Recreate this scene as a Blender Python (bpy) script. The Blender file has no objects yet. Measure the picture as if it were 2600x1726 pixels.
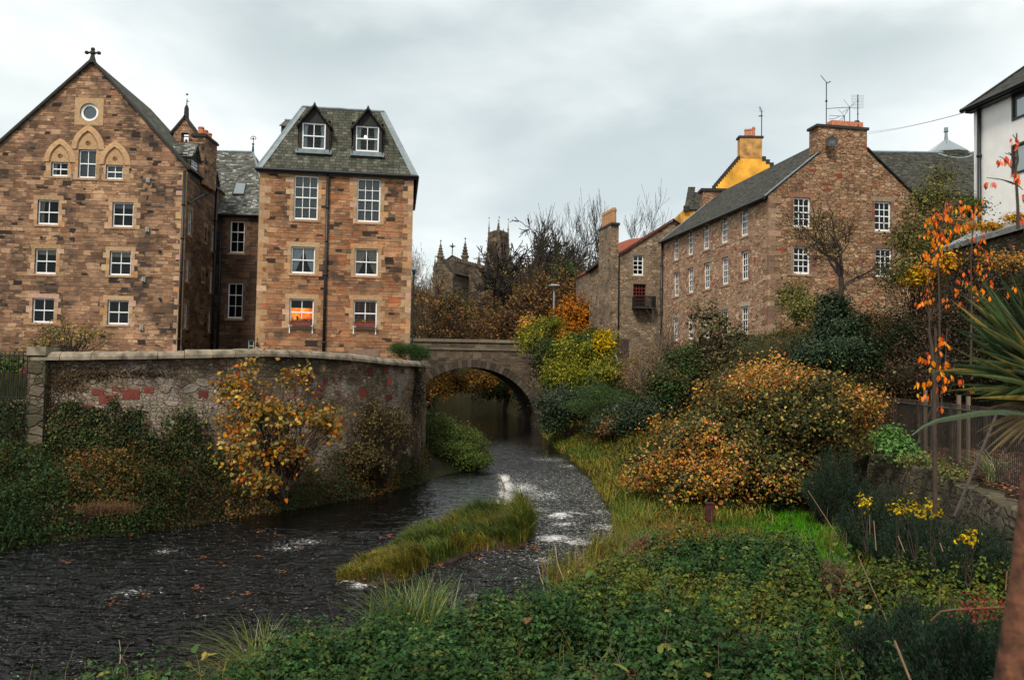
import bpy, math, random
import numpy as np
from mathutils import Vector, Matrix

# ------------------------------------------------------------------ scene, camera, light
sc = bpy.context.scene
C = bpy.data.collections.new("place"); sc.collection.children.link(C)
rng = np.random.default_rng(11); random.seed(11)

EYE = np.array([0., 0., 4.6])                 # water level is z = 0
FPX = 2091.0                                  # focal length in photograph pixels (2600 wide)
PITCH = math.atan(83.6/2091.0); ROLL = 0.018
_R0 = np.array([1., 0, 0]); _U0 = np.array([0, -math.sin(PITCH), math.cos(PITCH)]); CF = np.array([0, math.cos(PITCH), math.sin(PITCH)])
CR = math.cos(ROLL)*_R0 + math.sin(ROLL)*_U0
CU = -math.sin(ROLL)*_R0 + math.cos(ROLL)*_U0
cam_d = bpy.data.cameras.new("camera"); cam = bpy.data.objects.new("camera", cam_d); C.objects.link(cam)
cam.matrix_world = Matrix(((CR[0], CU[0], -CF[0], EYE[0]), (CR[1], CU[1], -CF[1], EYE[1]), (CR[2], CU[2], -CF[2], EYE[2]), (0, 0, 0, 1)))
cam_d.sensor_width = 36; cam_d.lens = 36*FPX/2600; cam_d.clip_start = 0.1; cam_d.clip_end = 3000
cam_d.dof.use_dof = True; cam_d.dof.focus_distance = 38; cam_d.dof.aperture_fstop = 3.5
sc.camera = cam
sc.view_settings.view_transform = 'Standard'; sc.view_settings.look = 'None'
sc.view_settings.exposure = 0.45; sc.view_settings.gamma = 1

SUN_EL, SUN_AZ = math.radians(48), math.radians(200)     # azimuth from +Y clockwise: behind the camera, a little to the left
sun_d = bpy.data.lights.new("sun", 'SUN'); sun = bpy.data.objects.new("sun", sun_d); C.objects.link(sun)
sun_d.energy = 2.5; sun_d.angle = math.radians(11); sun_d.color = (1, .92, .80)
_sd = Vector((math.sin(SUN_AZ)*math.cos(SUN_EL), math.cos(SUN_AZ)*math.cos(SUN_EL), math.sin(SUN_EL)))
sun.rotation_euler = (-_sd).to_track_quat('-Z', 'Y').to_euler(); sun.location = (0, -20, 60)

def ray(x, y):
    d = CF + (x-1300)/FPX*CR - (y-863)/FPX*CU
    return d/d[1]
CROPS = {0: (0, 0, 1/1.1007), 1: (0, 100, 3.371), 2: (0, 450, 3.371), 3: (600, 240, 4.722), 4: (600, 550, 4.238), 5: (1000, 500, 3.371),
         6: (1480, 180, 3.371), 7: (1480, 500, 3.371), 8: (2100, 150, 2.412), 9: (0, 850, 3.371), 10: (600, 850, 3.371), 11: (1200, 850, 3.371),
         12: (1900, 850, 3.371), 13: (0, 1261, 3.371), 14: (650, 1261, 3.371), 15: (1300, 1261, 3.371), 16: (1900, 1261, 3.371)}
def nat(k, x, y):
    a, b, s = CROPS[k]; return a+x/s, b+y/s
def at(k, x, y, Y):
    return EYE + ray(*nat(k, x, y))*Y
def gp(k, x, y, z):
    r = ray(*nat(k, x, y)); t = (z-EYE[2])/r[2]; return EYE + r*t

# ------------------------------------------------------------------ node helpers
def new_mat(name):
    m = bpy.data.materials.new(name); m.use_nodes = True
    nt = m.node_tree; b = nt.nodes["Principled BSDF"]; return m, nt, b
def nd(nt, t, **kw):
    n = nt.nodes.new(t)
    for k, v in kw.items():
        if k.startswith('i_'): n.inputs[k[2:].replace('_', ' ')].default_value = v
        else: setattr(n, k, v)
    return n
def lk(nt, a, b): nt.links.new(a, b)
def math_n(nt, op, a, b=None, c=None, clamp=False):
    n = nt.nodes.new('ShaderNodeMath'); n.operation = op; n.use_clamp = clamp
    for i, v in enumerate((a, b, c)):
        if v is None: continue
        if isinstance(v, (int, float)): n.inputs[i].default_value = v
        else: lk(nt, v, n.inputs[i])
    return n.outputs[0]
def mix_c(nt, f, a, b, mode='MIX'):
    n = nt.nodes.new('ShaderNodeMix'); n.data_type = 'RGBA'; n.blend_type = mode
    for i, v in ((0, f), (6, a), (7, b)):
        if isinstance(v, (int, float)): n.inputs[i].default_value = v
        elif isinstance(v, tuple): n.inputs[i].default_value = v if len(v) == 4 else v+(1,)
        else: lk(nt, v, n.inputs[i])
    return n.outputs[2]
def ramp(nt, f, stops, const=False):
    n = nt.nodes.new('ShaderNodeValToRGB'); cr = n.color_ramp
    if const: cr.interpolation = 'CONSTANT'
    while len(cr.elements) > 1: cr.elements.remove(cr.elements[-1])
    cr.elements[0].position = stops[0][0]; cr.elements[0].color = tuple(stops[0][1])+(1,)
    for p, c in stops[1:]:
        e = cr.elements.new(p); e.color = tuple(c)+(1,)
    lk(nt, f, n.inputs[0]); return n.outputs[0]
def g(v): return (v, v, v)
def noise(nt, vec, scale, detail=3, rough=.55, dim='3D', dist=0):
    n = nt.nodes.new('ShaderNodeTexNoise'); n.noise_dimensions = dim
    n.inputs['Scale'].default_value = scale; n.inputs['Detail'].default_value = detail; n.inputs['Roughness'].default_value = rough
    n.inputs['Distortion'].default_value = dist
    if vec is not None: lk(nt, vec, n.inputs['W' if dim == '1D' else 'Vector'])
    return n.outputs[0]
def scale_v(nt, vec, s, loc=(0, 0, 0)):
    n = nt.nodes.new('ShaderNodeMapping'); n.inputs['Scale'].default_value = s; n.inputs['Location'].default_value = loc
    lk(nt, vec, n.inputs['Vector']); return n.outputs[0]

# ------------------------------------------------------------------ world: overcast cloud deck over a Nishita sky
w = bpy.data.worlds.new("World"); sc.world = w; w.use_nodes = True
nt = w.node_tree; bg = nt.nodes['Background']
sky = nd(nt, 'ShaderNodeTexSky', sky_type='NISHITA', sun_disc=False, sun_elevation=SUN_EL, sun_rotation=SUN_AZ)
skyc = mix_c(nt, 1.0, sky.outputs[0], (0.10, 0.10, 0.10, 1), 'MULTIPLY')
tc = nd(nt, 'ShaderNodeTexCoord')
sep = nd(nt, 'ShaderNodeSeparateXYZ'); lk(nt, tc.outputs['Generated'], sep.inputs[0])
zz = math_n(nt, 'MAXIMUM', math_n(nt, 'ADD', sep.outputs[2], 0.22), 0.05)
cmb = nd(nt, 'ShaderNodeCombineXYZ')
lk(nt, math_n(nt, 'DIVIDE', sep.outputs[0], zz), cmb.inputs[0]); lk(nt, math_n(nt, 'DIVIDE', sep.outputs[1], zz), cmb.inputs[1])
n1 = noise(nt, scale_v(nt, tc.outputs['Generated'], (1.0, 1.0, 2.0), (3.1, 1.7, 0)), 2.0, 4, .45, dist=.3)
n2 = noise(nt, scale_v(nt, tc.outputs['Generated'], (1.0, 1.0, 2.2), (7.3, 4.2, 0)), 5.0, 5, .5, dist=.3)
cl = math_n(nt, 'ADD', math_n(nt, 'MULTIPLY', n1, .6), math_n(nt, 'MULTIPLY', n2, .4))
cloud = ramp(nt, cl, [(.34, (.50, .56, .57)), (.45, (.65, .70, .70)), (.54, (.81, .84, .825)), (.66, (.95, .96, .935))])
# a few heavier smudges, each a direction on the sky
acc = None
for (px, py, sx, sy, amt) in ((825, 140, 110, 48, .46), (1580, 350, 190, 48, .36), (2080, 160, 240, 65, .38), (660, 60, 80, 45, .2), (1250, 470, 300, 40, .12), (60, 180, 120, 90, .2), (2350, 60, 200, 60, .25)):
    r = ray(px, py); r = r/np.linalg.norm(r)
    d = nd(nt, 'ShaderNodeVectorMath', operation='DOT_PRODUCT'); lk(nt, tc.outputs['Generated'], d.inputs[0]); d.inputs[1].default_value = tuple(CR)
    e = nd(nt, 'ShaderNodeVectorMath', operation='DOT_PRODUCT'); lk(nt, tc.outputs['Generated'], e.inputs[0]); e.inputs[1].default_value = tuple(CU)
    f_ = nd(nt, 'ShaderNodeVectorMath', operation='DOT_PRODUCT'); lk(nt, tc.outputs['Generated'], f_.inputs[0]); f_.inputs[1].default_value = tuple(CF)
    wob = math_n(nt, 'MULTIPLY', math_n(nt, 'SUBTRACT', n2, .5), .16)
    a = math_n(nt, 'DIVIDE', math_n(nt, 'ADD', math_n(nt, 'SUBTRACT', d.outputs['Value'], float(np.dot(r, CR))), wob), sx/FPX)
    b = math_n(nt, 'DIVIDE', math_n(nt, 'ADD', math_n(nt, 'SUBTRACT', e.outputs['Value'], float(np.dot(r, CU))), wob), sy/FPX)
    rr = math_n(nt, 'ADD', math_n(nt, 'MULTIPLY', a, a), math_n(nt, 'MULTIPLY', b, b))
    gs = math_n(nt, 'MULTIPLY', math_n(nt, 'EXPONENT', math_n(nt, 'MULTIPLY', rr, -.5)), amt)
    gs = math_n(nt, 'MULTIPLY', gs, math_n(nt, 'GREATER_THAN', f_.outputs['Value'], 0.0))
    acc = gs if acc is None else math_n(nt, 'ADD', acc, gs)
cloud = mix_c(nt, acc, cloud, (.36, .43, .43, 1))
both = mix_c(nt, .92, skyc, cloud)
# an overcast deck is brighter towards the zenith
up = math_n(nt, 'SUBTRACT', sep.outputs[2], .42)
gain = math_n(nt, 'ADD', math_n(nt, 'MULTIPLY', math_n(nt, 'MAXIMUM', up, 0), -.1), 1.0)
fin = nd(nt, 'ShaderNodeVectorMath', operation='SCALE'); lk(nt, both, fin.inputs[0]); lk(nt, gain, fin.inputs['Scale'])
lk(nt, fin.outputs[0], bg.inputs['Color']); bg.inputs['Strength'].default_value = 1.0

# ------------------------------------------------------------------ materials
MT = {}
def plain(name, col, rough=.7, metal=0., noise_amt=.25, nscale=8, bump=0.2, spec=.4):
    m, nt, b = new_mat(name)
    tc = nd(nt, 'ShaderNodeTexCoord')
    n = noise(nt, tc.outputs['Object'], nscale, 4)
    k = ramp(nt, n, [(.3, g(1-noise_amt)), (.7, g(1+noise_amt))])
    c = mix_c(nt, 1.0, col+(1,), k, 'MULTIPLY'); lk(nt, c, b.inputs['Base Color'])
    b.inputs['Roughness'].default_value = rough; b.inputs['Metallic'].default_value = metal; b.inputs['Specular IOR Level'].default_value = spec
    if bump:
        bp = nd(nt, 'ShaderNodeBump'); bp.inputs['Strength'].default_value = bump; bp.inputs['Distance'].default_value = .02
        lk(nt, n, bp.inputs['Height']); lk(nt, bp.outputs[0], b.inputs['Normal'])
    MT[name] = m; return m

def soot_mask(nt, uv, scale, lo, hi, seed=0):
    n = noise(nt, scale_v(nt, uv, (1, 1, 1), (seed, seed*1.7, 0)), scale, 5, .6)
    return ramp(nt, n, [(lo, g(0)), (hi, g(1))])

def coursed(name, stops, bw=.40, rh=.15, mortar=(.16, .11, .075), soot=(.035, .03, .027), soot_amt=.8, big=.55, seed=0, dark=1.0, lo=.56, hi=.70):
    """coursed squared rubble: two sizes of block, each block its own colour, strata streaks, soot"""
    m, nt, b = new_mat(name)
    uvn = nd(nt, 'ShaderNodeUVMap'); uv0 = uvn.outputs[0]
    s = nd(nt, 'ShaderNodeSeparateXYZ'); lk(nt, uv0, s.inputs[0])
    jit = math_n(nt, 'MULTIPLY', noise(nt, math_n(nt, 'ADD', s.outputs[1], 31.0+seed), 2.1, 2, .5, '1D'), .34)
    jx = math_n(nt, 'MULTIPLY', noise(nt, scale_v(nt, uv0, (1.6, 5.2, 1), (seed, 2, 0)), 1.0, 1), .30)
    jy2 = math_n(nt, 'MULTIPLY', noise(nt, uv0, 3.2, 2), .05)
    cb = nd(nt, 'ShaderNodeCombineXYZ')
    lk(nt, math_n(nt, 'ADD', s.outputs[0], jx), cb.inputs[0])
    lk(nt, math_n(nt, 'ADD', math_n(nt, 'ADD', s.outputs[1], jit), jy2), cb.inputs[1])
    uv = cb.outputs[0]
    def brick(w_, h_, off, loc):
        t = nd(nt, 'ShaderNodeTexBrick'); t.offset = off; t.offset_frequency = 2; t.squash = 1.35; t.squash_frequency = 3
        t.inputs['Color1'].default_value = (0, 0, 0, 1); t.inputs['Color2'].default_value = (1, 1, 1, 1); t.inputs['Mortar'].default_value = (.5, .5, .5, 1)
        t.inputs['Scale'].default_value = 1; t.inputs['Mortar Size'].default_value = .009; t.inputs['Mortar Smooth'].default_value = .4
        t.inputs['Brick Width'].default_value = w_; t.inputs['Row Height'].default_value = h_
        lk(nt, scale_v(nt, uv, (1, 1, 1), loc), t.inputs['Vector']); return t
    A = brick(bw, rh, .42, (seed, 0, 0)); B = brick(bw*1.55, rh*2, .55, (seed*2+.1, 0, 0))
    sel = math_n(nt, 'GREATER_THAN', B.outputs['Color'], big)
    val = mix_c(nt, sel, A.outputs['Color'], B.outputs['Color'])
    # remap so that the big blocks use the full colour range too
    wn = nd(nt, 'ShaderNodeTexWhiteNoise', noise_dimensions='1D'); lk(nt, math_n(nt, 'MULTIPLY', val, 917.0), wn.inputs['W'])
    col = ramp(nt, wn.outputs['Value'], stops)
    st = noise(nt, scale_v(nt, uv, (2.5, 22, 1)), 1.0, 5, .65)
    fine = noise(nt, uv, 16, 5, .7)
    k = ramp(nt, math_n(nt, 'ADD', math_n(nt, 'MULTIPLY', st, .55), math_n(nt, 'MULTIPLY', fine, .45)), [(.28, g(.36)), (.5, g(.98)), (.72, g(1.6))])
    col = mix_c(nt, 1.0, col, k, 'MULTIPLY')
    lowf = ramp(nt, noise(nt, uv0, .55, 4), [(.35, g(.66)), (.65, g(1.2))])
    col = mix_c(nt, 1.0, col, lowf, 'MULTIPLY')
    if soot_amt:
        wn2 = nd(nt, 'ShaderNodeTexWhiteNoise', noise_dimensions='1D'); lk(nt, math_n(nt, 'MULTIPLY', val, 513.0), wn2.inputs['W'])
        sm = math_n(nt, 'MULTIPLY', soot_mask(nt, uv0, .42, lo, hi, seed+3), soot_amt)
        sm2 = math_n(nt, 'MULTIPLY', sm, ramp(nt, wn2.outputs['Value'], [(.1, g(.15)), (.75, g(1))]))
        col = mix_c(nt, sm2, col, soot+(1,))
    mo = mix_c(nt, sel, A.outputs['Fac'], B.outputs['Fac'])
    mor = math_n(nt, 'MULTIPLY', mo, .85)
    mcol = mix_c(nt, ramp(nt, noise(nt, uv0, 1.3, 3), [(.4, g(0)), (.6, g(1))]), mortar+(1,), tuple(x*.45 for x in mortar)+(1,))
    col = mix_c(nt, mor, col, mcol)
    if dark != 1.0: col = mix_c(nt, 1.0, col, g(dark)+(1,), 'MULTIPLY')
    lk(nt, col, b.inputs['Base Color']); b.inputs['Roughness'].default_value = .9; b.inputs['Specular IOR Level'].default_value = .2
    hgt = math_n(nt, 'SUBTRACT', math_n(nt, 'ADD', math_n(nt, 'MULTIPLY', fine, .5), math_n(nt, 'MULTIPLY', wn.outputs['Value'], .6)), mo)
    bp = nd(nt, 'ShaderNodeBump'); bp.inputs['Strength'].default_value = 1.; bp.inputs['Distance'].default_value = .055
    lk(nt, hgt, bp.inputs['Height']); lk(nt, bp.outputs[0], b.inputs['Normal'])
    MT[name] = m; return m

def rubble(name, stops, sx=3.0, sy=5.2, mortar=(.17, .13, .10), mw=.06, soot_amt=.6, seed=0, dark=1.0, white=None, moss=None, lo=.55, hi=.72, mamt=.6, selth=.45):
    """random rubble: Voronoi stones of uneven size set in wide mortar"""
    m, nt, b = new_mat(name)
    uv0 = nd(nt, 'ShaderNodeUVMap').outputs[0]
    wv = nd(nt, 'ShaderNodeTexNoise'); wv.inputs['Scale'].default_value = 2.2; wv.inputs['Detail'].default_value = 3; lk(nt, uv0, wv.inputs['Vector'])
    vm = nd(nt, 'ShaderNodeVectorMath', operation='MULTIPLY_ADD'); lk(nt, wv.outputs['Color'], vm.inputs[0]); vm.inputs[1].default_value = (.22, .16, 0); lk(nt, uv0, vm.inputs[2])
    uv = vm.outputs[0]
    def vor(s1, s2, feat):
        v = nd(nt, 'ShaderNodeTexVoronoi', voronoi_dimensions='2D', feature=feat); v.inputs['Scale'].default_value = 1; v.inputs['Randomness'].default_value = .85
        lk(nt, scale_v(nt, uv, (s1, s2, 1), (seed, seed*.7, 0)), v.inputs['Vector']); return v
    a1, e1 = vor(sx, sy, 'F1'), vor(sx, sy, 'DISTANCE_TO_EDGE'); a2, e2 = vor(sx*2.1, sy*1.9, 'F1'), vor(sx*2.1, sy*1.9, 'DISTANCE_TO_EDGE')
    s1 = nd(nt, 'ShaderNodeSeparateColor'); lk(nt, a1.outputs['Color'], s1.inputs[0]); s2 = nd(nt, 'ShaderNodeSeparateColor'); lk(nt, a2.outputs['Color'], s2.inputs[0])
    sel = math_n(nt, 'GREATER_THAN', s1.outputs[1], selth)
    val = mix_c(nt, sel, s2.outputs[0], s1.outputs[0])
    edge = mix_c(nt, sel, math_n(nt, 'MINIMUM', e2.outputs['Distance'], math_n(nt, 'MULTIPLY', e1.outputs['Distance'], 2)), e1.outputs['Distance'])
    col = ramp(nt, val, stops)
    st = noise(nt, scale_v(nt, uv, (3, 11, 1)), 1.4, 6, .7)
    k = ramp(nt, st, [(.28, g(.36)), (.5, g(.95)), (.72, g(1.6))]); col = mix_c(nt, 1.0, col, k, 'MULTIPLY')
    fine = noise(nt, uv0, 20, 5, .7)
    col = mix_c(nt, 1.0, col, ramp(nt, fine, [(.3, g(.65)), (.7, g(1.3))]), 'MULTIPLY')
    if soot_amt:
        sm = math_n(nt, 'MULTIPLY', soot_mask(nt, uv0, .4, lo, hi, seed+5), soot_amt)
        col = mix_c(nt, sm, col, (.04, .033, .028, 1))
    mo = ramp(nt, math_n(nt, 'ADD', edge, math_n(nt, 'MULTIPLY', math_n(nt, 'SUBTRACT', fine, .5), .05)), [(mw*.4, g(1)), (mw*1.4, g(0))])
    mcol = mix_c(nt, ramp(nt, noise(nt, uv0, .9, 4), [(.38, g(0)), (.62, g(1))]), mortar+(1,), tuple(x*.4 for x in mortar)+(1,))
    col = mix_c(nt, math_n(nt, 'MULTIPLY', mo, mamt), col, mcol)
    if white:
        wm = soot_mask(nt, uv0, .5, white[0], white[1], 9.3)
        wh = math_n(nt, 'MULTIPLY', wm, ramp(nt, fine, [(.35, g(0)), (.55, g(.8))]))
        col = mix_c(nt, wh, col, (.42, .35, .29, 1))
    if moss:
        mm = math_n(nt, 'MULTIPLY', soot_mask(nt, uv0, .8, .45, .62, 2.2), moss)
        col = mix_c(nt, mm, col, (.07, .07, .025, 1))
    if dark != 1.0: col = mix_c(nt, 1.0, col, g(dark)+(1,), 'MULTIPLY')
    lk(nt, col, b.inputs['Base Color']); b.inputs['Roughness'].default_value = .92; b.inputs['Specular IOR Level'].default_value = .2
    hgt = math_n(nt, 'ADD', math_n(nt, 'MULTIPLY', ramp(nt, edge, [(0, g(0)), (.12, g(1))]), 1.0), math_n(nt, 'MULTIPLY', st, .8))
    bp = nd(nt, 'ShaderNodeBump'); bp.inputs['Strength'].default_value = .9; bp.inputs['Distance'].default_value = .05
    lk(nt, hgt, bp.inputs['Height']); lk(nt, bp.outputs[0], b.inputs['Normal'])
    MT[name] = m; return m

def slate(name, stops, w_=.26, h_=.17, moss=.5, seed=0):
    m, nt, b = new_mat(name)
    uv0 = nd(nt, 'ShaderNodeUVMap').outputs[0]
    jn = nd(nt, 'ShaderNodeTexNoise'); jn.inputs['Scale'].default_value = 4; lk(nt, uv0, jn.inputs['Vector'])
    vm = nd(nt, 'ShaderNodeVectorMath', operation='MULTIPLY_ADD'); lk(nt, jn.outputs['Color'], vm.inputs[0]); vm.inputs[1].default_value = (.12, .05, 0); lk(nt, uv0, vm.inputs[2])
    t = nd(nt, 'ShaderNodeTexBrick'); t.offset = .5; t.squash = 1.2; t.squash_frequency = 2
    t.inputs['Color1'].default_value = (0, 0, 0, 1); t.inputs['Color2'].default_value = (1, 1, 1, 1); t.inputs['Scale'].default_value = 1
    t.inputs['Mortar Size'].default_value = .012; t.inputs['Mortar Smooth'].default_value = .5; t.inputs['Brick Width'].default_value = w_; t.inputs['Row Height'].default_value = h_
    lk(nt, scale_v(nt, vm.outputs[0], (1, 1, 1), (seed, seed, 0)), t.inputs['Vector'])
    wn = nd(nt, 'ShaderNodeTexWhiteNoise', noise_dimensions='1D'); lk(nt, math_n(nt, 'MULTIPLY', t.outputs['Color'], 733.0), wn.inputs['W'])
    col = ramp(nt, wn.outputs['Value'], stops)
    f = noise(nt, uv0, 9, 5, .7); col = mix_c(nt, 1.0, col, ramp(nt, f, [(.3, g(.6)), (.7, g(1.35))]), 'MULTIPLY')
    mm = math_n(nt, 'MULTIPLY', soot_mask(nt, scale_v(nt, uv0, (1.6, .5, 1)), .8, .46, .66, seed), moss)
    col = mix_c(nt, mm, col, (.03, .032, .026, 1))
    col = mix_c(nt, math_n(nt, 'MULTIPLY', t.outputs['Fac'], .92), col, (.012, .013, .012, 1))
    lk(nt, col, b.inputs['Base Color']); b.inputs['Roughness'].default_value = .85; b.inputs['Specular IOR Level'].default_value = .12
    sx = nd(nt, 'ShaderNodeSeparateXYZ'); lk(nt, uv0, sx.inputs[0])
    h = math_n(nt, 'SUBTRACT', math_n(nt, 'ADD', wn.outputs['Value'], math_n(nt, 'MULTIPLY', f, .5)), math_n(nt, 'MULTIPLY', t.outputs['Fac'], 1.5))
    bp = nd(nt, 'ShaderNodeBump'); bp.inputs['Strength'].default_value = .8; bp.inputs['Distance'].default_value = .02
    lk(nt, h, bp.inputs['Height']); lk(nt, bp.outputs[0], b.inputs['Normal'])
    MT[name] = m; return m

def attr_mat(name, rough=.8, nscale=6, lo=.7, hi=1.25, bump=.5, spec=.25, streak=False, transl=0.0):
    """colour from the mesh's own 'col' attribute (one colour per block or leaf), with fine surface variation"""
    m, nt, b = new_mat(name)
    at_ = nd(nt, 'ShaderNodeAttribute', attribute_name='col')
    tc = nd(nt, 'ShaderNodeTexCoord')
    v = tc.outputs['Object']
    if streak: v = scale_v(nt, v, (1, 1, 4))
    n = noise(nt, v, nscale, 4, .65)
    col = mix_c(nt, 1.0, at_.outputs['Color'], ramp(nt, n, [(.3, g(lo)), (.7, g(hi))]), 'MULTIPLY')
    lk(nt, col, b.inputs['Base Color']); b.inputs['Roughness'].default_value = rough; b.inputs['Specular IOR Level'].default_value = spec
    if bump:
        bp = nd(nt, 'ShaderNodeBump'); bp.inputs['Strength'].default_value = bump; bp.inputs['Distance'].default_value = .02
        lk(nt, n, bp.inputs['Height']); lk(nt, bp.outputs[0], b.inputs['Normal'])
    if transl:
        tr = nd(nt, 'ShaderNodeBsdfTranslucent'); lk(nt, col, tr.inputs['Color'])
        mx = nd(nt, 'ShaderNodeMixShader'); mx.inputs[0].default_value = transl
        out = nt.nodes['Material Output']; lk(nt, b.outputs[0], mx.inputs[1]); lk(nt, tr.outputs[0], mx.inputs[2]); lk(nt, mx.outputs[0], out.inputs['Surface'])
    MT[name] = m; return m

def sat_(c, s=1.22, k=1.0): m_ = sum(c)/3; return tuple(max(.004, (m_+(x-m_)*s)*k) for x in c)
A_ST = [(0, (.17, .095, .055)), (.14, (.36, .21, .115)), (.3, (.27, .15, .085)), (.42, (.43, .27, .15)), (.55, (.31, .16, .085)), (.68, (.22, .13, .08)), (.8, (.40, .25, .145)), (.93, (.34, .2, .12)), (.96, (.07, .05, .04)), (1, (.05, .04, .033))]
C_ST = [(0, (.26, .13, .065)), (.15, (.40, .23, .115)), (.3, (.36, .15, .07)), (.42, (.44, .27, .14)), (.52, (.42, .13, .055)), (.6, (.33, .19, .10)), (.72, (.40, .21, .10)), (.84, (.23, .14, .085)), (.92, (.42, .25, .13)), (.96, (.10, .075, .055)), (1, (.06, .05, .04))]
A_ST = [(p, sat_((c[0]*1.02, c[1]*1.0, c[2]*1.04), 1.0, 1.04*min(1.05, .45+sum(c)*.72))) for p, c in A_ST]; C_ST = [(p, sat_((c[0]*1.03, c[1]*.975, c[2]*1.0), 1.0, .98*min(1.05, .40+sum(c)*.80))) for p, c in C_ST]
coursed('stone_gable_house', A_ST, .34, .14, seed=1.3, lo=.46, hi=.60, soot_amt=.92)
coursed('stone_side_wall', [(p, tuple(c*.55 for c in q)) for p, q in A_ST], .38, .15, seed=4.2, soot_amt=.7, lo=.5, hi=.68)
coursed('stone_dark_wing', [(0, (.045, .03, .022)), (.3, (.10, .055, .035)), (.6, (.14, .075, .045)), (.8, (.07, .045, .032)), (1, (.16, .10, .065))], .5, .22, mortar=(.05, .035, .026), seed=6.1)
coursed('stone_mansard_house', C_ST, .34, .145, seed=8.8, soot_amt=.85, lo=.52, hi=.64)
coursed('stone_bridge', [(0, (.06, .048, .035)), (.3, (.12, .09, .062)), (.55, (.085, .06, .043)), (.8, (.16, .12, .08)), (1, (.045, .034, .027))], .5, .19, mortar=(.17, .135, .09), seed=3.3, soot_amt=.5)
coursed('stone_church', [(0, (.10, .07, .045)), (.4, (.19, .135, .085)), (.7, (.13, .10, .07)), (1, (.055, .045, .038))], .9, .4, mortar=(.08, .06, .04), seed=2.2, soot_amt=.8, lo=.45, hi=.6)
D_ST = [(0, (.18, .11, .07)), (.14, (.36, .235, .14)), (.28, (.29, .16, .09)), (.4, (.44, .31, .2)), (.52, (.24, .14, .085)), (.6, (.38, .22, .12)), (.7, (.30, .21, .14)), (.82, (.42, .28, .18)), (.92, (.36, .2, .12)), (.96, (.36, .085, .045)), (1, (.32, .06, .035))]
D_ST = [({.96: .975, .92: .94}.get(p, p), sat_(c, .95, 1.02*min(1.1, .4+sum(c)*.85))) for p, c in D_ST]
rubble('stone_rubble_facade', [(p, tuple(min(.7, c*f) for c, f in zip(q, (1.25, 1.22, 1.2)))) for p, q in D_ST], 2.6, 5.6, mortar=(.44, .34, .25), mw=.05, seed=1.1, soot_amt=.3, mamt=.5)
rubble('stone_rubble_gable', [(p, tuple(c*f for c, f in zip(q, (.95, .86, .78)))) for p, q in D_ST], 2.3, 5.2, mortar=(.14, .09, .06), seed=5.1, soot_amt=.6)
rubble('stone_pantile_house', [(p, tuple(c*f for c, f in zip(q, (.85, .9, .9)))) for p, q in D_ST[:8]]+[(1, (.2, .16, .11))], 2.3, 4.2, mw=.08, mortar=(.36, .28, .2), seed=7.1, soot_amt=.7, lo=.46, hi=.64, mamt=.8)
rubble('stone_river_wall', [(0, (.10, .068, .046)), (.25, (.24, .17, .115)), (.45, (.17, .115, .08)), (.6, (.32, .24, .17)), (.75, (.14, .09, .06)), (.85, (.21, .14, .095)), (.9, (.17, .055, .042)), (.93, (.15, .05, .04)), (.945, (.24, .20, .165)), (1, (.30, .26, .22))],
       2.9, 4.3, mortar=(.26, .18, .125), mw=.05, seed=9.1, soot_amt=.8, white=(.50, .62), moss=.35, lo=.46, hi=.64, mamt=.3, selth=.72)
rubble('stone_retaining_wall', [(0, (.06, .05, .035)), (.5, (.13, .10, .07)), (1, (.17, .14, .10))], 2.0, 3.2, mortar=(.07, .055, .04), seed=2.7, soot_amt=.6, moss=.6)
slate('slate_mossy', [(0, (.035, .038, .028)), (.3, (.10, .10, .075)), (.5, (.055, .06, .045)), (.75, (.15, .15, .115)), (.9, (.07, .07, .055)), (1, (.15, .12, .085))], .30, .20, .55, 1.2)
slate('slate_lichen', [(0, (.05, .052, .045)), (.4, (.11, .112, .095)), (.8, (.19, .19, .17)), (.93, (.3, .3, .28)), (1, (.42, .42, .4))], .26, .16, .45, 3.4)
slate('slate_grey', [(0, (.024, .024, .02)), (.5, (.05, .049, .04)), (1, (.09, .086, .07))], .3, .17, .3, 5.6)
slate('pantile', [(0, (.22, .05, .03)), (.5, (.34, .09, .045)), (1, (.25, .08, .05))], .26, .3, .3, 2.6)
attr_mat('ashlar', .9, 7, .72, 1.2, .35, .2)
attr_mat('leaf', .6, 30, .8, 1.2, 0, .14, transl=.2)
attr_mat('leaf_glossy', .42, 30, .8, 1.2, 0, .3, transl=.12)
attr_mat('leaf_dull', .9, 30, .8, 1.2, 0, .04, transl=.15)
plain('bark', (.035, .026, .018), .9, nscale=12); plain('bark_pale', (.15, .11, .075), .9, nscale=14); plain('twig', (.055, .036, .025), .9, nscale=5)
plain('white_paint', (.78, .79, .78), .45, noise_amt=.06, bump=.05); plain('white_render', (.80, .78, .75), .85, noise_amt=.05, nscale=3, bump=.1)
plain('iron', (.012, .013, .014), .45, noise_amt=.3); plain('lead', (.17, .21, .225), .5, noise_amt=.25, nscale=3); plain('black_timber', (.012, .010, .009), .7, noise_amt=.5, nscale=14)
plain('grey_plastic', (.25, .25, .22), .6); plain('terracotta', (.45, .16, .08), .8); plain('terracotta_pale', (.36, .19, .09), .85)
plain('coping', (.19, .155, .11), .92, noise_amt=.6, nscale=3.2, bump=.6); plain('steel', (.35, .37, .38), .4, .6); plain('red_planter', (.18, .03, .025), .6)
plain('dark_wood', (.035, .022, .017), .8, noise_amt=.5); plain('red_wood', (.30, .07, .03), .6); plain('curtain_cream', (.45, .38, .28), .9, noise_amt=.15); plain('curtain_white', (.62, .66, .68), .9, noise_amt=.1)
plain('blind_grey', (.25, .265, .26), .9, noise_amt=.08, nscale=2); plain('room', (.012, .010, .009), 1.); plain('room_warm', (.32, .22, .15), 1., noise_amt=.1); plain('rust_metal', (.035, .024, .017), .6, noise_amt=.5, nscale=9)
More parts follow.
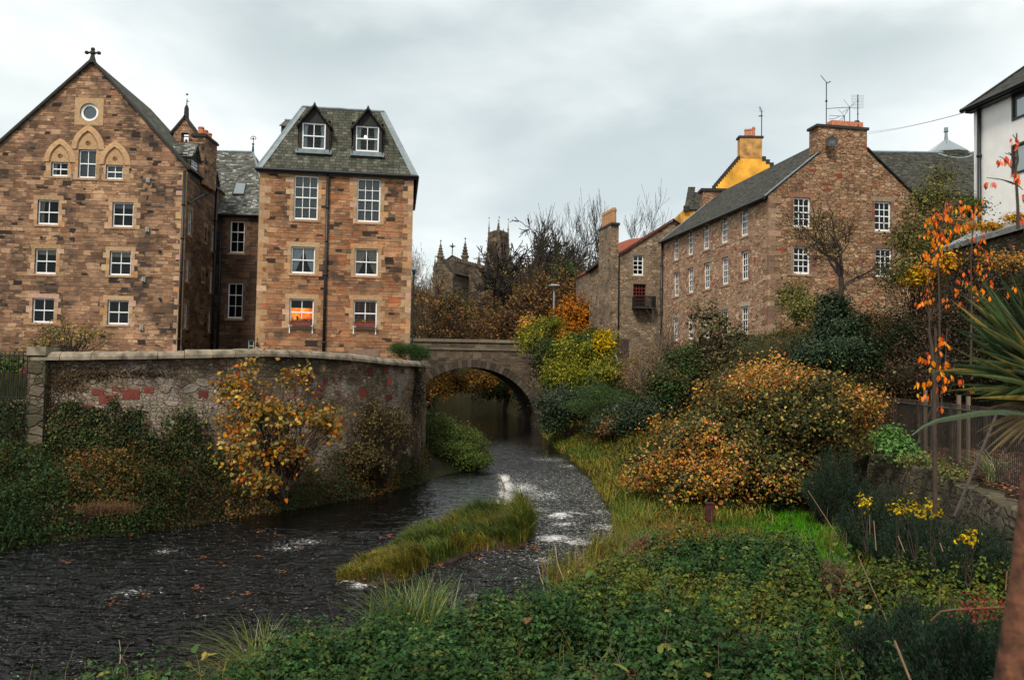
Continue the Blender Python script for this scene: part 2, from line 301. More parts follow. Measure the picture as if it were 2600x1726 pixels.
plain('stained_harl', (.42, .22, .07), .9, noise_amt=.5, nscale=1.2); plain('yellow_harl', (.70, .34, .04), .9, noise_amt=.5, nscale=.55, bump=.2); plain('soot_stone', (.03, .027, .025), .9); plain('cane', (.16, .09, .045), .6); plain('pale_stem', (.42, .36, .25), .8)
plain('red_timber', (.06, .012, .011), .85, noise_amt=.5, nscale=6); plain('roof_felt', (.22, .23, .22), .8, nscale=3); plain('cable', (.03, .03, .03), .6)
plain('trunk_bark', (.10, .038, .018), .8, noise_amt=.9, nscale=18, bump=.8); plain('dish', (.03, .03, .032), .5); plain('street', (.06, .055, .05), .9); plain('leaf_litter', (.04, .022, .014), .95, noise_amt=.8, nscale=9, bump=.6); plain('plaque', (.2, .13, .09), .9)

def emis(name, stops, strength, scale=1.2):
    m, nt, b = new_mat(name); tc = nd(nt, 'ShaderNodeTexCoord')
    s = nd(nt, 'ShaderNodeSeparateXYZ'); lk(nt, tc.outputs['Object'], s.inputs[0])
    n = noise(nt, tc.outputs['Object'], scale, 2)
    c = ramp(nt, n, stops); lk(nt, c, b.inputs['Emission Color']); b.inputs['Emission Strength'].default_value = strength; lk(nt, c, b.inputs['Base Color'])
    b.inputs['Roughness'].default_value = .9; MT[name] = m; return m
emis('lamp_lit_wall', [(.35, (.75, .10, .01)), (.5, (.95, .22, .02)), (.65, (1.0, .42, .06))], .85, 2.5)
emis('bulb', [(0, (1, .75, .45)), (1, (1, .8, .5))], 3.5)

m, nt, b = new_mat('glass'); MT['glass'] = m
gl = nd(nt, 'ShaderNodeBsdfGlossy'); gl.inputs['Roughness'].default_value = .02; gl.inputs['Color'].default_value = (.5, .53, .55, 1)
tr = nd(nt, 'ShaderNodeBsdfTransparent'); tr.inputs['Color'].default_value = (.82, .86, .86, 1)
fr_ = nd(nt, 'ShaderNodeFresnel'); fr_.inputs['IOR'].default_value = 1.5
mx = nd(nt, 'ShaderNodeMixShader'); lk(nt, math_n(nt, 'ADD', fr_.outputs[0], .0), mx.inputs[0]); lk(nt, tr.outputs[0], mx.inputs[1]); lk(nt, gl.outputs[0], mx.inputs[2])
lk(nt, mx.outputs[0], nt.nodes['Material Output'].inputs['Surface'])

m, nt, b = new_mat('sky_glass'); MT['sky_glass'] = m      # double glazing on the modern house: strong coating
b.inputs['Base Color'].default_value = (.30, .34, .35, 1); b.inputs['Roughness'].default_value = .06; b.inputs['Metallic'].default_value = .55

def water_mat():
    m, nt, b = new_mat('water'); tc = nd(nt, 'ShaderNodeTexCoord')
    o = tc.outputs['Object']
    fa = nd(nt, 'ShaderNodeAttribute', attribute_name='foam_glint'); ca = nd(nt, 'ShaderNodeAttribute', attribute_name='chop')
    v = scale_v(nt, o, (1.0, 2.3, 1))
    n1 = noise(nt, v, 1.35, 3, .5, dist=1.1); n2 = noise(nt, v, 4.2, 2, .5, dist=.6)
    fn = noise(nt, scale_v(nt, o, (1, 1.6, 1)), 9, 6, .75, dist=.8)
    fm = math_n(nt, 'ADD', fa.outputs['Fac'], math_n(nt, 'MULTIPLY', math_n(nt, 'SUBTRACT', fn, .5), 3.4))
    fm = math_n(nt, 'MULTIPLY', ramp(nt, fm, [(.42, g(0)), (.75, g(1))]), math_n(nt, 'GREATER_THAN', fa.outputs['Fac'], .02))
    leafn = noise(nt, o, 1.6, 4, .7)
    base = mix_c(nt, ramp(nt, leafn, [(.62, g(0)), (.72, g(.4))]), (.0022, .0022, .0024, 1), (.03, .012, .008, 1))
    c = mix_c(nt, fm, base, (.74, .72, .70, 1)); lk(nt, c, b.inputs['Base Color'])
    lk(nt, math_n(nt, 'ADD', math_n(nt, 'MULTIPLY', fm, .6), .025), b.inputs['Roughness']); b.inputs['IOR'].default_value = 1.33
    b1 = nd(nt, 'ShaderNodeBump'); b1.inputs['Distance'].default_value = .60; lk(nt, n1, b1.inputs['Height']); lk(nt, ca.outputs['Fac'], b1.inputs['Strength'])
    b2 = nd(nt, 'ShaderNodeBump'); b2.inputs['Distance'].default_value = .12; lk(nt, n2, b2.inputs['Height']); lk(nt, ca.outputs['Fac'], b2.inputs['Strength']); lk(nt, b1.outputs[0], b2.inputs['Normal'])
    lk(nt, b2.outputs[0], b.inputs['Normal']); MT['water'] = m
water_mat()
def ground_mat():
    m, nt, b = new_mat('earth'); tc = nd(nt, 'ShaderNodeTexCoord'); o = tc.outputs['Object']
    n = noise(nt, o, .5, 6, .65); n2 = noise(nt, o, 5, 5, .7)
    c = ramp(nt, n, [(.35, (.022, .017, .010)), (.5, (.028, .024, .011)), (.65, (.018, .024, .008))])
    c = mix_c(nt, 1.0, c, ramp(nt, n2, [(.3, g(.5)), (.7, g(1.5))]), 'MULTIPLY'); lk(nt, c, b.inputs['Base Color']); b.inputs['Roughness'].default_value = .95; b.inputs['Specular IOR Level'].default_value = .1
    bp = nd(nt, 'ShaderNodeBump'); bp.inputs['Distance'].default_value = .08; lk(nt, n2, bp.inputs['Height']); lk(nt, bp.outputs[0], b.inputs['Normal']); MT['earth'] = m
ground_mat()

# ------------------------------------------------------------------ object helpers
Z3 = np.array([0, 0, 1.])
def tag(o, label=None, cat=None, group=None, kind=None):
    if label: o['label'] = label
    if cat: o['category'] = cat
    if group: o['group'] = group
    if kind: o['kind'] = kind
    return o
def thing(name, label, cat, base, group=None):
    o = bpy.data.objects.new(name, None); C.objects.link(o); o.location = tuple(base); o.empty_display_size = .3
    return tag(o, label, cat, group)
def link_mesh(name, V, F, mat, parent=None, col=None, uv=True, smooth=False, extra=None):
    """V (n,3) world coordinates; F list of tuples or int array (m,k)"""
    V = np.asarray(V, dtype=np.float64)
    off = np.zeros(3)
    if parent is not None:
        off = np.array(parent.location)
        if parent.parent is not None: off = off + np.array(parent.parent.location)
    me = bpy.data.meshes.new(name)
    if isinstance(F, np.ndarray):
        k = F.shape[1]; loops = F.ravel().astype(np.int32); starts = np.arange(0, len(loops), k, dtype=np.int32); tot = np.full(len(F), k, dtype=np.int32)
    else:
        tot = np.array([len(f) for f in F], dtype=np.int32); loops = np.concatenate([np.asarray(f) for f in F]).astype(np.int32); starts = np.concatenate([[0], np.cumsum(tot)[:-1]]).astype(np.int32)
    me.vertices.add(len(V)); me.vertices.foreach_set('co', (V-off).astype(np.float32).ravel())
    me.loops.add(len(loops)); me.loops.foreach_set('vertex_index', loops)
    me.polygons.add(len(tot)); me.polygons.foreach_set('loop_start', starts); me.polygons.foreach_set('loop_total', tot)
    if uv:
        # planar metre coordinates on every face
        p0 = V[loops[starts]]; p1 = V[loops[starts+1]]; p2 = V[loops[starts+2]]
        n = np.cross(p1-p0, p2-p0); l = np.linalg.norm(n, axis=1, keepdims=True); n = n/np.maximum(l, 1e-12)
        t = np.cross(np.broadcast_to(Z3, n.shape), n); tl = np.linalg.norm(t, axis=1, keepdims=True)
        flat = (tl[:, 0] < .05); t = np.where(flat[:, None], np.array([1., 0, 0]), t/np.maximum(tl, 1e-9)); bb = np.cross(n, t)
        fi = np.repeat(np.arange(len(tot)), tot); P = V[loops]
        U = np.stack([np.einsum('ij,ij->i', P, t[fi]), np.einsum('ij,ij->i', P, bb[fi])], 1)
        ul = me.uv_layers.new(name='UVMap'); ul.data.foreach_set('uv', U.astype(np.float32).ravel())
    if col is not None:
        a = me.color_attributes.new('col', 'FLOAT_COLOR', 'POINT'); cc = np.ones((len(V), 4), dtype=np.float32); cc[:, :3] = col; a.data.foreach_set('color', cc.ravel())
    if extra:
        for k_, v_ in extra.items():
            a = me.attributes.new(k_, 'FLOAT', 'POINT'); a.data.foreach_set('value', v_.astype(np.float32))
    me.update(calc_edges=True)
    me.polygons.foreach_set('use_smooth', np.full(len(tot), bool(smooth)))
    me.materials.append(MT[mat] if isinstance(mat, str) else mat)
    o = bpy.data.objects.new(name, me); C.objects.link(o)
    if parent is not None: o.parent = parent
    return o

class Fr:
    """vertical plane: o (x,y), u along it (to the right as seen), n towards the viewer"""
    def __init__(s, a, b):
        s.o = np.array(a[:2], float); d = np.array(b[:2], float)-s.o; s.L = np.linalg.norm(d); s.u = d/s.L; s.n = np.array([s.u[1], -s.u[0]])
    def w(s, u, d, z):
        p = s.o+s.u*u+s.n*d; return np.array([p[0], p[1], z])
    def uz(s, k, x, y):
        r = ray(*nat(k, x, y)); den = r[0]*s.n[0]+r[1]*s.n[1]
        t = ((s.o[0]-EYE[0])*s.n[0]+(s.o[1]-EYE[1])*s.n[1])/den; p = EYE+r*t
        return float(np.dot(p[:2]-s.o, s.u)), float(p[2])
    def rect(s, k, x0, x1, y0, y1):
        xm, ym = (x0+x1)/2, (y0+y1)/2
        return s.uz(k, x0, ym)[0], s.uz(k, x1, ym)[0], s.uz(k, xm, y1)[1], s.uz(k, xm, y0)[1]

class MB:
    def __init__(s): s.V = []; s.F = []; s.c = []; s.cur = (.3, .3, .3)
    def poly(s, pts, col=None):
        i = len(s.V); s.V += [np.asarray(p, float) for p in pts]; s.F.append(tuple(range(i, i+len(pts)))); s.c += [col or s.cur]*len(pts)
    def hexa(s, p, col=None):   # p: 8 points, bottom 4 then top 4
        i = len(s.V); s.V += [np.asarray(q, float) for q in p]; s.c += [col or s.cur]*8
        for f in ((3, 2, 1, 0), (4, 5, 6, 7), (0, 1, 5, 4), (1, 2, 6, 5), (2, 3, 7, 6), (3, 0, 4, 7)): s.F.append(tuple(i+q for q in f))
    def box(s, fr, u0, u1, d0, d1, z0, z1, col=None):
        if d0 > d1: d0, d1 = d1, d0
        s.hexa([fr.w(u0, d1, z0), fr.w(u1, d1, z0), fr.w(u1, d0, z0), fr.w(u0, d0, z0), fr.w(u0, d1, z1), fr.w(u1, d1, z1), fr.w(u1, d0, z1), fr.w(u0, d0, z1)], col)
    def xbox(s, a, b, col=None):
        x0, y0, z0 = a; x1, y1, z1 = b
        s.hexa([(x0, y0, z0), (x1, y0, z0), (x1, y1, z0), (x0, y1, z0), (x0, y0, z1), (x1, y0, z1), (x1, y1, z1), (x0, y1, z1)], col)
    def tube(s, pts, rad, n=6, col=None, cap=True):
        pts = [np.asarray(p, float) for p in pts]; rad = [rad]*len(pts) if isinstance(rad, (int, float)) else rad
        i0 = len(s.V); rings = []
        for j, p in enumerate(pts):
            d = pts[min(j+1, len(pts)-1)]-pts[max(j-1, 0)]; d = d/max(np.linalg.norm(d), 1e-9)
            a = np.cross(d, Z3 if abs(d[2]) < .9 else np.array([1., 0, 0])); a /= np.linalg.norm(a); b = np.cross(d, a)
            ring = []
            for q in range(n):
                t = 2*math.pi*q/n; ring.append(len(s.V)); s.V.append(p+rad[j]*(math.cos(t)*a+math.sin(t)*b)); s.c.append(col or s.cur)
            rings.append(ring)
        for r0, r1 in zip(rings[:-1], rings[1:]):
            for q in range(n): s.F.append((r0[q], r1[q], r1[(q+1) % n], r0[(q+1) % n]))
        if cap: s.F.append(tuple(rings[0])); s.F.append(tuple(reversed(rings[-1])))
    def lathe(s, c, prof, n=12, col=None):   # prof [(r,z)]
        rings = []
        for r, z in prof:
            ring = []
            for q in range(n):
                t = 2*math.pi*q/n; ring.append(len(s.V)); s.V.append(np.array([c[0]+r*math.cos(t), c[1]+r*math.sin(t), c[2]+z])); s.c.append(col or s.cur)
            rings.append(ring)
        for r0, r1 in zip(rings[:-1], rings[1:]):
            for q in range(n): s.F.append((r0[q], r0[(q+1) % n], r1[(q+1) % n], r1[q]))
        s.F.append(tuple(reversed(rings[0]))); s.F.append(tuple(rings[-1]))
    def pyramid(s, fr, u0, u1, d0, d1, z0, z1, col=None):
        a = [fr.w(u0, d0, z0), fr.w(u1, d0, z0), fr.w(u1, d1, z0), fr.w(u0, d1, z0)]; t = fr.w((u0+u1)/2, (d0+d1)/2, z1)
        for i in range(4): s.poly([a[i], a[(i+1) % 4], t], col)
    def build(s, name, mat, parent=None, smooth=False):
        return link_mesh(name, np.array(s.V), s.F, mat, parent, col=np.array(s.c), smooth=smooth)

def interp_lr(poly, z):
    """left and right u of a convex (u,z) polygon at height z"""
    us = []
    n = len(poly); zz = [p[1] for p in poly]; z = min(max(z, min(zz)), max(zz))
    for i in range(n):
        (a, za), (b, zb) = poly[i], poly[(i+1) % n]
        if min(za, zb)-1e-9 <= z <= max(za, zb)+1e-9:
            if abs(zb-za) < 1e-9: us += [a, b]
            else: us.append(a+(b-a)*(z-za)/(zb-za))
    return (min(us), max(us)) if us else (0, 0)
def wall_open(mb, fr, poly, ops, d=0., reveal=.2, col=None):
    zs = sorted(set([round(p[1], 5) for p in poly]+[round(o[2], 5) for o in ops]+[round(o[3], 5) for o in ops]))
    for z0, z1 in zip(zs[:-1], zs[1:]):
        if z1-z0 < 1e-4: continue
        l0, r0 = interp_lr(poly, z0+1e-6); l1, r1 = interp_lr(poly, z1-1e-6); zm = (z0+z1)/2
        oo = sorted([o for o in ops if o[2]-1e-4 <= zm <= o[3]+1e-4])
        cl0, cl1 = l0, l1
        for o in oo:
            mb.poly([fr.w(cl0, d, z0), fr.w(o[0], d, z0), fr.w(o[0], d, z1), fr.w(cl1, d, z1)], col); cl0 = cl1 = o[1]
        mb.poly([fr.w(cl0, d, z0), fr.w(r0, d, z0), fr.w(r1, d, z1), fr.w(cl1, d, z1)], col)
    for (u0, u1, z0, z1) in ops:
        e = d-reveal
        mb.poly([fr.w(u0, d, z0), fr.w(u0, d, z1), fr.w(u0, e, z1), fr.w(u0, e, z0)], col); mb.poly([fr.w(u1, d, z1), fr.w(u1, d, z0), fr.w(u1, e, z0), fr.w(u1, e, z1)], col)
        mb.poly([fr.w(u0, d, z1), fr.w(u1, d, z1), fr.w(u1, e, z1), fr.w(u0, e, z1)], col); mb.poly([fr.w(u1, d, z0), fr.w(u0, d, z0), fr.w(u0, e, z0), fr.w(u1, e, z0)], col)

ASH = [(.42, .27, .15), (.44, .29, .17), (.37, .225, .12), (.40, .25, .145), (.47, .30, .20), (.33, .21, .12), (.43, .235, .11)]
def jitc(c, a=.12):
    k = 1+random.uniform(-a, a); return tuple(min(.9, x*k*(1+random.uniform(-.04, .04))) for x in c)
def window(parent, fr, r, cols=2, rows=(1, 1), d=0., inset=.13, curtain=None, surround=None, sill=True, bar=.04, back=None, label=None, stile=.075, glass='glass', paint='white_paint'):
    """sash window: frame with glazing bars; pane, sill, curtain and stone surround are its own pieces"""
    u0, u1, z0, z1 = r; W, H = u1-u0, z1-z0; f = MB(); e = d-inset
    s = stile
    f.box(fr, u0, u0+s, e-.06, e, z0, z1); f.box(fr, u1-s, u1, e-.06, e, z0, z1); f.box(fr, u0+s, u1-s, e-.058, e-.002, z1-s, z1); f.box(fr, u0+s, u1-s, e-.058, e+.012, z0, z0+s*1.5)
    tr = sum(rows); zz0, zz1 = z0+s*1.5, z1-s
    zc = z0
    nsash = len(rows)
    for i in range(1, tr):
        zb = zz1-(zz1-zz0)*i/tr; big = nsash > 1 and i == rows[0]; h = .032 if big else bar/2
        f.box(fr, u0+s, u1-s, e-.045, e+(.01 if big else -.008), zb-h, zb+h)
    for j in range(1, cols):
        ub = u0+s+(W-2*s)*j/cols; f.box(fr, ub-bar/2, ub+bar/2, e-.043, e-.01, zz0, zz1)
    wn = f.build('window', paint, parent)
    if label: wn['label'] = label
    p = MB(); p.poly([fr.w(u0+s, e-.03, zz0), fr.w(u1-s, e-.03, zz0), fr.w(u1-s, e-.03, zz1), fr.w(u0+s, e-.03, zz1)]); p.build('pane', glass, wn)
    if curtain:
        kind, mat = curtain; c = MB(); dd = e-.16
        if kind == 'blind': c.box(fr, u0+s*.5, u1-s*.5, dd-.01, dd, z0, z1)
        elif kind == 'half': c.box(fr, u0+s*.5, u1-s*.5, dd-.01, dd, z1-H*.22, z1)
        elif kind in ('tied', 'side', 'left'):
            n = 14
            for sd in ((0, 1) if kind != 'left' else (0,)):
                for i in range(n):
                    t0, t1 = i/n, (i+1)/n
                    def wd(t): return (W*.46*(1-t)**.7+W*.07 if kind == 'tied' else W*.24-.05*math.sin(t*3))
                    a0, a1 = wd(t0), wd(t1); za, zb = z1-H*t0, z1-H*t1
                    for q in range(5):
                        k0, k1 = q/5, (q+1)/5; dz = .03*(q % 2)
                        f0 = (lambda k, a: u0+k*a) if sd == 0 else (lambda k, a: u1-k*a)
                        c.poly([fr.w(f0(k0, a0), dd-dz, za), fr.w(f0(k0, a1), dd-dz, zb), fr.w(f0(k1, a1), dd-.03+dz, zb), fr.w(f0(k1, a0), dd-.03+dz, za)])
        c.build('curtain', mat, wn)
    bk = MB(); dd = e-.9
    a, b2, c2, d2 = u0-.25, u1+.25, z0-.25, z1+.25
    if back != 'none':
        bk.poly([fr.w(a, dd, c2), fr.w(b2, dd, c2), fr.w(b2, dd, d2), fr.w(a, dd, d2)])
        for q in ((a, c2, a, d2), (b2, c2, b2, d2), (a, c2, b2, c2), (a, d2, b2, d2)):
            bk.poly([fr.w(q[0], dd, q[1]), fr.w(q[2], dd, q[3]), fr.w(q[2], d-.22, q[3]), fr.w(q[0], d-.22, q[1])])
        bk.build('room_lining', back or 'room', wn)  # shallow box; its near-black default colour stands for the dim room's shade
    if sill:
        sl = MB(); c = jitc(ASH[3]); sl.box(fr, u0-.1, u1+.1, d-.12, d+.045, z0-.13, z0-.004, c); sl.build('sill', 'ashlar', wn)
    if surround:
        pal, pr, wdt = surround; sm = MB()
        sm.box(fr, u0-.26, u1+.26, d-.01, d+pr, z1+.003, z1+.27, jitc(random.choice(pal)))
        for sd in (-1, 1):
            z = z0-.13; k = random.random() < .5
            while z < z1-.02:
                h = min(random.uniform(.26, .42), z1-z); ww = wdt*(1.6 if k else .8)*random.uniform(.85, 1.15)
                if z1-z-h < .1: h = z1-z
                a, b2 = (u0-ww, u0-.002) if sd < 0 else (u1+.002, u1+ww)
                sm.box(fr, a, b2, d-.01, d+pr*(.8+.3*random.random()), z+.004, z+h-.004, jitc(random.choice(pal))); z += h; k = not k
        sm.build('surround', 'ashlar', wn)
    return wn
def quoins(parent, fr, u, side, z0, z1, pal=ASH, pr=.006, d=0., fr2=None, u2=None, side2=1, hh=(.26, .42), ww=(.28, .55)):
    q = MB(); z = z0; k = False
    while z < z1-.02:
        h = min(random.uniform(*hh), z1-z); w_ = ww[1] if k else ww[0]; w_ *= random.uniform(.85, 1.15)
        c = jitc(random.choice(pal), .16); a, b = (u, u+w_) if side > 0 else (u-w_, u)
        e = pr*(.8+.4*random.random())
        q.box(fr, a-(e if side > 0 else 0), b+(0 if side > 0 else e), d-.1, d+e, z+.004, z+h-.004, c); z += h; k = not k
    return q.build('quoins', 'ashlar', parent)
def chimney_pot(mb, c, r=.13, h=.6, col=None):
    mb.lathe(c, [(r*1.05, 0), (r, .05), (r*.88, h*.75), (r*1.05, h*.8), (r*1.05, h*.9), (r*.9, h*.92), (r*.9, h), (r*.6, h), (r*.6, h-.1)], 10, col)
def downpipe(parent, pts, r=.06, name='downpipe', brackets=True):
    m = MB(); m.tube(pts, r, 8)
    if brackets:
        p0, p1 = np.array(pts[0]), np.array(pts[-1]); L = np.linalg.norm(p1-p0); n = int(L/1.8)
        for i in range(1, n):
            p = p0+(p1-p0)*i/n; m.tube([p-Z3*.05, p+Z3*.05], r*1.35, 8)
    return m.build(name, 'iron', parent, True)

# ================================================================== BUILDINGS
def xy(p): return np.array([p[0], p[1]])
def slab(mb, a, b, c, d, th, col=None):
    """roof slab through 4 corners (counter-clockwise seen from above), thickness th downwards"""
    P = [np.asarray(q, float) for q in (a, b, c, d)]; n = np.cross(P[1]-P[0], P[3]-P[0]); n /= np.linalg.norm(n)
    if n[2] < 0: n = -n
    mb.hexa([q-n*th for q in P]+P, col)

# ---------------------------------------------------------------- A: gable house on the left
pR = at(1, 1602, 1100, 50.0); pL = at(0, 0, 400, 49.3)
_d = xy(pR)-xy(pL); _d /= np.linalg.norm(_d)
uR, zR = 0, 0
frA0 = Fr(pL, pR)
eR = frA0.uz(1, 1602, 1085); pk = frA0.uz(1, 795, 195); ul = frA0.uz(1, 0, 905)
sl = (pk[1]-ul[1])/(pk[0]-ul[0]); uLe = pk[0]-(pk[1]-eR[1])/sl
oA = frA0.w(uLe, 0, 0); frA = Fr(oA, frA0.w(eR[0], 0, 0)); WA = frA.L; ZE = eR[1]; ZP = pk[1]; UP = pk[0]-uLe
A = thing('gable_house', 'big brown stone house with a steep cross-topped gable behind the river wall', 'house', frA.w(WA/2, 0, 4.4))
rects = {}
for nme, q in dict(a1=(2, 320, 502, 195, 405), a2=(2, 960, 1140, 215, 425), b1=(2, 297, 482, 612, 827), b2=(2, 937, 1120, 632, 840), c1=(2, 275, 463, 1035, 1245), c2=(2, 918, 1102, 1052, 1260),
                    p1=(1, 437, 583, 1050, 1172), p2=(1, 670, 823, 943, 1187), p3=(1, 905, 1052, 1075, 1197)).items(): rects[nme] = frA.rect(*q)
ro = frA.rect(1, 692, 835, 555, 692); rc = ((ro[0]+ro[1])/2, (ro[2]+ro[3])/2); rr_ = (ro[1]-ro[0])/2
rects['round'] = (rc[0]-rr_-.1, rc[0]+rr_+.1, rc[1]-rr_-.1, rc[1]+rr_+.1)
# side wall frame: runs straight back
frAS = Fr(frA.w(WA, 0, 0), frA.w(WA, -9.5, 0))
side = {}
for i, q in enumerate([(2, 1612, 1640, 285, 495), (2, 1592, 1618, 690, 892), (2, 1577, 1603, 1080, 1288), (2, 1812, 1832, 445, 630), (2, 1797, 1815, 800, 985), (2, 1785, 1800, 1140, 1320),
                       (2, 1752, 1768, 430, 560), (2, 1732, 1746, 800, 895), (2, 1722, 1734, 1170, 1240)]): side[i] = frAS.rect(*q)
SL = 6.35
mb = MB(); wall_open(mb, frA, [(0, 3.0), (WA, 3.0), (WA, ZE), (UP, ZP), (0, ZE)], list(rects.values())); mb.build('wall', 'stone_gable_house', A)
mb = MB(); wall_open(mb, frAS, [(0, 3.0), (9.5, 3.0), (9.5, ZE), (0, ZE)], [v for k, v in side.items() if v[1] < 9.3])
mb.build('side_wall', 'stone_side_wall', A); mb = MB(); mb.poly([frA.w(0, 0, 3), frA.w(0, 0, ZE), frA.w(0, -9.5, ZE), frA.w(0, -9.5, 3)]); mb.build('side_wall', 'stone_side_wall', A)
mb = MB(); OV = .12
for (u0, u1, s_) in ((-.3, UP, 1), (WA+.15, UP, -1)):
    k = (ZP-ZE)/abs(UP-(0 if s_ > 0 else WA)); z0 = ZE-k*(abs(u0-(0 if s_ > 0 else WA)))
    a, b, c, d = frA.w(u0, OV, z0+.14), frA.w(u1, OV, ZP+.14), frA.w(u1, -9.5, ZP+.14), frA.w(u0, -9.5, z0+.14); slab(mb, a, b, c, d, .1)
mb.build('roof', 'slate_mossy', A)
mb = MB()
for (u0, s_) in ((-.3, 1), (WA+.15, -1)):
    k = (ZP-ZE)/abs(UP-(0 if s_ > 0 else WA)); z0 = ZE-k*.25; pts = []
    a, b = frA.w(u0, 0, z0), frA.w(UP, 0, ZP+.02)
    n = 14
    for i in range(n):
        p, q = a+(b-a)*i/n, a+(b-a)*(i+1)/n
        j = random.uniform(0, .01)
        nrm = np.array([0, 0, 1.]); o1 = np.append(frA.n*(OV+.06+j), 0); o0 = np.append(-frA.n*.1, 0)
        mb.hexa([p+o1, q+o1, q+o0, p+o0, p+o1+nrm*.2, q+o1+nrm*.2, q+o0+nrm*.2, p+o0+nrm*.2])
mb.build('verge', 'soot_stone', A)
# cross finial
mb = MB(); b0 = frA.w(UP, .05, ZP)
mb.tube([b0-Z3*.1, b0+Z3*.3, b0+Z3*.45], [.24, .13, .10], 6)
t3 = np.append(frA.u, 0); cz = b0+Z3*.55
mb.tube([cz-t3*.36, cz+t3*.36], .06, 6); mb.tube([cz-Z3*.2, cz+Z3*.2], .075, 6)
for q in (cz-t3*.36, cz+t3*.36, cz+Z3*.22): mb.lathe(q-Z3*.11, [(.03, 0), (.12, .05), (.13, .11), (.1, .18), (.02, .22)], 8)
mb.lathe(cz-Z3*.13, [(.05, 0), (.16, .06), (.17, .14), (.14, .22), (.03, .27)], 8)
mb.build('cross_finial', 'soot_stone', A)
SU = (ASH, .015, .26)
window(A, frA, rects['a1'], surround=SU, curtain=('left', 'curtain_cream')); window(A, frA, rects['a2'], surround=SU, curtain=('half', 'blind_grey'), label='white sash window with trellis and pale blind behind the glass')
window(A, frA, rects['b1'], surround=SU, curtain=('half', 'curtain_cream')); window(A, frA, rects['b2'], surround=SU, curtain=('half', 'curtain_cream'))
PK = ASH+[(.46, .28, .21), (.47, .30, .23)]
window(A, frA, rects['c1'], surround=(PK, .015, .26)); window(A, frA, rects['c2'], surround=(PK, .015, .26))
for k_, cur in (('p1', ('side', 'curtain_white')), ('p2', ('blind', 'blind_grey')), ('p3', ('blind', 'blind_grey'))):
    r = rects[k_]; wn = window(A, frA, r, curtain=cur, surround=None)
    # pointed arch: carved tympanum with a small roundel, hood moulding over it, jamb stones
    W = r[1]-r[0]; cx = (r[0]+r[1])/2; zt = r[3]; H = W*.95; N = 14
    def arc(hw, hh, zb):
        pts = []
        for i in range(N+1):
            t = i/N; x = -hw+hw*t; y = hh*math.sqrt(max(0, 4-(2-t)**2))/1.732; pts.append((cx+x, zb+y))
        return pts+[(2*cx-a, z) for a, z in reversed(pts[:-1])]
    m2 = MB(); inn = arc(W*.52, H, zt+.06); out = arc(W*.95, H*1.52, zt-.0); mid = arc(W*.62, H*1.14, zt+.0)
    c0 = (.42, .26, .14)
    m2.box(frA, r[0]-.02, r[1]+.02, -.1, .012, zt, zt+.08, c0)
    for i in range(len(inn)-1):
        (a, z0), (b, z1) = inn[i], inn[i+1]
        m2.poly([frA.w(a, .004, zt+.05), frA.w(b, .004, zt+.05), frA.w(b, .004, z1), frA.w(a, .004, z0)], c0)
    for (L1, L2, p1_, p2_, sh) in ((inn, mid, .006, .10, .8), (mid, out, .09, .03, 1.0)):
        for i in range(len(L1)-1):
            cc = tuple(x*sh*(1+.08*((i//3) % 2)) for x in c0)
            a, b, c, d = frA.w(*[L1[i][0], p1_, L1[i][1]]), frA.w(L1[i+1][0], p1_, L1[i+1][1]), frA.w(L2[i+1][0], p2_, L2[i+1][1]), frA.w(L2[i][0], p2_, L2[i][1]); m2.poly([a, b, c, d], cc)
    for i in range(len(out)-1):
        m2.poly([frA.w(out[i][0], .03, out[i][1]), frA.w(out[i+1][0], .03, out[i+1][1]), frA.w(out[i+1][0], -.05, out[i+1][1]), frA.w(out[i][0], -.05, out[i][1])], c0)
    for q in range(16):   # roundel
        t0, t1 = 2*math.pi*q/16, 2*math.pi*(q+1)/16; R1, R2 = W*.08, W*.15; zc = zt+H*.42
        for (ra, rb, da, db, cc) in ((R1, R2, .07, .03, (.3, .17, .09)), (0.001, R1, .02, .02, (.2, .11, .06))):
            m2.poly([frA.w(cx+ra*math.cos(t0), da, zc+ra*math.sin(t0)), frA.w(cx+rb*math.cos(t0), db, zc+rb*math.sin(t0)), frA.w(cx+rb*math.cos(t1), db, zc+rb*math.sin(t1)), frA.w(cx+ra*math.cos(t1), da, zc+ra*math.sin(t1))], cc)
    for sd in (-1, 1):
        z = r[2]-.1
        while z < zt:
            h = min(.4, zt-z+.02); ww = random.uniform(.3, .5)
            a, b = (r[0]-ww, r[0]) if sd < 0 else (r[1], r[1]+ww); m2.box(frA, a, b, -.1, .014, z, z+h-.008, jitc(random.choice(ASH))); z += h
    m2.build('pointed_arch', 'ashlar', wn)
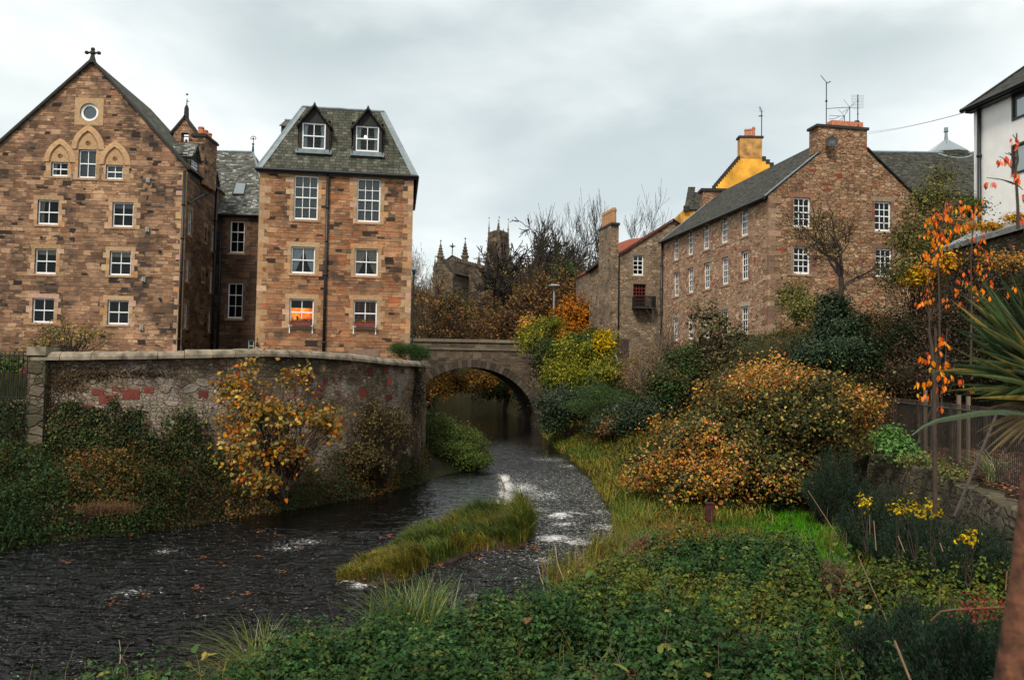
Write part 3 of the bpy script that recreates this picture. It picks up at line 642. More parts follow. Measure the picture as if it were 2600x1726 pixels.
# round window in its square stone
m2 = MB(); sq = frA.rect(1, 640, 887, 505, 735); N = 48; R1 = rr_+.06
def sqp(t):
    c, s = math.cos(t), math.sin(t); k = max(abs(c)/((sq[1]-sq[0])/2), abs(s)/((sq[3]-sq[2])/2)); return ((sq[0]+sq[1])/2+c/k, (sq[2]+sq[3])/2+s/k)
for q in range(N):
    t0, t1 = 2*math.pi*q/N, 2*math.pi*(q+1)/N
    a0, a1 = (rc[0]+R1*math.cos(t0), rc[1]+R1*math.sin(t0)), (rc[0]+R1*math.cos(t1), rc[1]+R1*math.sin(t1)); b0_, b1_ = sqp(t0), sqp(t1)
    m2.poly([frA.w(a0[0], .02, a0[1]), frA.w(b0_[0], .02, b0_[1]), frA.w(b1_[0], .02, b1_[1]), frA.w(a1[0], .02, a1[1])], (.42, .275, .15))
    m2.poly([frA.w(b0_[0], .02, b0_[1]), frA.w(b0_[0], -.05, b0_[1]), frA.w(b1_[0], -.05, b1_[1]), frA.w(b1_[0], .02, b1_[1])], (.4, .26, .15))
    m2.poly([frA.w(a0[0], .02, a0[1]), frA.w(a1[0], .02, a1[1]), frA.w(a1[0], -.2, a1[1]), frA.w(a0[0], -.2, a0[1])], (.3, .19, .11))
m2.build('round_window_stone', 'ashlar', A)
m2 = MB(); pn = MB()
for q in range(N):
    t0, t1 = 2*math.pi*q/N, 2*math.pi*(q+1)/N
    for (ra, rb, d0, d1) in ((rr_*.80, rr_+.05, -.1, -.1), (rr_*.80, rr_*.80, -.1, -.16)):
        m2.poly([frA.w(rc[0]+ra*math.cos(t0), d0, rc[1]+ra*math.sin(t0)), frA.w(rc[0]+rb*math.cos(t0), d1, rc[1]+rb*math.sin(t0)), frA.w(rc[0]+rb*math.cos(t1), d1, rc[1]+rb*math.sin(t1)), frA.w(rc[0]+ra*math.cos(t1), d0, rc[1]+ra*math.sin(t1))])
    pn.poly([frA.w(rc[0], -.15, rc[1]), frA.w(rc[0]+rr_*.82*math.cos(t0), -.15, rc[1]+rr_*.82*math.sin(t0)), frA.w(rc[0]+rr_*.82*math.cos(t1), -.15, rc[1]+rr_*.82*math.sin(t1))])
wn = m2.build('window', 'white_paint', A); wn['label'] = 'round white-framed window high in the gable'; pn.build('pane', 'glass', wn)
m2 = MB()
for i in range(16): z = rc[1]-rr_+2*rr_*i/16; m2.box(frA, rc[0]-rr_, rc[0]+rr_, -.24, -.22, z, z+2*rr_/16*.8)
m2.build('blind', 'curtain_white', wn)
for i, r in side.items():
    if r[1] < 9.3:
        window(A, frAS, r, surround=([(.24, .16, .10), (.3, .19, .11)], .012, .2), inset=.05 if i < 6 else .12, paint='white_paint' if i < 6 else 'dark_wood', sill=True)
quoins(A, frA, WA, -1, 4.0, ZE-.4, PK)
m2 = MB()
for q in ((1, 1270, 1210), (2, 1265, 450), (2, 1233, 875), (2, 1215, 1290)):
    u, z = frA.uz(*q); mv = MB(); mv.box(frA, u-.11, u+.11, 0, .12, z-.15, z+.15); mv.box(frA, u-.08, u+.03, .12, .16, z-.11, z+.11); mv.box(frA, u-.13, u+.13, 0, .03, z-.17, z+.17); mv.build('flue_vent', 'grey_plastic', A)
for q in ((2, 1368, 632), (2, 1372, 1043)):
    u, z = frA.uz(*q); mv = MB(); c = frA.w(u, 0, z); mv.tube([c, c+np.append(frA.n*.14, 0)], .085, 10); mv.build('waste_pipe', 'iron', A)
downpipe(A, [frA.w(WA-.12, .1, ZE-.35), frA.w(WA-.12, .1, 4.2)], .085)
mb = MB(); mb.tube([frAS.w(-.1, .16, ZE-.12), frAS.w(6.2, .16, ZE-.12)], .08, 6); mb.tube([frAS.w(.35, .08, frAS.uz(1, 1600, 1395)[1]), frAS.w(3.3, .08, frAS.uz(1, 1720, 1320)[1]+.1)], .05, 6); mb.build('gutter', 'iron', A)
downpipe(A, [frAS.w(5.9, .1, ZE-.2), frAS.w(5.9, .1, 4.2)], .1)
# dormers on the right-hand slope, seen from the side: (back distance along side wall, half width, ridge height)
def side_dormer(v0, v1, zr, zs, out=.05):
    """box dormer with gabled slate roof facing +u; v0..v1 along the side wall"""
    dm = MB(); vm_ = (v0+v1)/2; k = (ZP-ZE)/(WA-UP)
    for (va, vb, za, zb) in ((v0-.12, vm_, zs, zr), (v1+.12, vm_, zs, zr)):
        ua = -out
        uin_a = (za-ZE)/k; uin_b = (zb-ZE)/k
        a, b = frAS.w(va, out+.15, za), frAS.w(vb, out+.15, zb); c, d = frAS.w(vb, -uin_b-.1, zb), frAS.w(va, -uin_a-.1, za)
        slab(dm, a, b, c, d, .08) if va < vb else slab(dm, b, a, d, c, .08)
    rf = dm.build('dormer_roof', 'slate_lichen', A)
    ck = MB()
    for v in (v0, v1): ck.poly([frAS.w(v, 0, ZE-.1), frAS.w(v, 0, zs), frAS.w(v, -(zs-ZE)/k-.2, zs)])
    wz0 = ZE+.15
    wall_open(ck, frAS, [(v0, ZE-.6), (v1, ZE-.6), (v1, zs), (vm_, zr-.1), (v0, zs)], [(v0+.18, v1-.18, wz0, zs-.1)], d=.02, reveal=.1)
    ck.build('dormer_cheek', 'slate_grey', A)
    window(A, frAS, (v0+.18, v1-.18, wz0, zs-.1), d=.02, inset=.03, sill=False)
k1 = frAS.uz(1, 1635, 1100)[0]
zd = at(1, 1645, 893, 51.2)[2]
side_dormer(.5, 2.1, zd, zd-1.0)
v2 = frAS.uz(1, 1832, 1250)[0]
zd2 = at(1, 1822, 1115, 50+v2-.4)[2]
side_dormer(v2-.75, v2+.75, zd2, zd2-.85)
# stone chimney stack between the dormers
v3 = 3.1
def cross_at(k, x, y, Y): p = at(k, x, y, Y); return p
c1, c2 = at(1, 1650, 830, 52.6), at(1, 1755, 830, 52.6)
frc = Fr(c1, c2); zt = c1[2]
mb = MB(); mb.box(frc, 0, frc.L, -2.2, 0, ZE-.5, zt); mb.build('chimney', 'stone_gable_house', A)
mb = MB(); mb.box(frc, -.1, frc.L+.1, -2.3, .1, zt, zt+.12); mb.box(frc, -.05, frc.L+.05, -2.25, .05, zt+.12, zt+.2); ch = mb.build('chimney_cap', 'soot_stone', A)
for i in range(3):
    mb = MB(); chimney_pot(mb, frc.w(frc.L*.5, -.35-.7*i, zt+.2), .2, .5); mb.build('chimney_pot', 'terracotta', A)
# bellcote
b1, b2 = at(1, 1482, 888, 57), at(1, 1668, 888, 57); frb = Fr(b1, b2); LB = frb.L
zb0 = b1[2]-2; zb1 = at(1, 1470, 778, 57)[2]; zbp = at(1, 1577, 665, 57)[2]; zo = at(1, 1577, 885, 57)[2]; zot = at(1, 1577, 800, 57)[2]
mb = MB(); uo0, uo1 = LB*.36, LB*.70
wall_open(mb, frb, [(0, zb0), (LB, zb0), (LB, zb1), (LB*.5, zbp), (0, zb1)], [(uo0, uo1, zo, zot)], reveal=.5)
wall_open(mb, frb, [(0, zb0), (LB, zb0), (LB, zb1), (LB*.5, zbp), (0, zb1)], [(uo0, uo1, zo, zot)], d=-.5, reveal=0)
mb.poly([frb.w(0, 0, zb0), frb.w(0, 0, zb1), frb.w(0, -.5, zb1), frb.w(0, -.5, zb0)]); mb.poly([frb.w(LB, 0, zb0), frb.w(LB, 0, zb1), frb.w(LB, -.5, zb1), frb.w(LB, -.5, zb0)])
bc = mb.build('bellcote', 'stone_gable_house', A)
mb = MB()
for s_, ue in ((-1, -.35), (1, LB+.35)):
    ze = zb1-(zbp-zb1)/(LB/2)*.35
    a, b, c, d = frb.w(ue, .12, ze+.1), frb.w(LB/2, .12, zbp+.1), frb.w(LB/2, -.62, zbp+.1), frb.w(ue, -.62, ze+.1); slab(mb, a, b, c, d, .13)
mb.tube([frb.w(LB/2, -.25, zbp), frb.w(LB/2, -.25, zbp+.7), frb.w(LB/2, -.25, zbp+.9)], [.18, .15, .08], 6)
zt_ = at(1, 1587, 500, 57)[2]; p = frb.w(LB/2, -.25, zbp+.8); mb.tube([p, np.array([p[0], p[1], zt_])], [.045, .025], 5); mb.lathe(p+Z3*.8, [(.02, 0), (.09, .08), (.02, .16)], 8)
hv = zt_-p[2]; mb.poly([p+Z3*hv*.62, p+Z3*hv*.82, p+np.array([.22, 0, hv*.64])])
mb.build('bellcote_coping', 'soot_stone', A)
# pointed head of the bellcote opening and the bell
mb = MB(); ww = (uo1-uo0)
mb.lathe(frb.w((uo0+uo1)/2, -.25, zo+.05), [(.16, 0), (.12, .08), (.09, .2), (.04, .26)], 10); mb.tube([frb.w(uo0, -.25, zo+.5), frb.w(uo1, -.25, zo+.5)], .04, 5); mb.build('bell', 'iron', A)
# low slate ridge the bellcote rises from
p1, p2 = at(1, 1430, 893, 56.5), at(1, 1800, 893, 56.5)

# ---------------------------------------------------------------- B: dark recessed wing
YB = 56.4
pl, pr_ = at(2, 1866, 900, YB), at(2, 2260, 900, YB+.1); frB = Fr(pl, pr_); WB = frB.L+3
zeB = frB.uz(2, 2050, 322)[1]
B = thing('recessed_wing', 'narrow dark stone wing with slate roof and tall windows between two houses', 'house', frB.w(frB.L/2, 0, 4.4))
rb = [frB.rect(2, 1968, 2092, 375, 648), frB.rect(2, 1948, 2076, 905, 1207), frB.rect(2, 2118, 2172, 1390, 1500)]
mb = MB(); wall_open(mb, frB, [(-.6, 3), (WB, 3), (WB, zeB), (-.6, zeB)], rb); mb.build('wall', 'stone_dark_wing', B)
PB = [(.12, .075, .05), (.15, .10, .065)]
window(B, frB, rb[0], 2, (1, 2), surround=(PB, .012, .22), bar=.035); window(B, frB, rb[1], 2, (1, 2), surround=(PB, .012, .22), bar=.035); window(B, frB, rb[2], 1, (1, 1), bar=.035)
zrB = at(1, 2165, 968, 61)[2]; rl = at(1, 1785, 958, 61); rr2 = at(1, 2165, 968, 61); he = frB.w(frB.uz(1, 2262, 1480)[0]+.6, .2, zeB)
mb = MB(); e0 = frB.w(-.7, .25, zeB-.05)
slab(mb, e0, he, rr2, rl+np.array([-1.5, 0, 0]), .12)
hb = np.array([he[0]+.3, rr2[1]+6, zeB]); mb.poly([he, hb, rr2]); mb.poly([rl+np.array([-1.5, 0, 0]), rr2, hb, np.array([rl[0]-1.5, hb[1], zeB])])
mb.build('roof', 'slate_lichen', B)
mb = MB(); mb.tube([rl+np.array([-1.5, 0, .02]), rr2+Z3*.02], .09, 6); mb.tube([rr2, he], .09, 6); mb.build('ridge_flashing', 'lead', B)
mb = MB(); mb.tube([frB.w(-.6, .28, zeB-.06), frB.w(WB, .28, zeB-.06)], .09, 6); mb.build('gutter', 'iron', B)
mb = MB(); top = at(1, 2166, 830, 61); mb.tube([rr2, rr2+Z3*.5], [.09, .06], 6); mb.tube([rr2+Z3*.5, np.array([rr2[0], rr2[1], top[2]])], [.04, .012], 5)
for zz_, r_ in ((.55, .12), (.95, .1)): mb.lathe(rr2+Z3*zz_, [(.03, 0), (r_, .07), (.03, .14)], 8)
for s_ in (-1, 1):
    pts = [rr2+np.array([s_*.20*math.sin(t), 0, 1.1+.12*math.cos(t*1.3)]) for t in np.linspace(0, 2.6, 8)]; mb.tube(pts, .025, 4)
mb.build('finial', 'iron', B)
# skylight on the front slope
def slope_pt(k, x, y):
    n = np.cross(he-e0, (rl+np.array([-1.5, 0, 0]))-e0); r = ray(*nat(k, x, y)); t = np.dot(e0-EYE, n)/np.dot(r, n); return EYE+r*t, n/np.linalg.norm(n)*(-1 if n[2] < 0 else 1)
sp = [slope_pt(1, *q) for q in ((1992, 1338), (2092, 1342), (2114, 1240), (2020, 1232))]; nn = sp[0][1]
mb = MB(); P = [q[0] for q in sp]; mb.hexa([q for q in P]+[q+nn*.12 for q in P]); sk = mb.build('skylight', 'iron', B)
cc = sum(P)/4; mb = MB(); mb.poly([cc+(q-cc)*.86+nn*.135 for q in P]); mb.build('pane', 'sky_glass', sk)
downpipe(B, [frB.w(.12, .1, zeB-.2), frB.w(.12, .1, 4.2)], .09)

# ---------------------------------------------------------------- C: house with mansard roof
pC1, pC2 = at(4, 222, 700, 46.0), at(4, 1882, 700, 47.2); frC = Fr(pC1, pC2); WC = frC.L
zeC = (frC.uz(3, 280, 905)[1]+frC.uz(3, 2140, 985)[1])/2
Cc = thing('mansard_house', 'orange-brown stone house with slate mansard roof and two dormers beside the bridge', 'house', frC.w(WC/2, 0, 4.4))
rcw = [frC.rect(3, 690, 980, 972, 1500), frC.rect(3, 1445, 1727, 1010, 1530), frC.rect(4, 587, 845, 325, 612), frC.rect(4, 1272, 1523, 345, 634), frC.rect(4, 570, 832, 885, 1178), frC.rect(4, 1258, 1512, 898, 1190)]
mb = MB(); wall_open(mb, frC, [(0, 3), (WC, 3), (WC, zeC), (0, zeC)], rcw); mb.build('wall', 'stone_mansard_house', Cc)
DC = 9.5
mb = MB()
for u in (0, WC): mb.poly([frC.w(u, 0, 3), frC.w(u, 0, zeC), frC.w(u, -DC, zeC), frC.w(u, -DC, 3)])
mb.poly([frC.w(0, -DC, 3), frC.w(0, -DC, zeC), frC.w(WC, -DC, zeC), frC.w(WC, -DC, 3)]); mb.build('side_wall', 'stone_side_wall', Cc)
PC = ASH+[(.42, .24, .12), (.36, .22, .12)]
window(Cc, frC, rcw[0], 3, (2, 2), curtain=('blind', 'blind_grey'), surround=(PC, .014, .26), bar=.035); window(Cc, frC, rcw[1], 3, (2, 2), curtain=('blind', 'blind_grey'), surround=(PC, .014, .26), bar=.035)
window(Cc, frC, rcw[2], curtain=('tied', 'curtain_white'), surround=(PC, .014, .26)); window(Cc, frC, rcw[3], curtain=('tied', 'curtain_cream'), surround=(PC, .014, .26))
wl = window(Cc, frC, rcw[4], surround=(PC, .014, .26), back='none', label='white sash window glowing orange from a lit room'); w6 = window(Cc, frC, rcw[5], surround=(PC, .014, .26), label='white sash window with red wooden shutters inside')
u0, u1, z0, z1 = rcw[4]
mb = MB(); dd = -.75; zc = z0+(z1-z0)*.70
mb.poly([frC.w(u0-.6, dd, z0-.3), frC.w(u1+.6, dd, z0-.3), frC.w(u1+.6, dd, zc), frC.w(u0-.6, dd, zc)]); mb.build('lit_room', 'lamp_lit_wall', wl)
mb = MB(); mb.poly([frC.w(u0-.6, dd, zc), frC.w(u1+.6, dd, zc), frC.w(u1+.6, dd, z1+.3), frC.w(u0-.6, dd, z1+.3)]); mb.poly([frC.w(u0-.6, -.2, z1+.3), frC.w(u1+.6, -.2, z1+.3), frC.w(u1+.6, dd, z1+.3), frC.w(u0-.6, dd, z1+.3)])
for uu in (u0-.6, u1+.6): mb.poly([frC.w(uu, -.2, z0-.3), frC.w(uu, -.2, z1+.3), frC.w(uu, dd, z1+.3), frC.w(uu, dd, z0-.3)])
mb.box(frC, u0+.62, u1, -.7, -.5, z0+.15, z0+.42); mb.box(frC, u0+.3, u0+.5, -.6, -.45, z0+.1, z0+.35); mb.tube([frC.w(u0+.4, -.5, z0+.35), frC.w(u0+.38, -.5, z0+.6)], .05, 6)
mb.build('room_lining', 'room', wl)
u0, u1, z0, z1 = rcw[5]; mb = MB()
for a in (.22, .52, .70):
    mb.box(frC, u0+(u1-u0)*a-.035, u0+(u1-u0)*a+.035, -.26, -.23, z0, z1)
nsl = 16
for i in range(nsl):
    z = z0+(z1-z0)*i/nsl; mb.box(frC, u0+.02, u1-.02, -.25, -.24, z, z+.03)
mb.build('shutters', 'red_wood', w6)
# flower boxes stand on the sills
for r, lab in ((rcw[4], 'red window box with trailing plants under the orange-lit window'), (rcw[5], 'red window box with trailing plants under the shuttered window')):
    zz_ = r[2]+.04; t = thing('window_box', lab, 'window box', frC.w((r[0]+r[1])/2, .15, zz_), 'window boxes on the mansard house')
    mb = MB(); mb.box(frC, r[0]+.08, r[1]-.08, .05, .30, zz_, zz_+.22); mb.box(frC, r[0]+.06, r[1]-.06, .04, .32, zz_+.2, zz_+.24); mb.build('box', 'red_planter', t)
    for uu in (r[0]+.04, r[1]-.04):
        mb = MB(); mb.box(frC, uu-.03, uu+.03, .03, .30, zz_-.06, zz_+.0); mb.box(frC, uu-.025, uu+.025, .02, .07, zz_-.45, zz_+.0); mb.build('bracket', 'white_paint', t)
    n = 90; P = np.array([frC.w(random.uniform(r[0]+.1, r[1]-.1), random.uniform(.08, .3), zz_+.24+random.uniform(-.02, .1)) for _ in range(n)])
    t['_leaf'] = 1; WBX = globals().setdefault('WBX', []); WBX.append((t, P))
quoins(Cc, frC, 0, 1, 4.0, zeC-.15, PC); quoins(Cc, frC, WC, -1, 4.0, zeC-.15, PC+[(.46, .27, .2), (.25, .16, .10)])
# mansard roof
tl, tr_ = frC.uz(3, 790, 155), frC.uz(3, 1775, 210)
ins = 1.55; ztop = at(3, 1280, 185, 46.6+ins)[2]
def backproj(k, x, y, d):   # point on plane d behind the facade
    f2 = Fr(frC.w(0, -d, 0), frC.w(WC, -d, 0)); return f2.uz(k, x, y)
ul_, ur_ = backproj(3, 790, 155, ins)[0], backproj(3, 1775, 210, ins)[0]
eL, eR_ = frC.w(-.2, .22, zeC), frC.w(WC+.2, .22, zeC); tL, tR = frC.w(ul_, -ins, ztop), frC.w(ur_, -ins, ztop)
bL, bR = frC.w(-.2, -DC-.2, zeC), frC.w(WC+.2, -DC-.2, zeC); tbL, tbR = frC.w(ul_, -DC+ins, ztop), frC.w(ur_, -DC+ins, ztop)
mb = MB()
# front slope with holes is closed behind the dormers, so a plain quad will do; finer rows let the slates keep their scale
mb.poly([eL, eR_, tR, tL]); mb.poly([eR_, bR, tbR, tR]); mb.poly([bL, eL, tL, tbL]); mb.poly([bR, bL, tbL, tbR]); mb.poly([tL, tR, tbR, tbL]); mb.poly([eL, bL, bR, eR_])
mb.build('roof', 'slate_mossy', Cc)
mb = MB()
def strip(mb, a, b, w_, th, nrm):
    a, b = np.asarray(a), np.asarray(b); d = (b-a)/np.linalg.norm(b-a); s_ = np.cross(d, nrm); s_ /= np.linalg.norm(s_)
    mb.hexa([a-s_*w_, a+s_*w_, b+s_*w_, b-s_*w_, a-s_*w_+nrm*th, a+s_*w_+nrm*th, b+s_*w_+nrm*th, b-s_*w_+nrm*th])
nf = np.append(frC.n, .45); nf /= np.linalg.norm(nf)
strip(mb, eL+np.append(frC.u*.16, 0), tL+np.append(frC.u*.12, 0), .14, .04, nf); mb.tube([eL, tL], .07, 6); mb.build('hip_flashing', 'lead', Cc); mb = MB(); strip(mb, eR_-np.append(frC.u*.16, 0), tR-np.append(frC.u*.12, 0), .14, .04, nf)
mb.tube([eR_, tR], .07, 6); mb.build('hip_flashing', 'lead', Cc)
mb = MB()
N = 9
for i in range(N):
    a, b = tL+(tR-tL)*i/N, tL+(tR-tL)*(i+1)/N; off = .03*math.sin(i*2.1); mb.tube([a+Z3*(.03+off*.4), b+Z3*(.03+.03*math.sin((i+1)*2.1)*.4)], .08, 6)
mb.build('ridge_flashing', 'lead', Cc)
mb = MB(); mb.tube([frC.w(-.25, .27, zeC-.02), frC.w(WC+.25, .27, zeC-.02)], .09, 6); mb.box(frC, -.2, WC+.2, .0, .18, zeC-.16, zeC+.02); mb.tube([frC.w(WC+.22, .2, zeC-.02), frC.w(WC+.22, -DC, zeC-.02)], .1, 6)
mb.build('gutter', 'iron', Cc)
kx = frC.uz(4, 960, 700)[0]; downpipe(Cc, [frC.w(kx, .12, zeC-.1), frC.w(kx, .12, 4.2)], .085)
kz = frC.uz(4, 1890, 600); mb = MB(); mb.lathe(frC.w(WC+.14, .0, kz[1]-.15), [(.03, 0), (.1, .1), (.12, .3)], 8); mb.tube([frC.w(WC+.14, 0, kz[1]-.1), frC.w(WC+.14, 0, 4.3)], .05, 6); mb.build('downpipe', 'iron', Cc)
# two dormers
for (fx0, fx1, ez, px_, py_, wx0, wx1, wy0, wy1, sy, lit) in ((725, 1138, 350, 935, 125, 788, 1070, 342, 660, 690, 0), (1378, 1768, 385, 1577, 165, 1432, 1710, 380, 690, 722, 1)):
    fd = Fr(frC.w(0, .02, 0), frC.w(WC, .02, 0)); r = fd.rect(3, wx0, wx1, wy0, wy1)
    a0, a1 = fd.uz(3, fx0, 550)[0], fd.uz(3, fx1, 550)[0]; ze_, zp_, zs_ = fd.uz(3, fx1, ez)[1], fd.uz(3, px_, py_)[1], fd.uz(3, (fx0+fx1)/2, sy)[1]; um = (a0+a1)/2
    # set the dormer face where the mansard slope meets its sill
    kf = ins/(ztop-zeC); ff = (zs_-zeC)*kf-.22
    fd = Fr(frC.w(0, -ff, 0), frC.w(WC, -ff, 0)); r = fd.rect(3, wx0, wx1, wy0, wy1)
    a0, a1 = fd.uz(3, fx0, 550)[0], fd.uz(3, fx1, 550)[0]; ze_, zp_, zs_ = fd.uz(3, (fx0+fx1)/2, (ez+25))[1], fd.uz(3, px_, py_)[1], fd.uz(3, (fx0+fx1)/2, sy)[1]; um = (a0+a1)/2
    mb = MB(); wall_open(mb, fd, [(a0+.1, zs_-.05), (a1-.1, zs_-.05), (a1-.1, ze_), (um, zp_-.15), (a0+.1, ze_)], [r], reveal=.12)
    for uu in (a0+.1, a1-.1): mb.poly([fd.w(uu, 0, zs_-.05), fd.w(uu, 0, ze_), fd.w(uu, -2.2, ze_), fd.w(uu, -.6, zs_-.05)])
    # front boarding battens
    for q in range(5):
        t = q/5
        for s_ in (-1, 1): mb.box(fd, um+s_*(a1-a0)/2*(1-t)*.85-.03, um+s_*(a1-a0)/2*(1-t)*.85+.03, 0, .02, r[3]+.05, ze_+(zp_-ze_)*t*.8)
    dm = mb.build('dormer', 'black_timber', Cc)
    mb = MB(); kk = (zp_-ze_)/((a1-a0)/2)
    for s_, ue in ((-1, a0-.05), (1, a1+.05)):
        zl = ze_-.1*kk*.5; a, b, c, d = fd.w(ue, .28, zl), fd.w(um, .28, zp_+.02), fd.w(um, -2.6, zp_+.02), fd.w(ue, -2.6, zl); slab(mb, a, b, c, d, .09)
    mb.build('roof', 'slate_grey', dm)
    mb = MB(); mb.tube([fd.w(um, .3, zp_+.03), fd.w(um, -2.4, zp_+.03)], .05, 6); mb.box(fd, a0-.05, a1+.05, -.1, .16, zs_-.12, zs_-.03); mb.box(fd, a0+.1, a1-.1, -.1, .10, zs_-.03, r[2]); mb.box(fd, a0-.05, a0+.05, 0, .1, zs_-.15, zs_+.12); mb.box(fd, a1-.05, a1+.05, 0, .1, zs_-.15, zs_+.12)
    mb.build('flashing', 'lead', dm)
    wn = window(Cc, fd, r, curtain=('side', 'curtain_white'), sill=False, back='room_warm', inset=.05)
    if lit:
        mb = MB(); mb.lathe(fd.w(r[0]+(r[1]-r[0])*.40, -.5, r[2]+(r[3]-r[2])*.58), [(.02, 0), (.07, .05), (.08, .12), (.05, .2), (.02, .22)], 8); mb.build('lamp', 'bulb', wn)
# dormer on the left side slope, seen side-on
fs = Fr(frC.w(-.2, -3.2, 0), frC.w(WC, -3.2, 0)); A0 = fs.uz(3, 520, 450)[0]; zA = fs.uz(3, 530, 255)[1]; zB_ = fs.uz(3, 530, 375)[1]; zC_ = fs.uz(3, 520, 545)[1]
mb = MB(); mb.box(fs, A0+.08, A0+3, -1.8, 0, zC_-.1, zB_); dm = mb.build('dormer', 'black_timber', Cc)
mb = MB(); slab(mb, fs.w(A0-.02, .12, zB_), fs.w(A0+3, .12, zB_), fs.w(A0+3, -.9, zA), fs.w(A0+.2, -.9, zA), .06); slab(mb, fs.w(A0+.2, -.9, zA), fs.w(A0+3, -.9, zA), fs.w(A0+3, -1.92, zB_), fs.w(A0-.02, -1.92, zB_), .06); mb.build('roof', 'slate_lichen', dm)
mb = MB(); mb.tube([fs.w(A0+.15, -.9, zA+.03), fs.w(A0+3, -.9, zA+.03)], .06, 6); mb.build('flashing', 'lead', dm)
# long stone plaque low on the front
q = frC.rect(4, 1205, 1540, 1425, 1520); mb = MB(); mb.box(frC, q[0], q[1], 0, .08, q[2], q[3]); mb.box(frC, q[0]+.08, q[1]-.08, .08, .12, q[2]+.1, q[3]-.08); mb.build('trough_stone', 'plaque', Cc)
# small wall lamp by the left corner
u, z = frC.uz(4, 230, 1380); mb = MB(); p = frC.w(u, .18, z); mb.tube([frC.w(u, 0, z+.3), frC.w(u, .18, z+.38), p+Z3*.2], .02, 5); mb.lathe(p-Z3*.1, [(.06, 0), (.1, .05), (.05, .25), (.02, .3)], 8); mb.build('wall_lamp', 'iron', Cc)

# ---------------------------------------------------------------- D: long rubble house on the right
pN = at(7, 1588, 700, 50.0); XF, YF = (1527-1181)/1900*67.9, 67.9
frD = Fr((XF, YF), pN); LD = frD.L                      # facade: u from far end to the near corner
frG = Fr(pN, frD.w(LD, -10.4, 0)); WG = frG.L           # gable
zeD = frG.uz(6, 1575, 1035)[1]-.15; umG = WG/2
zpD = zeD+umG*math.tan(math.radians(39.5))
D = thing('rubble_house', 'long rubble stone house with rows of white sash windows on the right bank', 'house', frG.w(umG, -6, 6.2))
rows_px = [[(780, 813, 345, 545), (900, 940, 290, 500), (1030, 1080, 230, 445), (1182, 1240, 155, 392), (1348, 1415, 90, 335)],
           [(780, 817, 655, 852), (900, 945, 605, 820), (1038, 1085, 560, 785), (1188, 1248, 515, 750), (1355, 1418, 465, 710)],
           [(778, 808, 1055, 1258), (900, 943, 1015, 1225), (1038, 1075, 985, 1205), (1188, 1243, 960, 1190), (1360, 1410, 935, 1172)]]
Dw = []
for row in rows_px:
    rs = [frD.rect(7, *q) for q in row]; zt = np.median([r[3] for r in rs]); zb = np.median([r[2] for r in rs]); 
    for r in rs: um = (r[0]+r[1])/2; Dw.append((um-.52, um+.52, zb, zt))
gw = [frG.rect(6, 1803, 1948, 1085, 1338), frG.rect(7, 1803, 1945, 425, 660), frG.rect(8, 292, 392, 873, 1055), frG.rect(8, 298, 398, 1160, 1337)]
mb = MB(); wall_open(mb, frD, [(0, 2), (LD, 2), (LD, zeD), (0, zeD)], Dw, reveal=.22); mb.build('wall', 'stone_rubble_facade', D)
mb = MB(); wall_open(mb, frG, [(0, 2), (WG, 2), (WG, zeD), (umG, zpD), (0, zeD)], gw, reveal=.22)
f3 = Fr(frD.w(0, -WG, 0), frD.w(0, 0, 0)); wall_open(mb, f3, [(0, 2), (WG, 2), (WG, zeD), (umG, zpD), (0, zeD)], []); mb.poly([frD.w(0, -WG, 2), frD.w(0, -WG, zeD), frG.w(WG, 0, zeD), frG.w(WG, 0, 2)])
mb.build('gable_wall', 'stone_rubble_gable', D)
PD = [(.34, .21, .13), (.29, .18, .12), (.38, .25, .17), (.24, .12, .08), (.30, .2, .14)]
PD2 = [(.20, .10, .065), (.17, .09, .06), (.24, .16, .11)]
for i, r in enumerate(Dw): window(D, frD, r, 3, (2, 2), surround=(PD+[(.42, .31, .24)] if i >= 5 else PD, .02, .24), bar=.045, inset=.10, stile=.1)
for r in gw: window(D, frG, r, 3, (2, 2), surround=(PD2, .02, .26), bar=.045, inset=.12, stile=.09)
quoins(D, frG, 0, 1, 2.2, zeD-.1, [(.25, .16, .10), (.17, .11, .075), (.3, .2, .13)], .03, ww=(.4, .75), hh=(.28, .4)); quoins(D, frD, LD, -1, 2.2, zeD-.1, PD, .03, ww=(.35, .7), hh=(.28, .4))
mb = MB(); G2 = np.append(frG.u, 0)
cu0 = frG.uz(6, 2010, 560)[0]; cu1 = frG.uz(8, 243, 480)[0]; zc_ = frG.uz(6, 2150, 490)[1]
def gpt(u, back, z): return frD.w(LD-back, -u, z)
ovs = .28; kD = (zpD-zeD)/umG
slab(mb, gpt(-ovs, -.02, zeD-ovs*kD+.12), gpt(umG, -.02, zpD+.12), gpt(umG, LD+.1, zpD+.12), gpt(-ovs, LD+.1, zeD-ovs*kD+.12), .1)
slab(mb, gpt(umG, -.02, zpD+.12), gpt(WG+ovs, -.02, zeD-ovs*kD+.12), gpt(WG+ovs, LD+.1, zeD-ovs*kD+.12), gpt(umG, LD+.1, zpD+.12), .1)
mb.build('roof', 'slate_grey', D)
mb = MB()
for (ua, ub, b) in ((-ovs, umG, 0), (-ovs, umG, LD)): 
    if b == 0: ub = cu0
    za, zb = zeD-ovs*kD, zeD+kD*ub
    p, q = gpt(ua, b, za+.1), gpt(ub, b, zb+.1); nr = np.array([0, 0, 1.])
    strip(mb, p+np.append(-frD.u*.12, 0)*0, q, .10, .07, np.array([0, 0, 1.]))
mb.build('verge_flashing', 'lead', D)
mb = MB(); strip(mb, gpt(cu1, 0, zeD+kD*(WG-cu1)+.1), gpt(WG+ovs, 0, zeD-ovs*kD+.1), .14, .09, np.array([0, 0, 1.])); mb.build('verge', 'soot_stone', D)
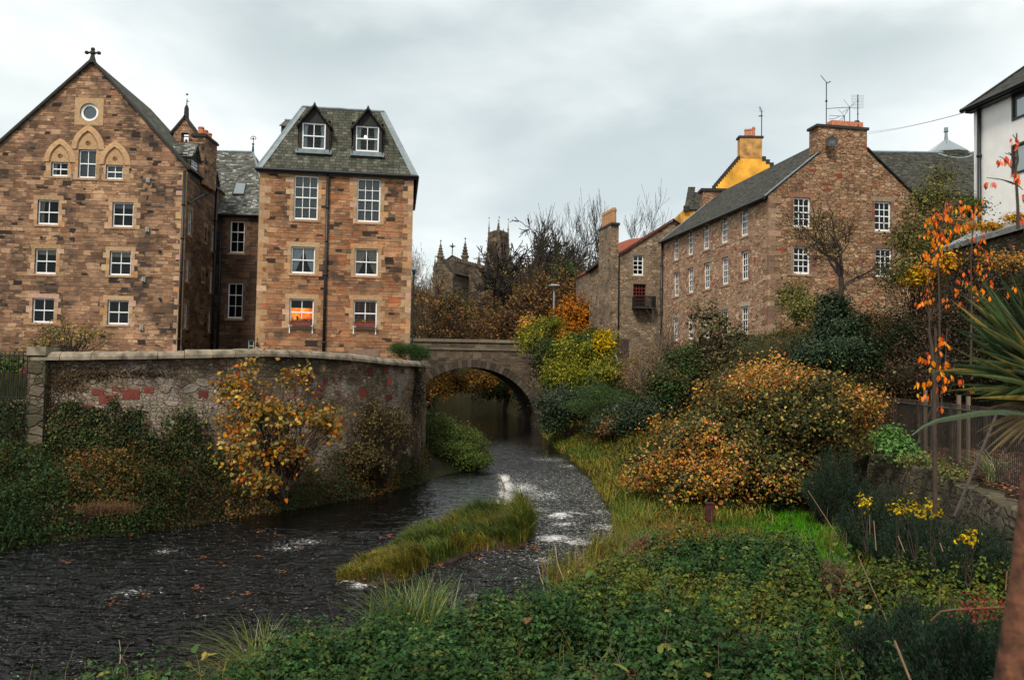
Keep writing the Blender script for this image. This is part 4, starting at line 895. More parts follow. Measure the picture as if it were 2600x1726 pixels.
mb = MB(); mb.tube([gpt(-ovs-.04, 0, zeD-ovs*kD+.02), gpt(-ovs-.04, LD, zeD-ovs*kD+.02)], .1, 6); mb.box(frD, 0, LD, 0, .2, zeD-.12, zeD-.0); mb.build('gutter', 'iron', D)
downpipe(D, [frD.w(.15, .12, zeD-.2), frD.w(.15, .12, 4)], .1)
# gable chimney stack
mb = MB(); mb.box(frG, cu0, cu1, -1.0, .03, zpD-1.45, zc_); mb.build('chimney', 'stone_rubble_gable', D)
mb = MB(); mb.box(frG, cu0-.12, cu1+.1, -1.1, .12, zc_, zc_+.16); mb.build('chimney_cap', 'soot_stone', D)
mb = MB(); mb.box(frG, cu0+1.05, cu1-.15, -.85, -.15, zc_+.16, zc_+.55); mb.build('chimney_block', 'terracotta', D)
for uu in (cu1-.5,):
    mb = MB(); chimney_pot(mb, frG.w(uu, -.3, zc_+.16), .17, .5); mb.build('chimney_pot', 'soot_stone', D)
# far gable chimney
f1, f2_ = at(6, 1025, 1040, 68.6), at(6, 1290, 1040, 68.6); ff_ = Fr(f1, f2_); zt = at(6, 1130, 1030, 68.6)[2]
mb = MB(); mb.box(ff_, .05, ff_.L, -1.1, 0, zpD-4, zt); mb.build('chimney', 'stone_rubble_gable', D); mb = MB(); mb.box(ff_, -.15, ff_.L+.1, -1.2, .12, zt, zt+.22); mb.build('chimney_cap', 'soot_stone', D)
# satellite dish
u, z = frG.uz(6, 2100, 628); mb = MB(); c = frG.w(u, .35, z)
dn = np.append(frG.n*.9-frG.u*.45, .35); dn /= np.linalg.norm(dn); a_ = np.cross(dn, Z3); a_ /= np.linalg.norm(a_); b_ = np.cross(a_, dn)
prev = None
for k_ in range(5):
    rr3 = .38*k_/4+.001; ring = [c+dn*(.12*(k_/4)**2)+rr3*(math.cos(t)*a_+math.sin(t)*b_) for t in np.linspace(0, 2*math.pi, 17)[:-1]]
    if prev:
        for i in range(16): mb.poly([prev[i], prev[(i+1) % 16], ring[(i+1) % 16], ring[i]])
    prev = ring
mb.tube([frG.w(u, 0, z-.2), c-Z3*.1], .025, 5); mb.tube([c-b_*.36, c+dn*.5-b_*.1], .015, 4); dish = thing('satellite_dish', 'dark round satellite dish fixed to the big stone chimney', 'satellite dish', frG.w(u, 0, z-.2)); mb.build('dish', 'dish', dish)
# television aerials
def aerial(label, k, x, ytop, ybot, Y, draw, base=None, r=.035):
    a, b = at(k, x, ybot, Y), at(k, x, ytop, Y); b = np.array([a[0], a[1], b[2]]); t = thing('television_aerial', label, 'aerial', a, 'aerials on the chimneys')
    mb = MB(); mb.tube([a, b], r, 6); mb.build('mast', 'iron', t); mb = MB(); draw(mb, a, b); mb.build('antenna', 'iron', t)
def yagi(mb, p, d, L, n, el=.35, vert=False, r=.014):
    d = np.asarray(d, float); d /= np.linalg.norm(d); s_ = Z3 if vert else np.cross(d, Z3); mb.tube([p, p+d*L], r*1.3, 4)
    for i in range(n): q = p+d*L*(i+.5)/n; e = el*(1-.4*i/n); mb.tube([q-s_*e/2, q+s_*e/2], r, 4)
YA = 51.6
aerial('tallest mast aerial at the left end of the big stone chimney', 6, 2083, 100, 560, YA, lambda mb, a, b: (yagi(mb, b, (-.6, .2, .9), .6, 6, .3), yagi(mb, b-Z3*.05, (.5, -.6, .1), .3, 3, .3), mb.lathe(a+Z3*((b-a)[2]*.63), [(.02, 0), (.08, .05), (.08, .1), (.02, .16)], 8)), r=.03)
aerial('mast with a long horizontal yagi aerial above the big chimney', 6, 2284, 312, 480, YA, lambda mb, a, b: (yagi(mb, b, (-1, .1, -.05), 1.45, 14, .12), [mb.tube([b, b+np.array(v)*.42], .011, 4) for v in ((-.9, .1, 1.2), (-.5, 0, -.9), (.8, 0, .7), (.9, 0, -.2), (-1.1, .1, -.8))]), r=.025)
aerial('short mast aerial with a looped dipole above the big chimney', 6, 2238, 385, 490, YA, lambda mb, a, b: (mb.tube([b+np.array(v)*.33 for v in ((0, 0, 0), (-1.1, 0, -.1), (-2.9, .0, .02), (-2.9, 0, -.75), (-1.6, 0, -.5), (-.9, 0, -.1))], .016, 4), [mb.tube([b, b+np.array(v)*.4], .011, 4) for v in ((-.9, .1, 1.0), (-.5, 0, -1.1), (.5, 0, 1.0), (-.9, 0, -.9))]), r=.025)
aerial('grid aerial on a mast at the right end of the big chimney', 8, 188, 218, 395, YA, lambda mb, a, b: ([mb.tube([np.array([b[0]-.43, b[1], b[2]-.06-i*.1]), np.array([b[0]+.43, b[1]+.1, b[2]-.03-i*.1])], .008, 4) for i in range(9)], [mb.lathe(a+Z3*((b-a)[2]*f), [(.02, 0), (.06, .04), (.02, .1)], 8) for f in (.3, .5, .75)]), r=.03)
# overhead cables from the chimney to the white house
CAB0 = at(8, 255, 458, 51.5)

# ---------------------------------------------------------------- H: big slate roofed hall behind, with a cupola
YH = 66.
h0, h1 = at(8, 250, 573, YH+6), at(8, 900, 578, YH+6); e0h, e1h = at(8, 250, 830, YH), at(8, 900, 838, YH)
H = thing('slate_hall', 'large hall with a long grey slate roof and glass cupola behind the rubble house', 'hall', (e1h+e0h)/2*np.array([1, 1, 0])+np.array([0, 3, 6]))
h1 = h1+np.array([6, 0, 0]); e1h = e1h+np.array([6, 0, 0]); h0 = h0-np.array([3, 0, 0]); e0h = e0h-np.array([3, 0, 0])
mb = MB(); slab(mb, e0h, e1h, h1, h0, .15); bk = np.array([0, 12., 0]); slab(mb, h0, h1, e1h+bk, e0h+bk, .15); mb.build('roof', 'slate_grey', H)
fh = Fr(e0h, e1h); mb = MB(); wall_open(mb, fh, [(0, 4), (fh.L, 4), (fh.L, e0h[2]), (0, e0h[2])], [], d=-.3); mb.build('wall', 'stone_rubble_gable', H)
mb = MB(); mb.tube([h0+Z3*.05, h1+Z3*.05], .12, 6); mb.build('ridge_flashing', 'lead', H)
nH = np.cross(e1h-e0h, h0-e0h); _r = ray(*nat(8, 722, 622)); QH = EYE+_r*(np.dot(e0h-EYE, nH)/np.dot(_r, nH)); Yc = QH[1]+2.6; cL, cR = at(8, 590, 575, Yc), at(8, 868, 575, Yc); cen = (cL+cR)/2; Rc = np.linalg.norm(cR-cL)/2; zt1 = at(8, 722, 553, Yc-Rc)[2]; zt0 = at(8, 722, 640, Yc)[2]; za = at(8, 722, 495, Yc)[2]; zf = at(8, 722, 433, Yc)[2]
mb = MB(); cx_ = np.array([cen[0], cen[1], 0]); mb.lathe(cx_, [(Rc*1.02, zt1-3.5), (Rc*1.0, zt1-.25), (Rc*.95, zt1)], 12); cu = mb.build('cupola', 'slate_grey', H)
mb = MB(); mb.lathe(cx_, [(Rc*.98, zt1+.01), (Rc*.96, zt1+.12), (.18, za)], 12); mb.build('glazed_cap', 'sky_glass', cu)
mb = MB(); mb.lathe(cx_, [(.2, za-.1), (.14, za+.3), (.10, za+1.0), (.18, za+1.1), (.16, zf-.25), (.22, zf-.15), (.03, zf)], 8); 
for t in np.linspace(0, 2*math.pi, 13)[:-1]: mb.tube([cx_+np.array([Rc*.88*math.cos(t), Rc*.88*math.sin(t), zt1+.08]), cx_+Z3*(za+.05)], .05, 4)
mb.build('finial', 'lead', cu)
mb = MB(); mb.tube([cx_+np.array([1.04*Rc*math.cos(t), 1.05*Rc*math.sin(t), e0h[2]+(cx_[1]+1.05*Rc*math.sin(t)-e0h[1])*(h0[2]-e0h[2])/(h0[1]-e0h[1])]) for t in np.linspace(-math.pi*.82, -math.pi*.18, 16)], .10, 6); mb.build('flashing', 'lead', cu)

# ---------------------------------------------------------------- E: yellow harled house far behind
YE = 88.
fE = Fr(at(6, 1100, 1000, YE), at(6, 1700, 1000, YE)); 
E_ = thing('yellow_house', 'bright yellow rendered house with crow-stepped gable rising behind the grey roof', 'house', fE.w(5, 0, 8))
cl, cr = fE.uz(6, 1345, 650)[0], fE.uz(6, 1533, 650)[0]; zc = fE.uz(6, 1440, 575)[1]; uLb, zLb = fE.uz(6, 1120, 1003); uRb, zRb = fE.uz(6, 1668, 850); zs = fE.uz(6, 1440, 740)[1]
mb = MB(); wall_open(mb, fE, [(uLb, 6), (uRb+3.4, 6), (uRb+3.4, zRb-2.6), (cr, zs), (cl, zs), (uLb, zLb-.0)], []); mc = MB(); mc.box(fE, cl, cr, -1, .04, zs-.1, zc); mc.build('chimney', 'stained_harl', E_) 
wl_, zw1 = fE.uz(6, 868, 1183); wr_ = fE.uz(6, 1150, 1183)[0]; mb.box(fE, wl_, wr_+2, -6, -.4, 6, zw1); mb.build('wall', 'yellow_harl', E_)
mb = MB()
for (ua, za_, ub, zb_, n) in ((uLb, zLb, cl, zs, 13), (uRb+3.4, zRb-2.6, cr, zs, 12)):
    for i in range(n):
        t0, t1 = i/n, (i+1)/n; a, b = ua+(ub-ua)*t0, ua+(ub-ua)*t1; z = za_+(zb_-za_)*t1; 
        if a > b: a, b = b, a
        mb.box(fE, a, b, -.8, .06, z-abs(zb_-za_)/n-.02, z+.12)
mb.box(fE, cl-.15, cr+.15, -1.1, .12, zc, zc+.22); mb.build('crow_steps', 'soot_stone', E_)
for x, y in ((1408, 490), (1440, 488), (1472, 472)):
    u, z = fE.uz(6, x, y); mb = MB(); chimney_pot(mb, fE.w(u, -.5, zc+.2), .2, z-zc-.2); mb.build('chimney_pot', 'terracotta', E_)
mb = MB(); z_a = fE.uz(6, 960, 1060)[1]; slab(mb, fE.w(wl_+.3, -.2, zw1), fE.w(wr_+3, -.2, zw1), fE.w(wr_+3, -3.2, z_a+1), fE.w(wl_+1.6, -3.2, z_a+1), .15); mb.build('roof', 'slate_grey', E_)
mb = MB(); mb.poly([fE.w(wl_, -.1, zw1), fE.w(wl_+.9, -.1, zw1), fE.w(wl_+1.9, -3.3, z_a+1.6), fE.w(wl_+1.1, -3.3, z_a+1.6)]); mb.box(fE, wl_, wl_+.55, -.5, .02, zw1-.2, zw1+.4); mb.build('skew', 'slate_grey', E_)
aerial('thin mast aerial beside the chimney pots of the yellow house', 6, 1529, 345, 575, YE, lambda mb, a, b: (yagi(mb, b-Z3*.1, (-.5, -.6, .6), .7, 5, .5, r=.02), yagi(mb, b-Z3*.6, (-.5, -.5, 0), .5, 3, .5, r=.02)), r=.05)
# ---------------------------------------------------------------- F: red pantiled rubble house
fF = Fr(at(7, 310, 600, 70.5), at(7, 760, 600, 71.2)); F_ = thing('pantiled_house', 'dark rubble house with red pantile roof, balcony and tall chimney past the long house', 'house', fF.w(4, -3, 5.5))
a_l = fF.uz(7, 225, 552); a_p = fF.uz(7, 768, 205); LF = 13
wF = [fF.rect(7, 428, 520, 500, 672), fF.rect(7, 430, 540, 745, 945)]
mb = MB(); uP, zP_ = a_p; ul0 = fF.uz(7, 235, 600)[0]
zl0 = fF.uz(7, 235, 552)[1]
wall_open(mb, fF, [(ul0, 3), (uP+6, 3), (uP+6, zP_-3.5), (uP, zP_-.1), (ul0, zl0)], wF, reveal=.25); mb.poly([fF.w(ul0, 0, 3), fF.w(ul0, 0, zl0), fF.w(ul0, -LF, zl0), fF.w(ul0, -LF, 3)])
lw = at(7, 58, 650, 76); zlw = lw[2]; fl = Fr(lw, fF.w(ul0+.5, -.8, 0)); wall_open(mb, fl, [(0, 3), (fl.L, 3), (fl.L, zlw+.9), (0, zlw)], [fl.rect(7, 112, 124, 850, 925), fl.rect(7, 66, 76, 845, 935)], reveal=.2)
mb.build('wall', 'stone_pantile_house', F_)
mb = MB(); slab(mb, fF.w(ul0-.15, .12, zl0+.02), fF.w(uP, .12, zP_), fF.w(uP, -LF, zP_), fF.w(ul0-.15, -LF, zl0+.02), .12); slab(mb, fF.w(uP, .12, zP_), fF.w(uP+6.2, .12, zP_-3.6), fF.w(uP+6.2, -LF, zP_-3.6), fF.w(uP, -LF, zP_), .12)
# the roof behind climbs a little higher and shows its red tiles above the skew
slab(mb, fF.w(fF.uz(7, 315, 455)[0], -1.5, fF.uz(7, 315, 450)[1]-.5), fF.w(fF.uz(7, 640, 290)[0], -1.5, fF.uz(7, 640, 290)[1]-.2), fF.w(fF.uz(7, 590, 290)[0], -7, fF.uz(7, 590, 285)[1]+.3), fF.w(fF.uz(7, 315, 380)[0], -7, fF.uz(7, 315, 385)[1]+.3), .12)
mb.build('roof', 'pantile', F_)
mb = MB(); strip(mb, fF.w(ul0-.2, .1, zl0+.02), fF.w(uP, .1, zP_+.05), .16, .12, np.array([0, 0, 1.])); strip(mb, fF.w(uP, .1, zP_+.05), fF.w(uP+3, .1, zP_-1.75), .16, .12, np.array([0, 0, 1.])); strip(mb, fl.w(-.2, .1, zlw), fl.w(fl.L, .1, zlw+.9), .3, .15, np.array([0, 0, 1.])); mb.build('skew', 'soot_stone', F_)
fc = Fr(at(7, 137, 400, 73), at(7, 240, 400, 69.8)); zt = at(7, 240, 240, 69.8)[2]
f5 = Fr(at(7, 240, 400, 69.8), at(7, 306, 400, 70.0))
mb = MB(); P4 = [fc.w(0, 0, 0), fc.w(fc.L, 0, 0), f5.w(f5.L, 0, 0)]; P4.append(P4[0]+P4[2]-P4[1]); mb.hexa([p+Z3*3 for p in P4]+[p+Z3*zt for p in P4]); mb.build('chimney', 'stone_pantile_house', F_)
mb = MB(); cc = sum(P4)/4; Q = [cc+(p-cc)*1.12 for p in P4]; mb.hexa([p+Z3*zt for p in Q]+[p+Z3*(zt+.2) for p in Q]); mb.build('chimney_cap', 'soot_stone', F_)
for i in range(5):
    p = P4[0]*(1-(i+.6)/5.2)+P4[1]*(i+.6)/5.2; p = p+(P4[2]-P4[1])*.5; mb = MB(); chimney_pot(mb, p+Z3*(zt+.2), .24, 1.35); mb.build('chimney_pot', 'terracotta_pale', F_)
window(F_, fF, wF[0], 2, (2, 2), surround=([(.2, .15, .10), (.24, .17, .115)], .02, .3), bar=.06, stile=.1, curtain=('half', 'blind_grey'))
window(F_, fF, wF[1], 4, (3, 3), surround=([(.2, .15, .10)], .02, .25), paint='red_planter', bar=.05, sill=False, label='glazed balcony door behind iron railings')
br = fF.rect(7, 420, 592, 858, 950); mb = MB(); mb.box(fF, br[0], br[1], 0, 1.0, br[2]-.12, br[2]); fl_ = mb.build('balcony', 'soot_stone', F_)
mb = MB()
n = 22
for i in range(n+1): u = br[0]+(br[1]-br[0])*i/n; mb.tube([fF.w(u, .95, br[2]), fF.w(u, .95, br[3])], .025, 4)
mb.tube([fF.w(br[0], .95, br[3]), fF.w(br[1], .95, br[3])], .04, 5); mb.tube([fF.w(br[0], .95, br[2]+.1), fF.w(br[1], .95, br[2]+.1)], .03, 5)
for i in range(6):
    for uu in (br[0], br[1]): mb.tube([fF.w(uu, .95*i/6, br[2]), fF.w(uu, .95*i/6, br[3])], .025, 4)
mb.build('railing', 'iron', fl_)
u_, z_ = fF.uz(7, 305, 520); downpipe(F_, [fF.w(u_, .12, z_), fF.w(u_, .12, 5)], .08)
# white window strip on the return
for q in ((7, 262, 272, 560, 650), (7, 246, 256, 780, 870)):
    r = fF.rect(*q); mb = MB(); mb.box(fF, r[0], r[1], 0, .05, r[2], r[3]); mb.build('window', 'white_paint', F_)
u_, z_ = fF.uz(7, 585, 260); mb = MB(); mb.tube([fF.w(u_, -2, z_-1.2), fF.w(u_, -2, z_)], .12, 6); mb.build('flue', 'steel', F_)
# dark timber stair and fence at its foot
fq = Fr(at(7, 250, 1350, 66), at(7, 395, 1350, 66)); st = thing('timber_fence', 'dark vertical board fence at the foot of the pantiled house', 'fence', at(7, 320, 1300, 66))
mb = MB(); zt0_ = fq.uz(7, 300, 1215)[1]; zb0_ = fq.uz(7, 300, 1400)[1]
for i in range(16): a = fq.L*i/16; mb.box(fq, a, a+fq.L/16*.86, -.05, 0, zb0_-1, zt0_+random.uniform(-.05, .05)-(.0 if i > 6 else .0))
mb.build('boards', 'dark_wood', st)
hr = thing('stair_handrail', 'thin sloping metal handrail beside the garden steps', 'handrail', at(7, 310, 1450, 64)); mb = MB(); mb.tube([at(7, 278, 1340, 65), at(7, 345, 1560, 61)], .05, 6)
for t in (.15, .85): p = at(7, 278, 1340, 65)*(1-t)+at(7, 345, 1560, 61)*t; mb.tube([p, p-Z3*1.3], .03, 5)
mb.build('rail', 'steel', hr)
stp = thing('garden_steps', 'dark stone steps climbing beside the handrail', 'steps', at(7, 350, 1500, 63)); mb = MB()
for i in range(7):
    p = at(7, 350+i*2, 1545-i*26, 61.5+i*.55); mb.xbox((p[0]-.9, p[1]-.3, p[2]-1.2), (p[0]+1.0, p[1]+.35, p[2]))
mb.build('steps', 'stone_retaining_wall', stp)

# ---------------------------------------------------------------- G: white modern house at the right edge
XG, YG = 18.0, 32.0
frGm = Fr((XG, YG), (XG+.145*14, YG-14)); GW = thing('white_house', 'white rendered modern house with black window frames at the right edge', 'house', (XG+2, YG-2, 5))
zeG = frGm.uz(8, 905, 305)[1]
wG = [(frGm.uz(8, 1133, 300)[0], frGm.uz(8, 1133, 300)[0]+2.2, frGm.uz(8, 1160, 372)[1], frGm.uz(8, 1160, 215)[1]), (frGm.uz(8, 1133, 620)[0], frGm.uz(8, 1133, 620)[0]+2.2, frGm.uz(8, 1165, 705)[1], frGm.uz(8, 1160, 520)[1])]
mb = MB(); wall_open(mb, frGm, [(0, 2), (14, 2), (14, zeG), (0, zeG)], wG, reveal=.15)
fgs = Fr(frGm.w(0, -8, 0), frGm.w(0, 0, 0)); wall_open(mb, fgs, [(0, 2), (8, 2), (8, zeG), (0, zeG+2.)], []); mb.build('wall', 'white_render', GW)
for r in wG:
    mb = MB()
    for (a, b, c, d) in ((r[0], r[0]+.09, r[2], r[3]), (r[1]-.09, r[1], r[2], r[3]), (r[0]+.09, r[1]-.09, r[2], r[2]+.09), (r[0]+.09, r[1]-.09, r[3]-.09, r[3])): mb.box(frGm, a, b, -.06, .03, c, d)
    wn = mb.build('window', 'iron', GW); mb = MB(); mb.poly([frGm.w(r[0], -.05, r[2]), frGm.w(r[1], -.05, r[2]), frGm.w(r[1], -.05, r[3]), frGm.w(r[0], -.05, r[3])]); mb.build('pane', 'sky_glass', wn)
mb = MB(); slab(mb, frGm.w(-.15, .35, zeG), frGm.w(14, .35, zeG), frGm.w(14, -3.8, zeG+2.9), frGm.w(-.15, -3.8, zeG+2.9), .1); mb.build('roof', 'slate_grey', GW)
mb = MB(); mb.tube([frGm.w(-.2, .4, zeG-.04), frGm.w(14, .4, zeG-.04)], .09, 6); mb.box(frGm, -.1, 14, 0, .3, zeG-.16, zeG-.06); strip(mb, frGm.w(-.15, .35, zeG), frGm.w(-.15, -3.8, zeG+2.9), .08, .08, Z3); mb.build('gutter', 'iron', GW)
downpipe(GW, [frGm.w(.42, .1, zeG-.1), frGm.w(.42, .1, 4)], .075)
# cables
for i, (dz0, dz1) in enumerate(((0, 0), (.12, -.25))):
    a = CAB0+Z3*dz0; b = frGm.w(2.2-.8*i, .1, zeG-.3+dz1*0+.1*i); 
    t = thing('overhead_cable', ('upper' if i else 'lower')+' of two thin cables running from the big chimney to the white house', 'cable', a, 'cables to the white house'); mb = MB(); mb.tube([a+(b-a)*q+Z3*(-1.3*(1+.15*i)*4*q*(1-q)*.12) for q in np.linspace(0, 1, 14)], .007, 4); mb.build('wire', 'cable', t)
# low lean-to below the white house
OB = thing('lean_to_shed', 'low stone outbuilding with a sloping grey roof strewn with yellow leaves', 'shed', (14.5, 30, 3))
ra, rb_ = at(8, 740, 1150, 30.5), at(8, 1300, 985, 23.5); fo = Fr(ra, rb_)
mb = MB(); za_, zb_ = ra[2], rb_[2]; zz0 = min(za_, zb_)
mb.poly([fo.w(-2, 0, 2), fo.w(fo.L, 0, 2), fo.w(fo.L, 0, zb_), fo.w(-2, 0, za_)]); mb.build('wall', 'stone_retaining_wall', OB)
up0, up1 = at(8, 930, 1040, 31.5), at(8, 1300, 930, 26.5)
mb = MB(); P_ = [fo.w(-.5, .2, za_), fo.w(fo.L, .2, zb_), up1+np.array([.5, .5, 0]), up0]; mb.poly(P_); mb.poly([p-Z3*.18 for p in P_]); mb.poly([P_[0], P_[1], P_[1]-Z3*.18, P_[0]-Z3*.18]); mb.build('roof', 'roof_felt', OB)
LEANROOF = (P_, )

# ---------------------------------------------------------------- church on the hill
YC = 215.
CH = thing('church', 'dark gothic church with pinnacled tower on the hill beyond the bridge', 'church', at(5, 720, 800, YC))
tc1, tc2, tc3 = at(5, 812, 400, YC), at(5, 898, 400, YC-4.5), at(5, 976, 400, YC+.5)
fT, fT2 = Fr(tc1, tc2), Fr(tc2, tc3)
ztw = at(5, 860, 345, YC)[2]; zbase = 14
ow = []
for (x0, x1) in ((834, 858), (866, 893)): r = fT.rect(5, x0, x1, 385, 515); ow.append(r)
ow2 = [fT2.rect(5, x0, x1, 390, 515) for (x0, x1) in ((918, 934), (942, 958))]
mb = MB(); wall_open(mb, fT, [(0, zbase), (fT.L, zbase), (fT.L, ztw), (0, ztw)], ow, reveal=.6); wall_open(mb, fT2, [(0, zbase), (fT2.L, zbase), (fT2.L, ztw), (0, ztw)], ow2, reveal=.6)
b4 = tc1+tc3-tc2
for a, b in ((tc3, b4), (b4, tc1)): f_ = Fr(a, b); wall_open(mb, f_, [(0, zbase), (f_.L, zbase), (f_.L, ztw), (0, ztw)], [])
mb.poly([np.array([p[0], p[1], ztw-.2]) for p in (tc1, tc2, tc3, b4)]); tw = mb.build('tower', 'stone_church', CH)
for f_, oo in ((fT, ow), (fT2, ow2)):
    for r in oo:
        mb = MB(); mb.poly([f_.w(r[0], -.6, r[2]), f_.w(r[1], -.6, r[2]), f_.w(r[1], -.6, r[3]), f_.w(r[0], -.6, r[3])])
        for q in range(12): z = r[2]+(r[3]-r[2])*q/12; mb.box(f_, r[0], r[1], -.5, -.35, z, z+.3)
        # pointed head
        um = (r[0]+r[1])/2
        mb.build('louvre', 'soot_stone', tw)
        mb = MB(); hd = (r[1]-r[0])
        for s_ in (r[0], r[1]): mb.poly([f_.w(s_, -.05, r[3]), f_.w(s_, -.05, r[3]-hd), f_.w(s_+(um-s_)*.35, -.05, r[3]-hd*.45), f_.w(um, -.05, r[3])])
        mb.build('window_head', 'stone_church', tw)
def pinnacle(p, zb, zt, r, name='pinnacle'):
    mb = MB(); h = zt-zb; f0 = Fr((p[0]-r, p[1]-r), (p[0]+r, p[1]-r)); L = 2*r
    f0.w0 = 0
    mb.box(f0, 0, L, -L, 0, zb, zb+h*.52); mb.box(f0, -.15*r, L+.15*r, -L-.15*r, .15*r, zb+h*.50, zb+h*.54); mb.box(f0, .1*r, L-.1*r, -L+.1*r, -.1*r, zb+h*.54, zb+h*.64); mb.box(f0, -.2*r, L+.2*r, -L-.2*r, .2*r, zb+h*.63, zb+h*.66)
    mb.pyramid(f0, .15*r, L-.15*r, -.15*r, -L+.15*r, zb+h*.66, zt)
    for q in range(4): z = zb+h*(.70+.06*q); rr4 = r*(.95-.17*q); c = f0.w(r, -r, z); mb.box(f0, r-rr4, r+rr4, -r-rr4, -r+rr4, z, z+h*.012)
    mb.lathe(f0.w(r, -r, zt-.2), [(.05, 0), (.3*r, .2), (.05, .5)], 6)
    return mb.build(name, 'stone_church', CH)
for (p, xt, yt) in ((tc1, 825, 183), (tc2, 911, 176), (tc3, 965, 195), (b4, 878, 203)): pinnacle(p, zbase+8 if p is not b4 else ztw-4, at(5, xt, yt, p[1])[2], .48)
for (a, b) in ((tc1, tc2), (tc2, tc3), (b4, tc3), (tc1, b4)):
    f_ = Fr(a, b); mb = MB(); mb.box(f_, 0, f_.L, -.3, .1, ztw-.3, ztw+.4); n = 7
    for i in range(n): u = f_.L*(i+.25)/n; mb.box(f_, u, u+f_.L/n*.5, -.3, .1, ztw+.4, ztw+1.3)
    mb.build('battlement', 'stone_church', CH)
for q, yt in (((tc1+tc2)/2, 288), ((tc2+tc3)/2, 280)): pinnacle(q, ztw, at(5, 850, yt, q[1])[2], .3)
# lower stage of the tower: broad buttressed base
lb = [at(5, 800, 600, YC), at(5, 905, 600, YC-6), at(5, 1000, 600, YC+1)]
fL1, fL2 = Fr(lb[0], lb[1]), Fr(lb[1], lb[2]); zl = at(5, 860, 575, YC)[2]; zl2 = at(5, 860, 530, YC)[2]
mb = MB()
for f_ in (fL1, fL2):
    mb.box(f_, 0, f_.L, -4, 0, zbase, zl); mb.poly([f_.w(0, 0, zl), f_.w(f_.L, 0, zl), f_.w(f_.L*.9, -1.2, zl2), f_.w(f_.L*.1, -1.2, zl2)])
    for i in range(6): u = f_.L*(i+.2)/6; mb.box(f_, u, u+f_.L/6*.55, -.4, .1, zl, zl+.9)
mb.build('tower_base', 'stone_church', CH)
# nave and aisles stepping down towards us
nv = [(445, 545, 600, 585, YC-10), (740, 590, 900, 620, YC-4)]
fN = Fr(at(5, 360, 650, YC-22), at(5, 520, 650, YC-24)); zg = fN.uz(5, 405, 530)[1]; zge = fN.uz(5, 405, 590)[1]
mb = MB(); ag = fN.uz(5, 352, 600)[0]; bg_ = fN.uz(5, 510, 600)[0]
wall_open(mb, fN, [(ag, zbase), (bg_, zbase), (bg_, zge-1.5), ((ag+bg_)/2-.6, zg), (ag, zge)], []); mb.build('transept_gable', 'stone_church', CH)
mb = MB(); slab(mb, fN.w(ag-.5, .3, zge-.3), fN.w((ag+bg_)/2-.6, .3, zg+.2), fN.w((ag+bg_)/2-.6, -14, zg+.2), fN.w(ag-.5, -14, zge-.3), .3); slab(mb, fN.w((ag+bg_)/2-.6, .3, zg+.2), fN.w(bg_+.5, .3, zge-1.9), fN.w(bg_+.5, -14, zge-1.9), fN.w((ag+bg_)/2-.6, -14, zg+.2), .3)
fK = Fr(at(5, 450, 560, YC-8), at(5, 590, 560, YC-9)); zk = fK.uz(5, 500, 503)[1]; ze5 = fK.uz(5, 450, 540)[1]; slab(mb, fK.w(-.3, .2, ze5), fK.w(fK.uz(5, 500, 500)[0], .2, zk+.2), fK.w(fK.uz(5, 500, 500)[0], -12, zk+.2), fK.w(-.3, -12, ze5), .25); slab(mb, fK.w(fK.uz(5, 500, 500)[0], .2, zk+.2), fK.w(fK.L+.3, .2, fK.uz(5, 590, 577)[1]), fK.w(fK.L+.3, -12, fK.uz(5, 590, 577)[1]), fK.w(fK.uz(5, 500, 500)[0], -12, zk+.2), .25)
mb.build('roof', 'slate_grey', CH)
mb = MB(); wall_open(mb, fK, [(0, zbase), (fK.L, zbase), (fK.L, fK.uz(5, 590, 577)[1]), (fK.uz(5, 500, 500)[0], zk), (0, ze5)], [])
q1, q2 = at(5, 510, 640, YC-23), at(5, 805, 640, YC-8); f_ = Fr(q1, q2); zz1 = f_.uz(5, 650, 583)[1]; mb.box(f_, 0, f_.L, -3, 0, zbase, zz1)
q1, q2 = at(5, 740, 660, YC-20), at(5, 1010, 680, YC-12); f2n = Fr(q1, q2); zz2 = f2n.uz(5, 860, 630)[1]; mb.box(f2n, 0, f2n.L, -4, 0, zbase, zz2)
for i in range(9): u = f2n.L*i/9; mb.box(f2n, u, u+.8, 0, .9, zbase, zz2-1)
for i in range(14): u = f_.L*(i+.2)/14; mb.box(f_, u, u+f_.L/14*.5, -.4, .1, zz1, zz1+.8)
for i in range(14): u = f2n.L*(i+.2)/14; mb.box(f2n, u, u+f2n.L/14*.5, -.4, .1, zz2, zz2+.8)
q1, q2 = at(5, 1000, 680, YC-6), at(5, 1120, 700, YC-2); f3n = Fr(q1, q2); mb.box(f3n, 0, f3n.L, -8, 0, zbase, f3n.uz(5, 1060, 658)[1]); mb.build('nave', 'stone_church', CH)
for (x, yt, yb, Y, r) in ((397, 378, 540, YC-22, .75), (607, 358, 580, YC-14, .8), (727, 483, 590, YC-10, .6), (787, 500, 600, YC-6, .5), (993, 503, 680, YC-6, .75), (1067, 570, 680, YC-3, .6), (352, 512, 600, YC-22, .4)):
    p = at(5, x, 600, Y); pinnacle(p, at(5, x, yb, Y)[2]-6, at(5, x, yt, Y)[2], r)
p = fK.w(fK.uz(5, 500, 500)[0], 0, zk); mb = MB(); mb.tube([p, p+Z3*3.2], .14, 6); t3 = np.array([1, 0, 0.]); mb.tube([p+Z3*2.4-t3*.75, p+Z3*2.4+t3*.75], .14, 6); mb.lathe(p+Z3*2.0, [(.15, 0), (.4, .25), (.4, .5), (.15, .75)], 8); mb.build('cross_finial', 'stone_church', CH)

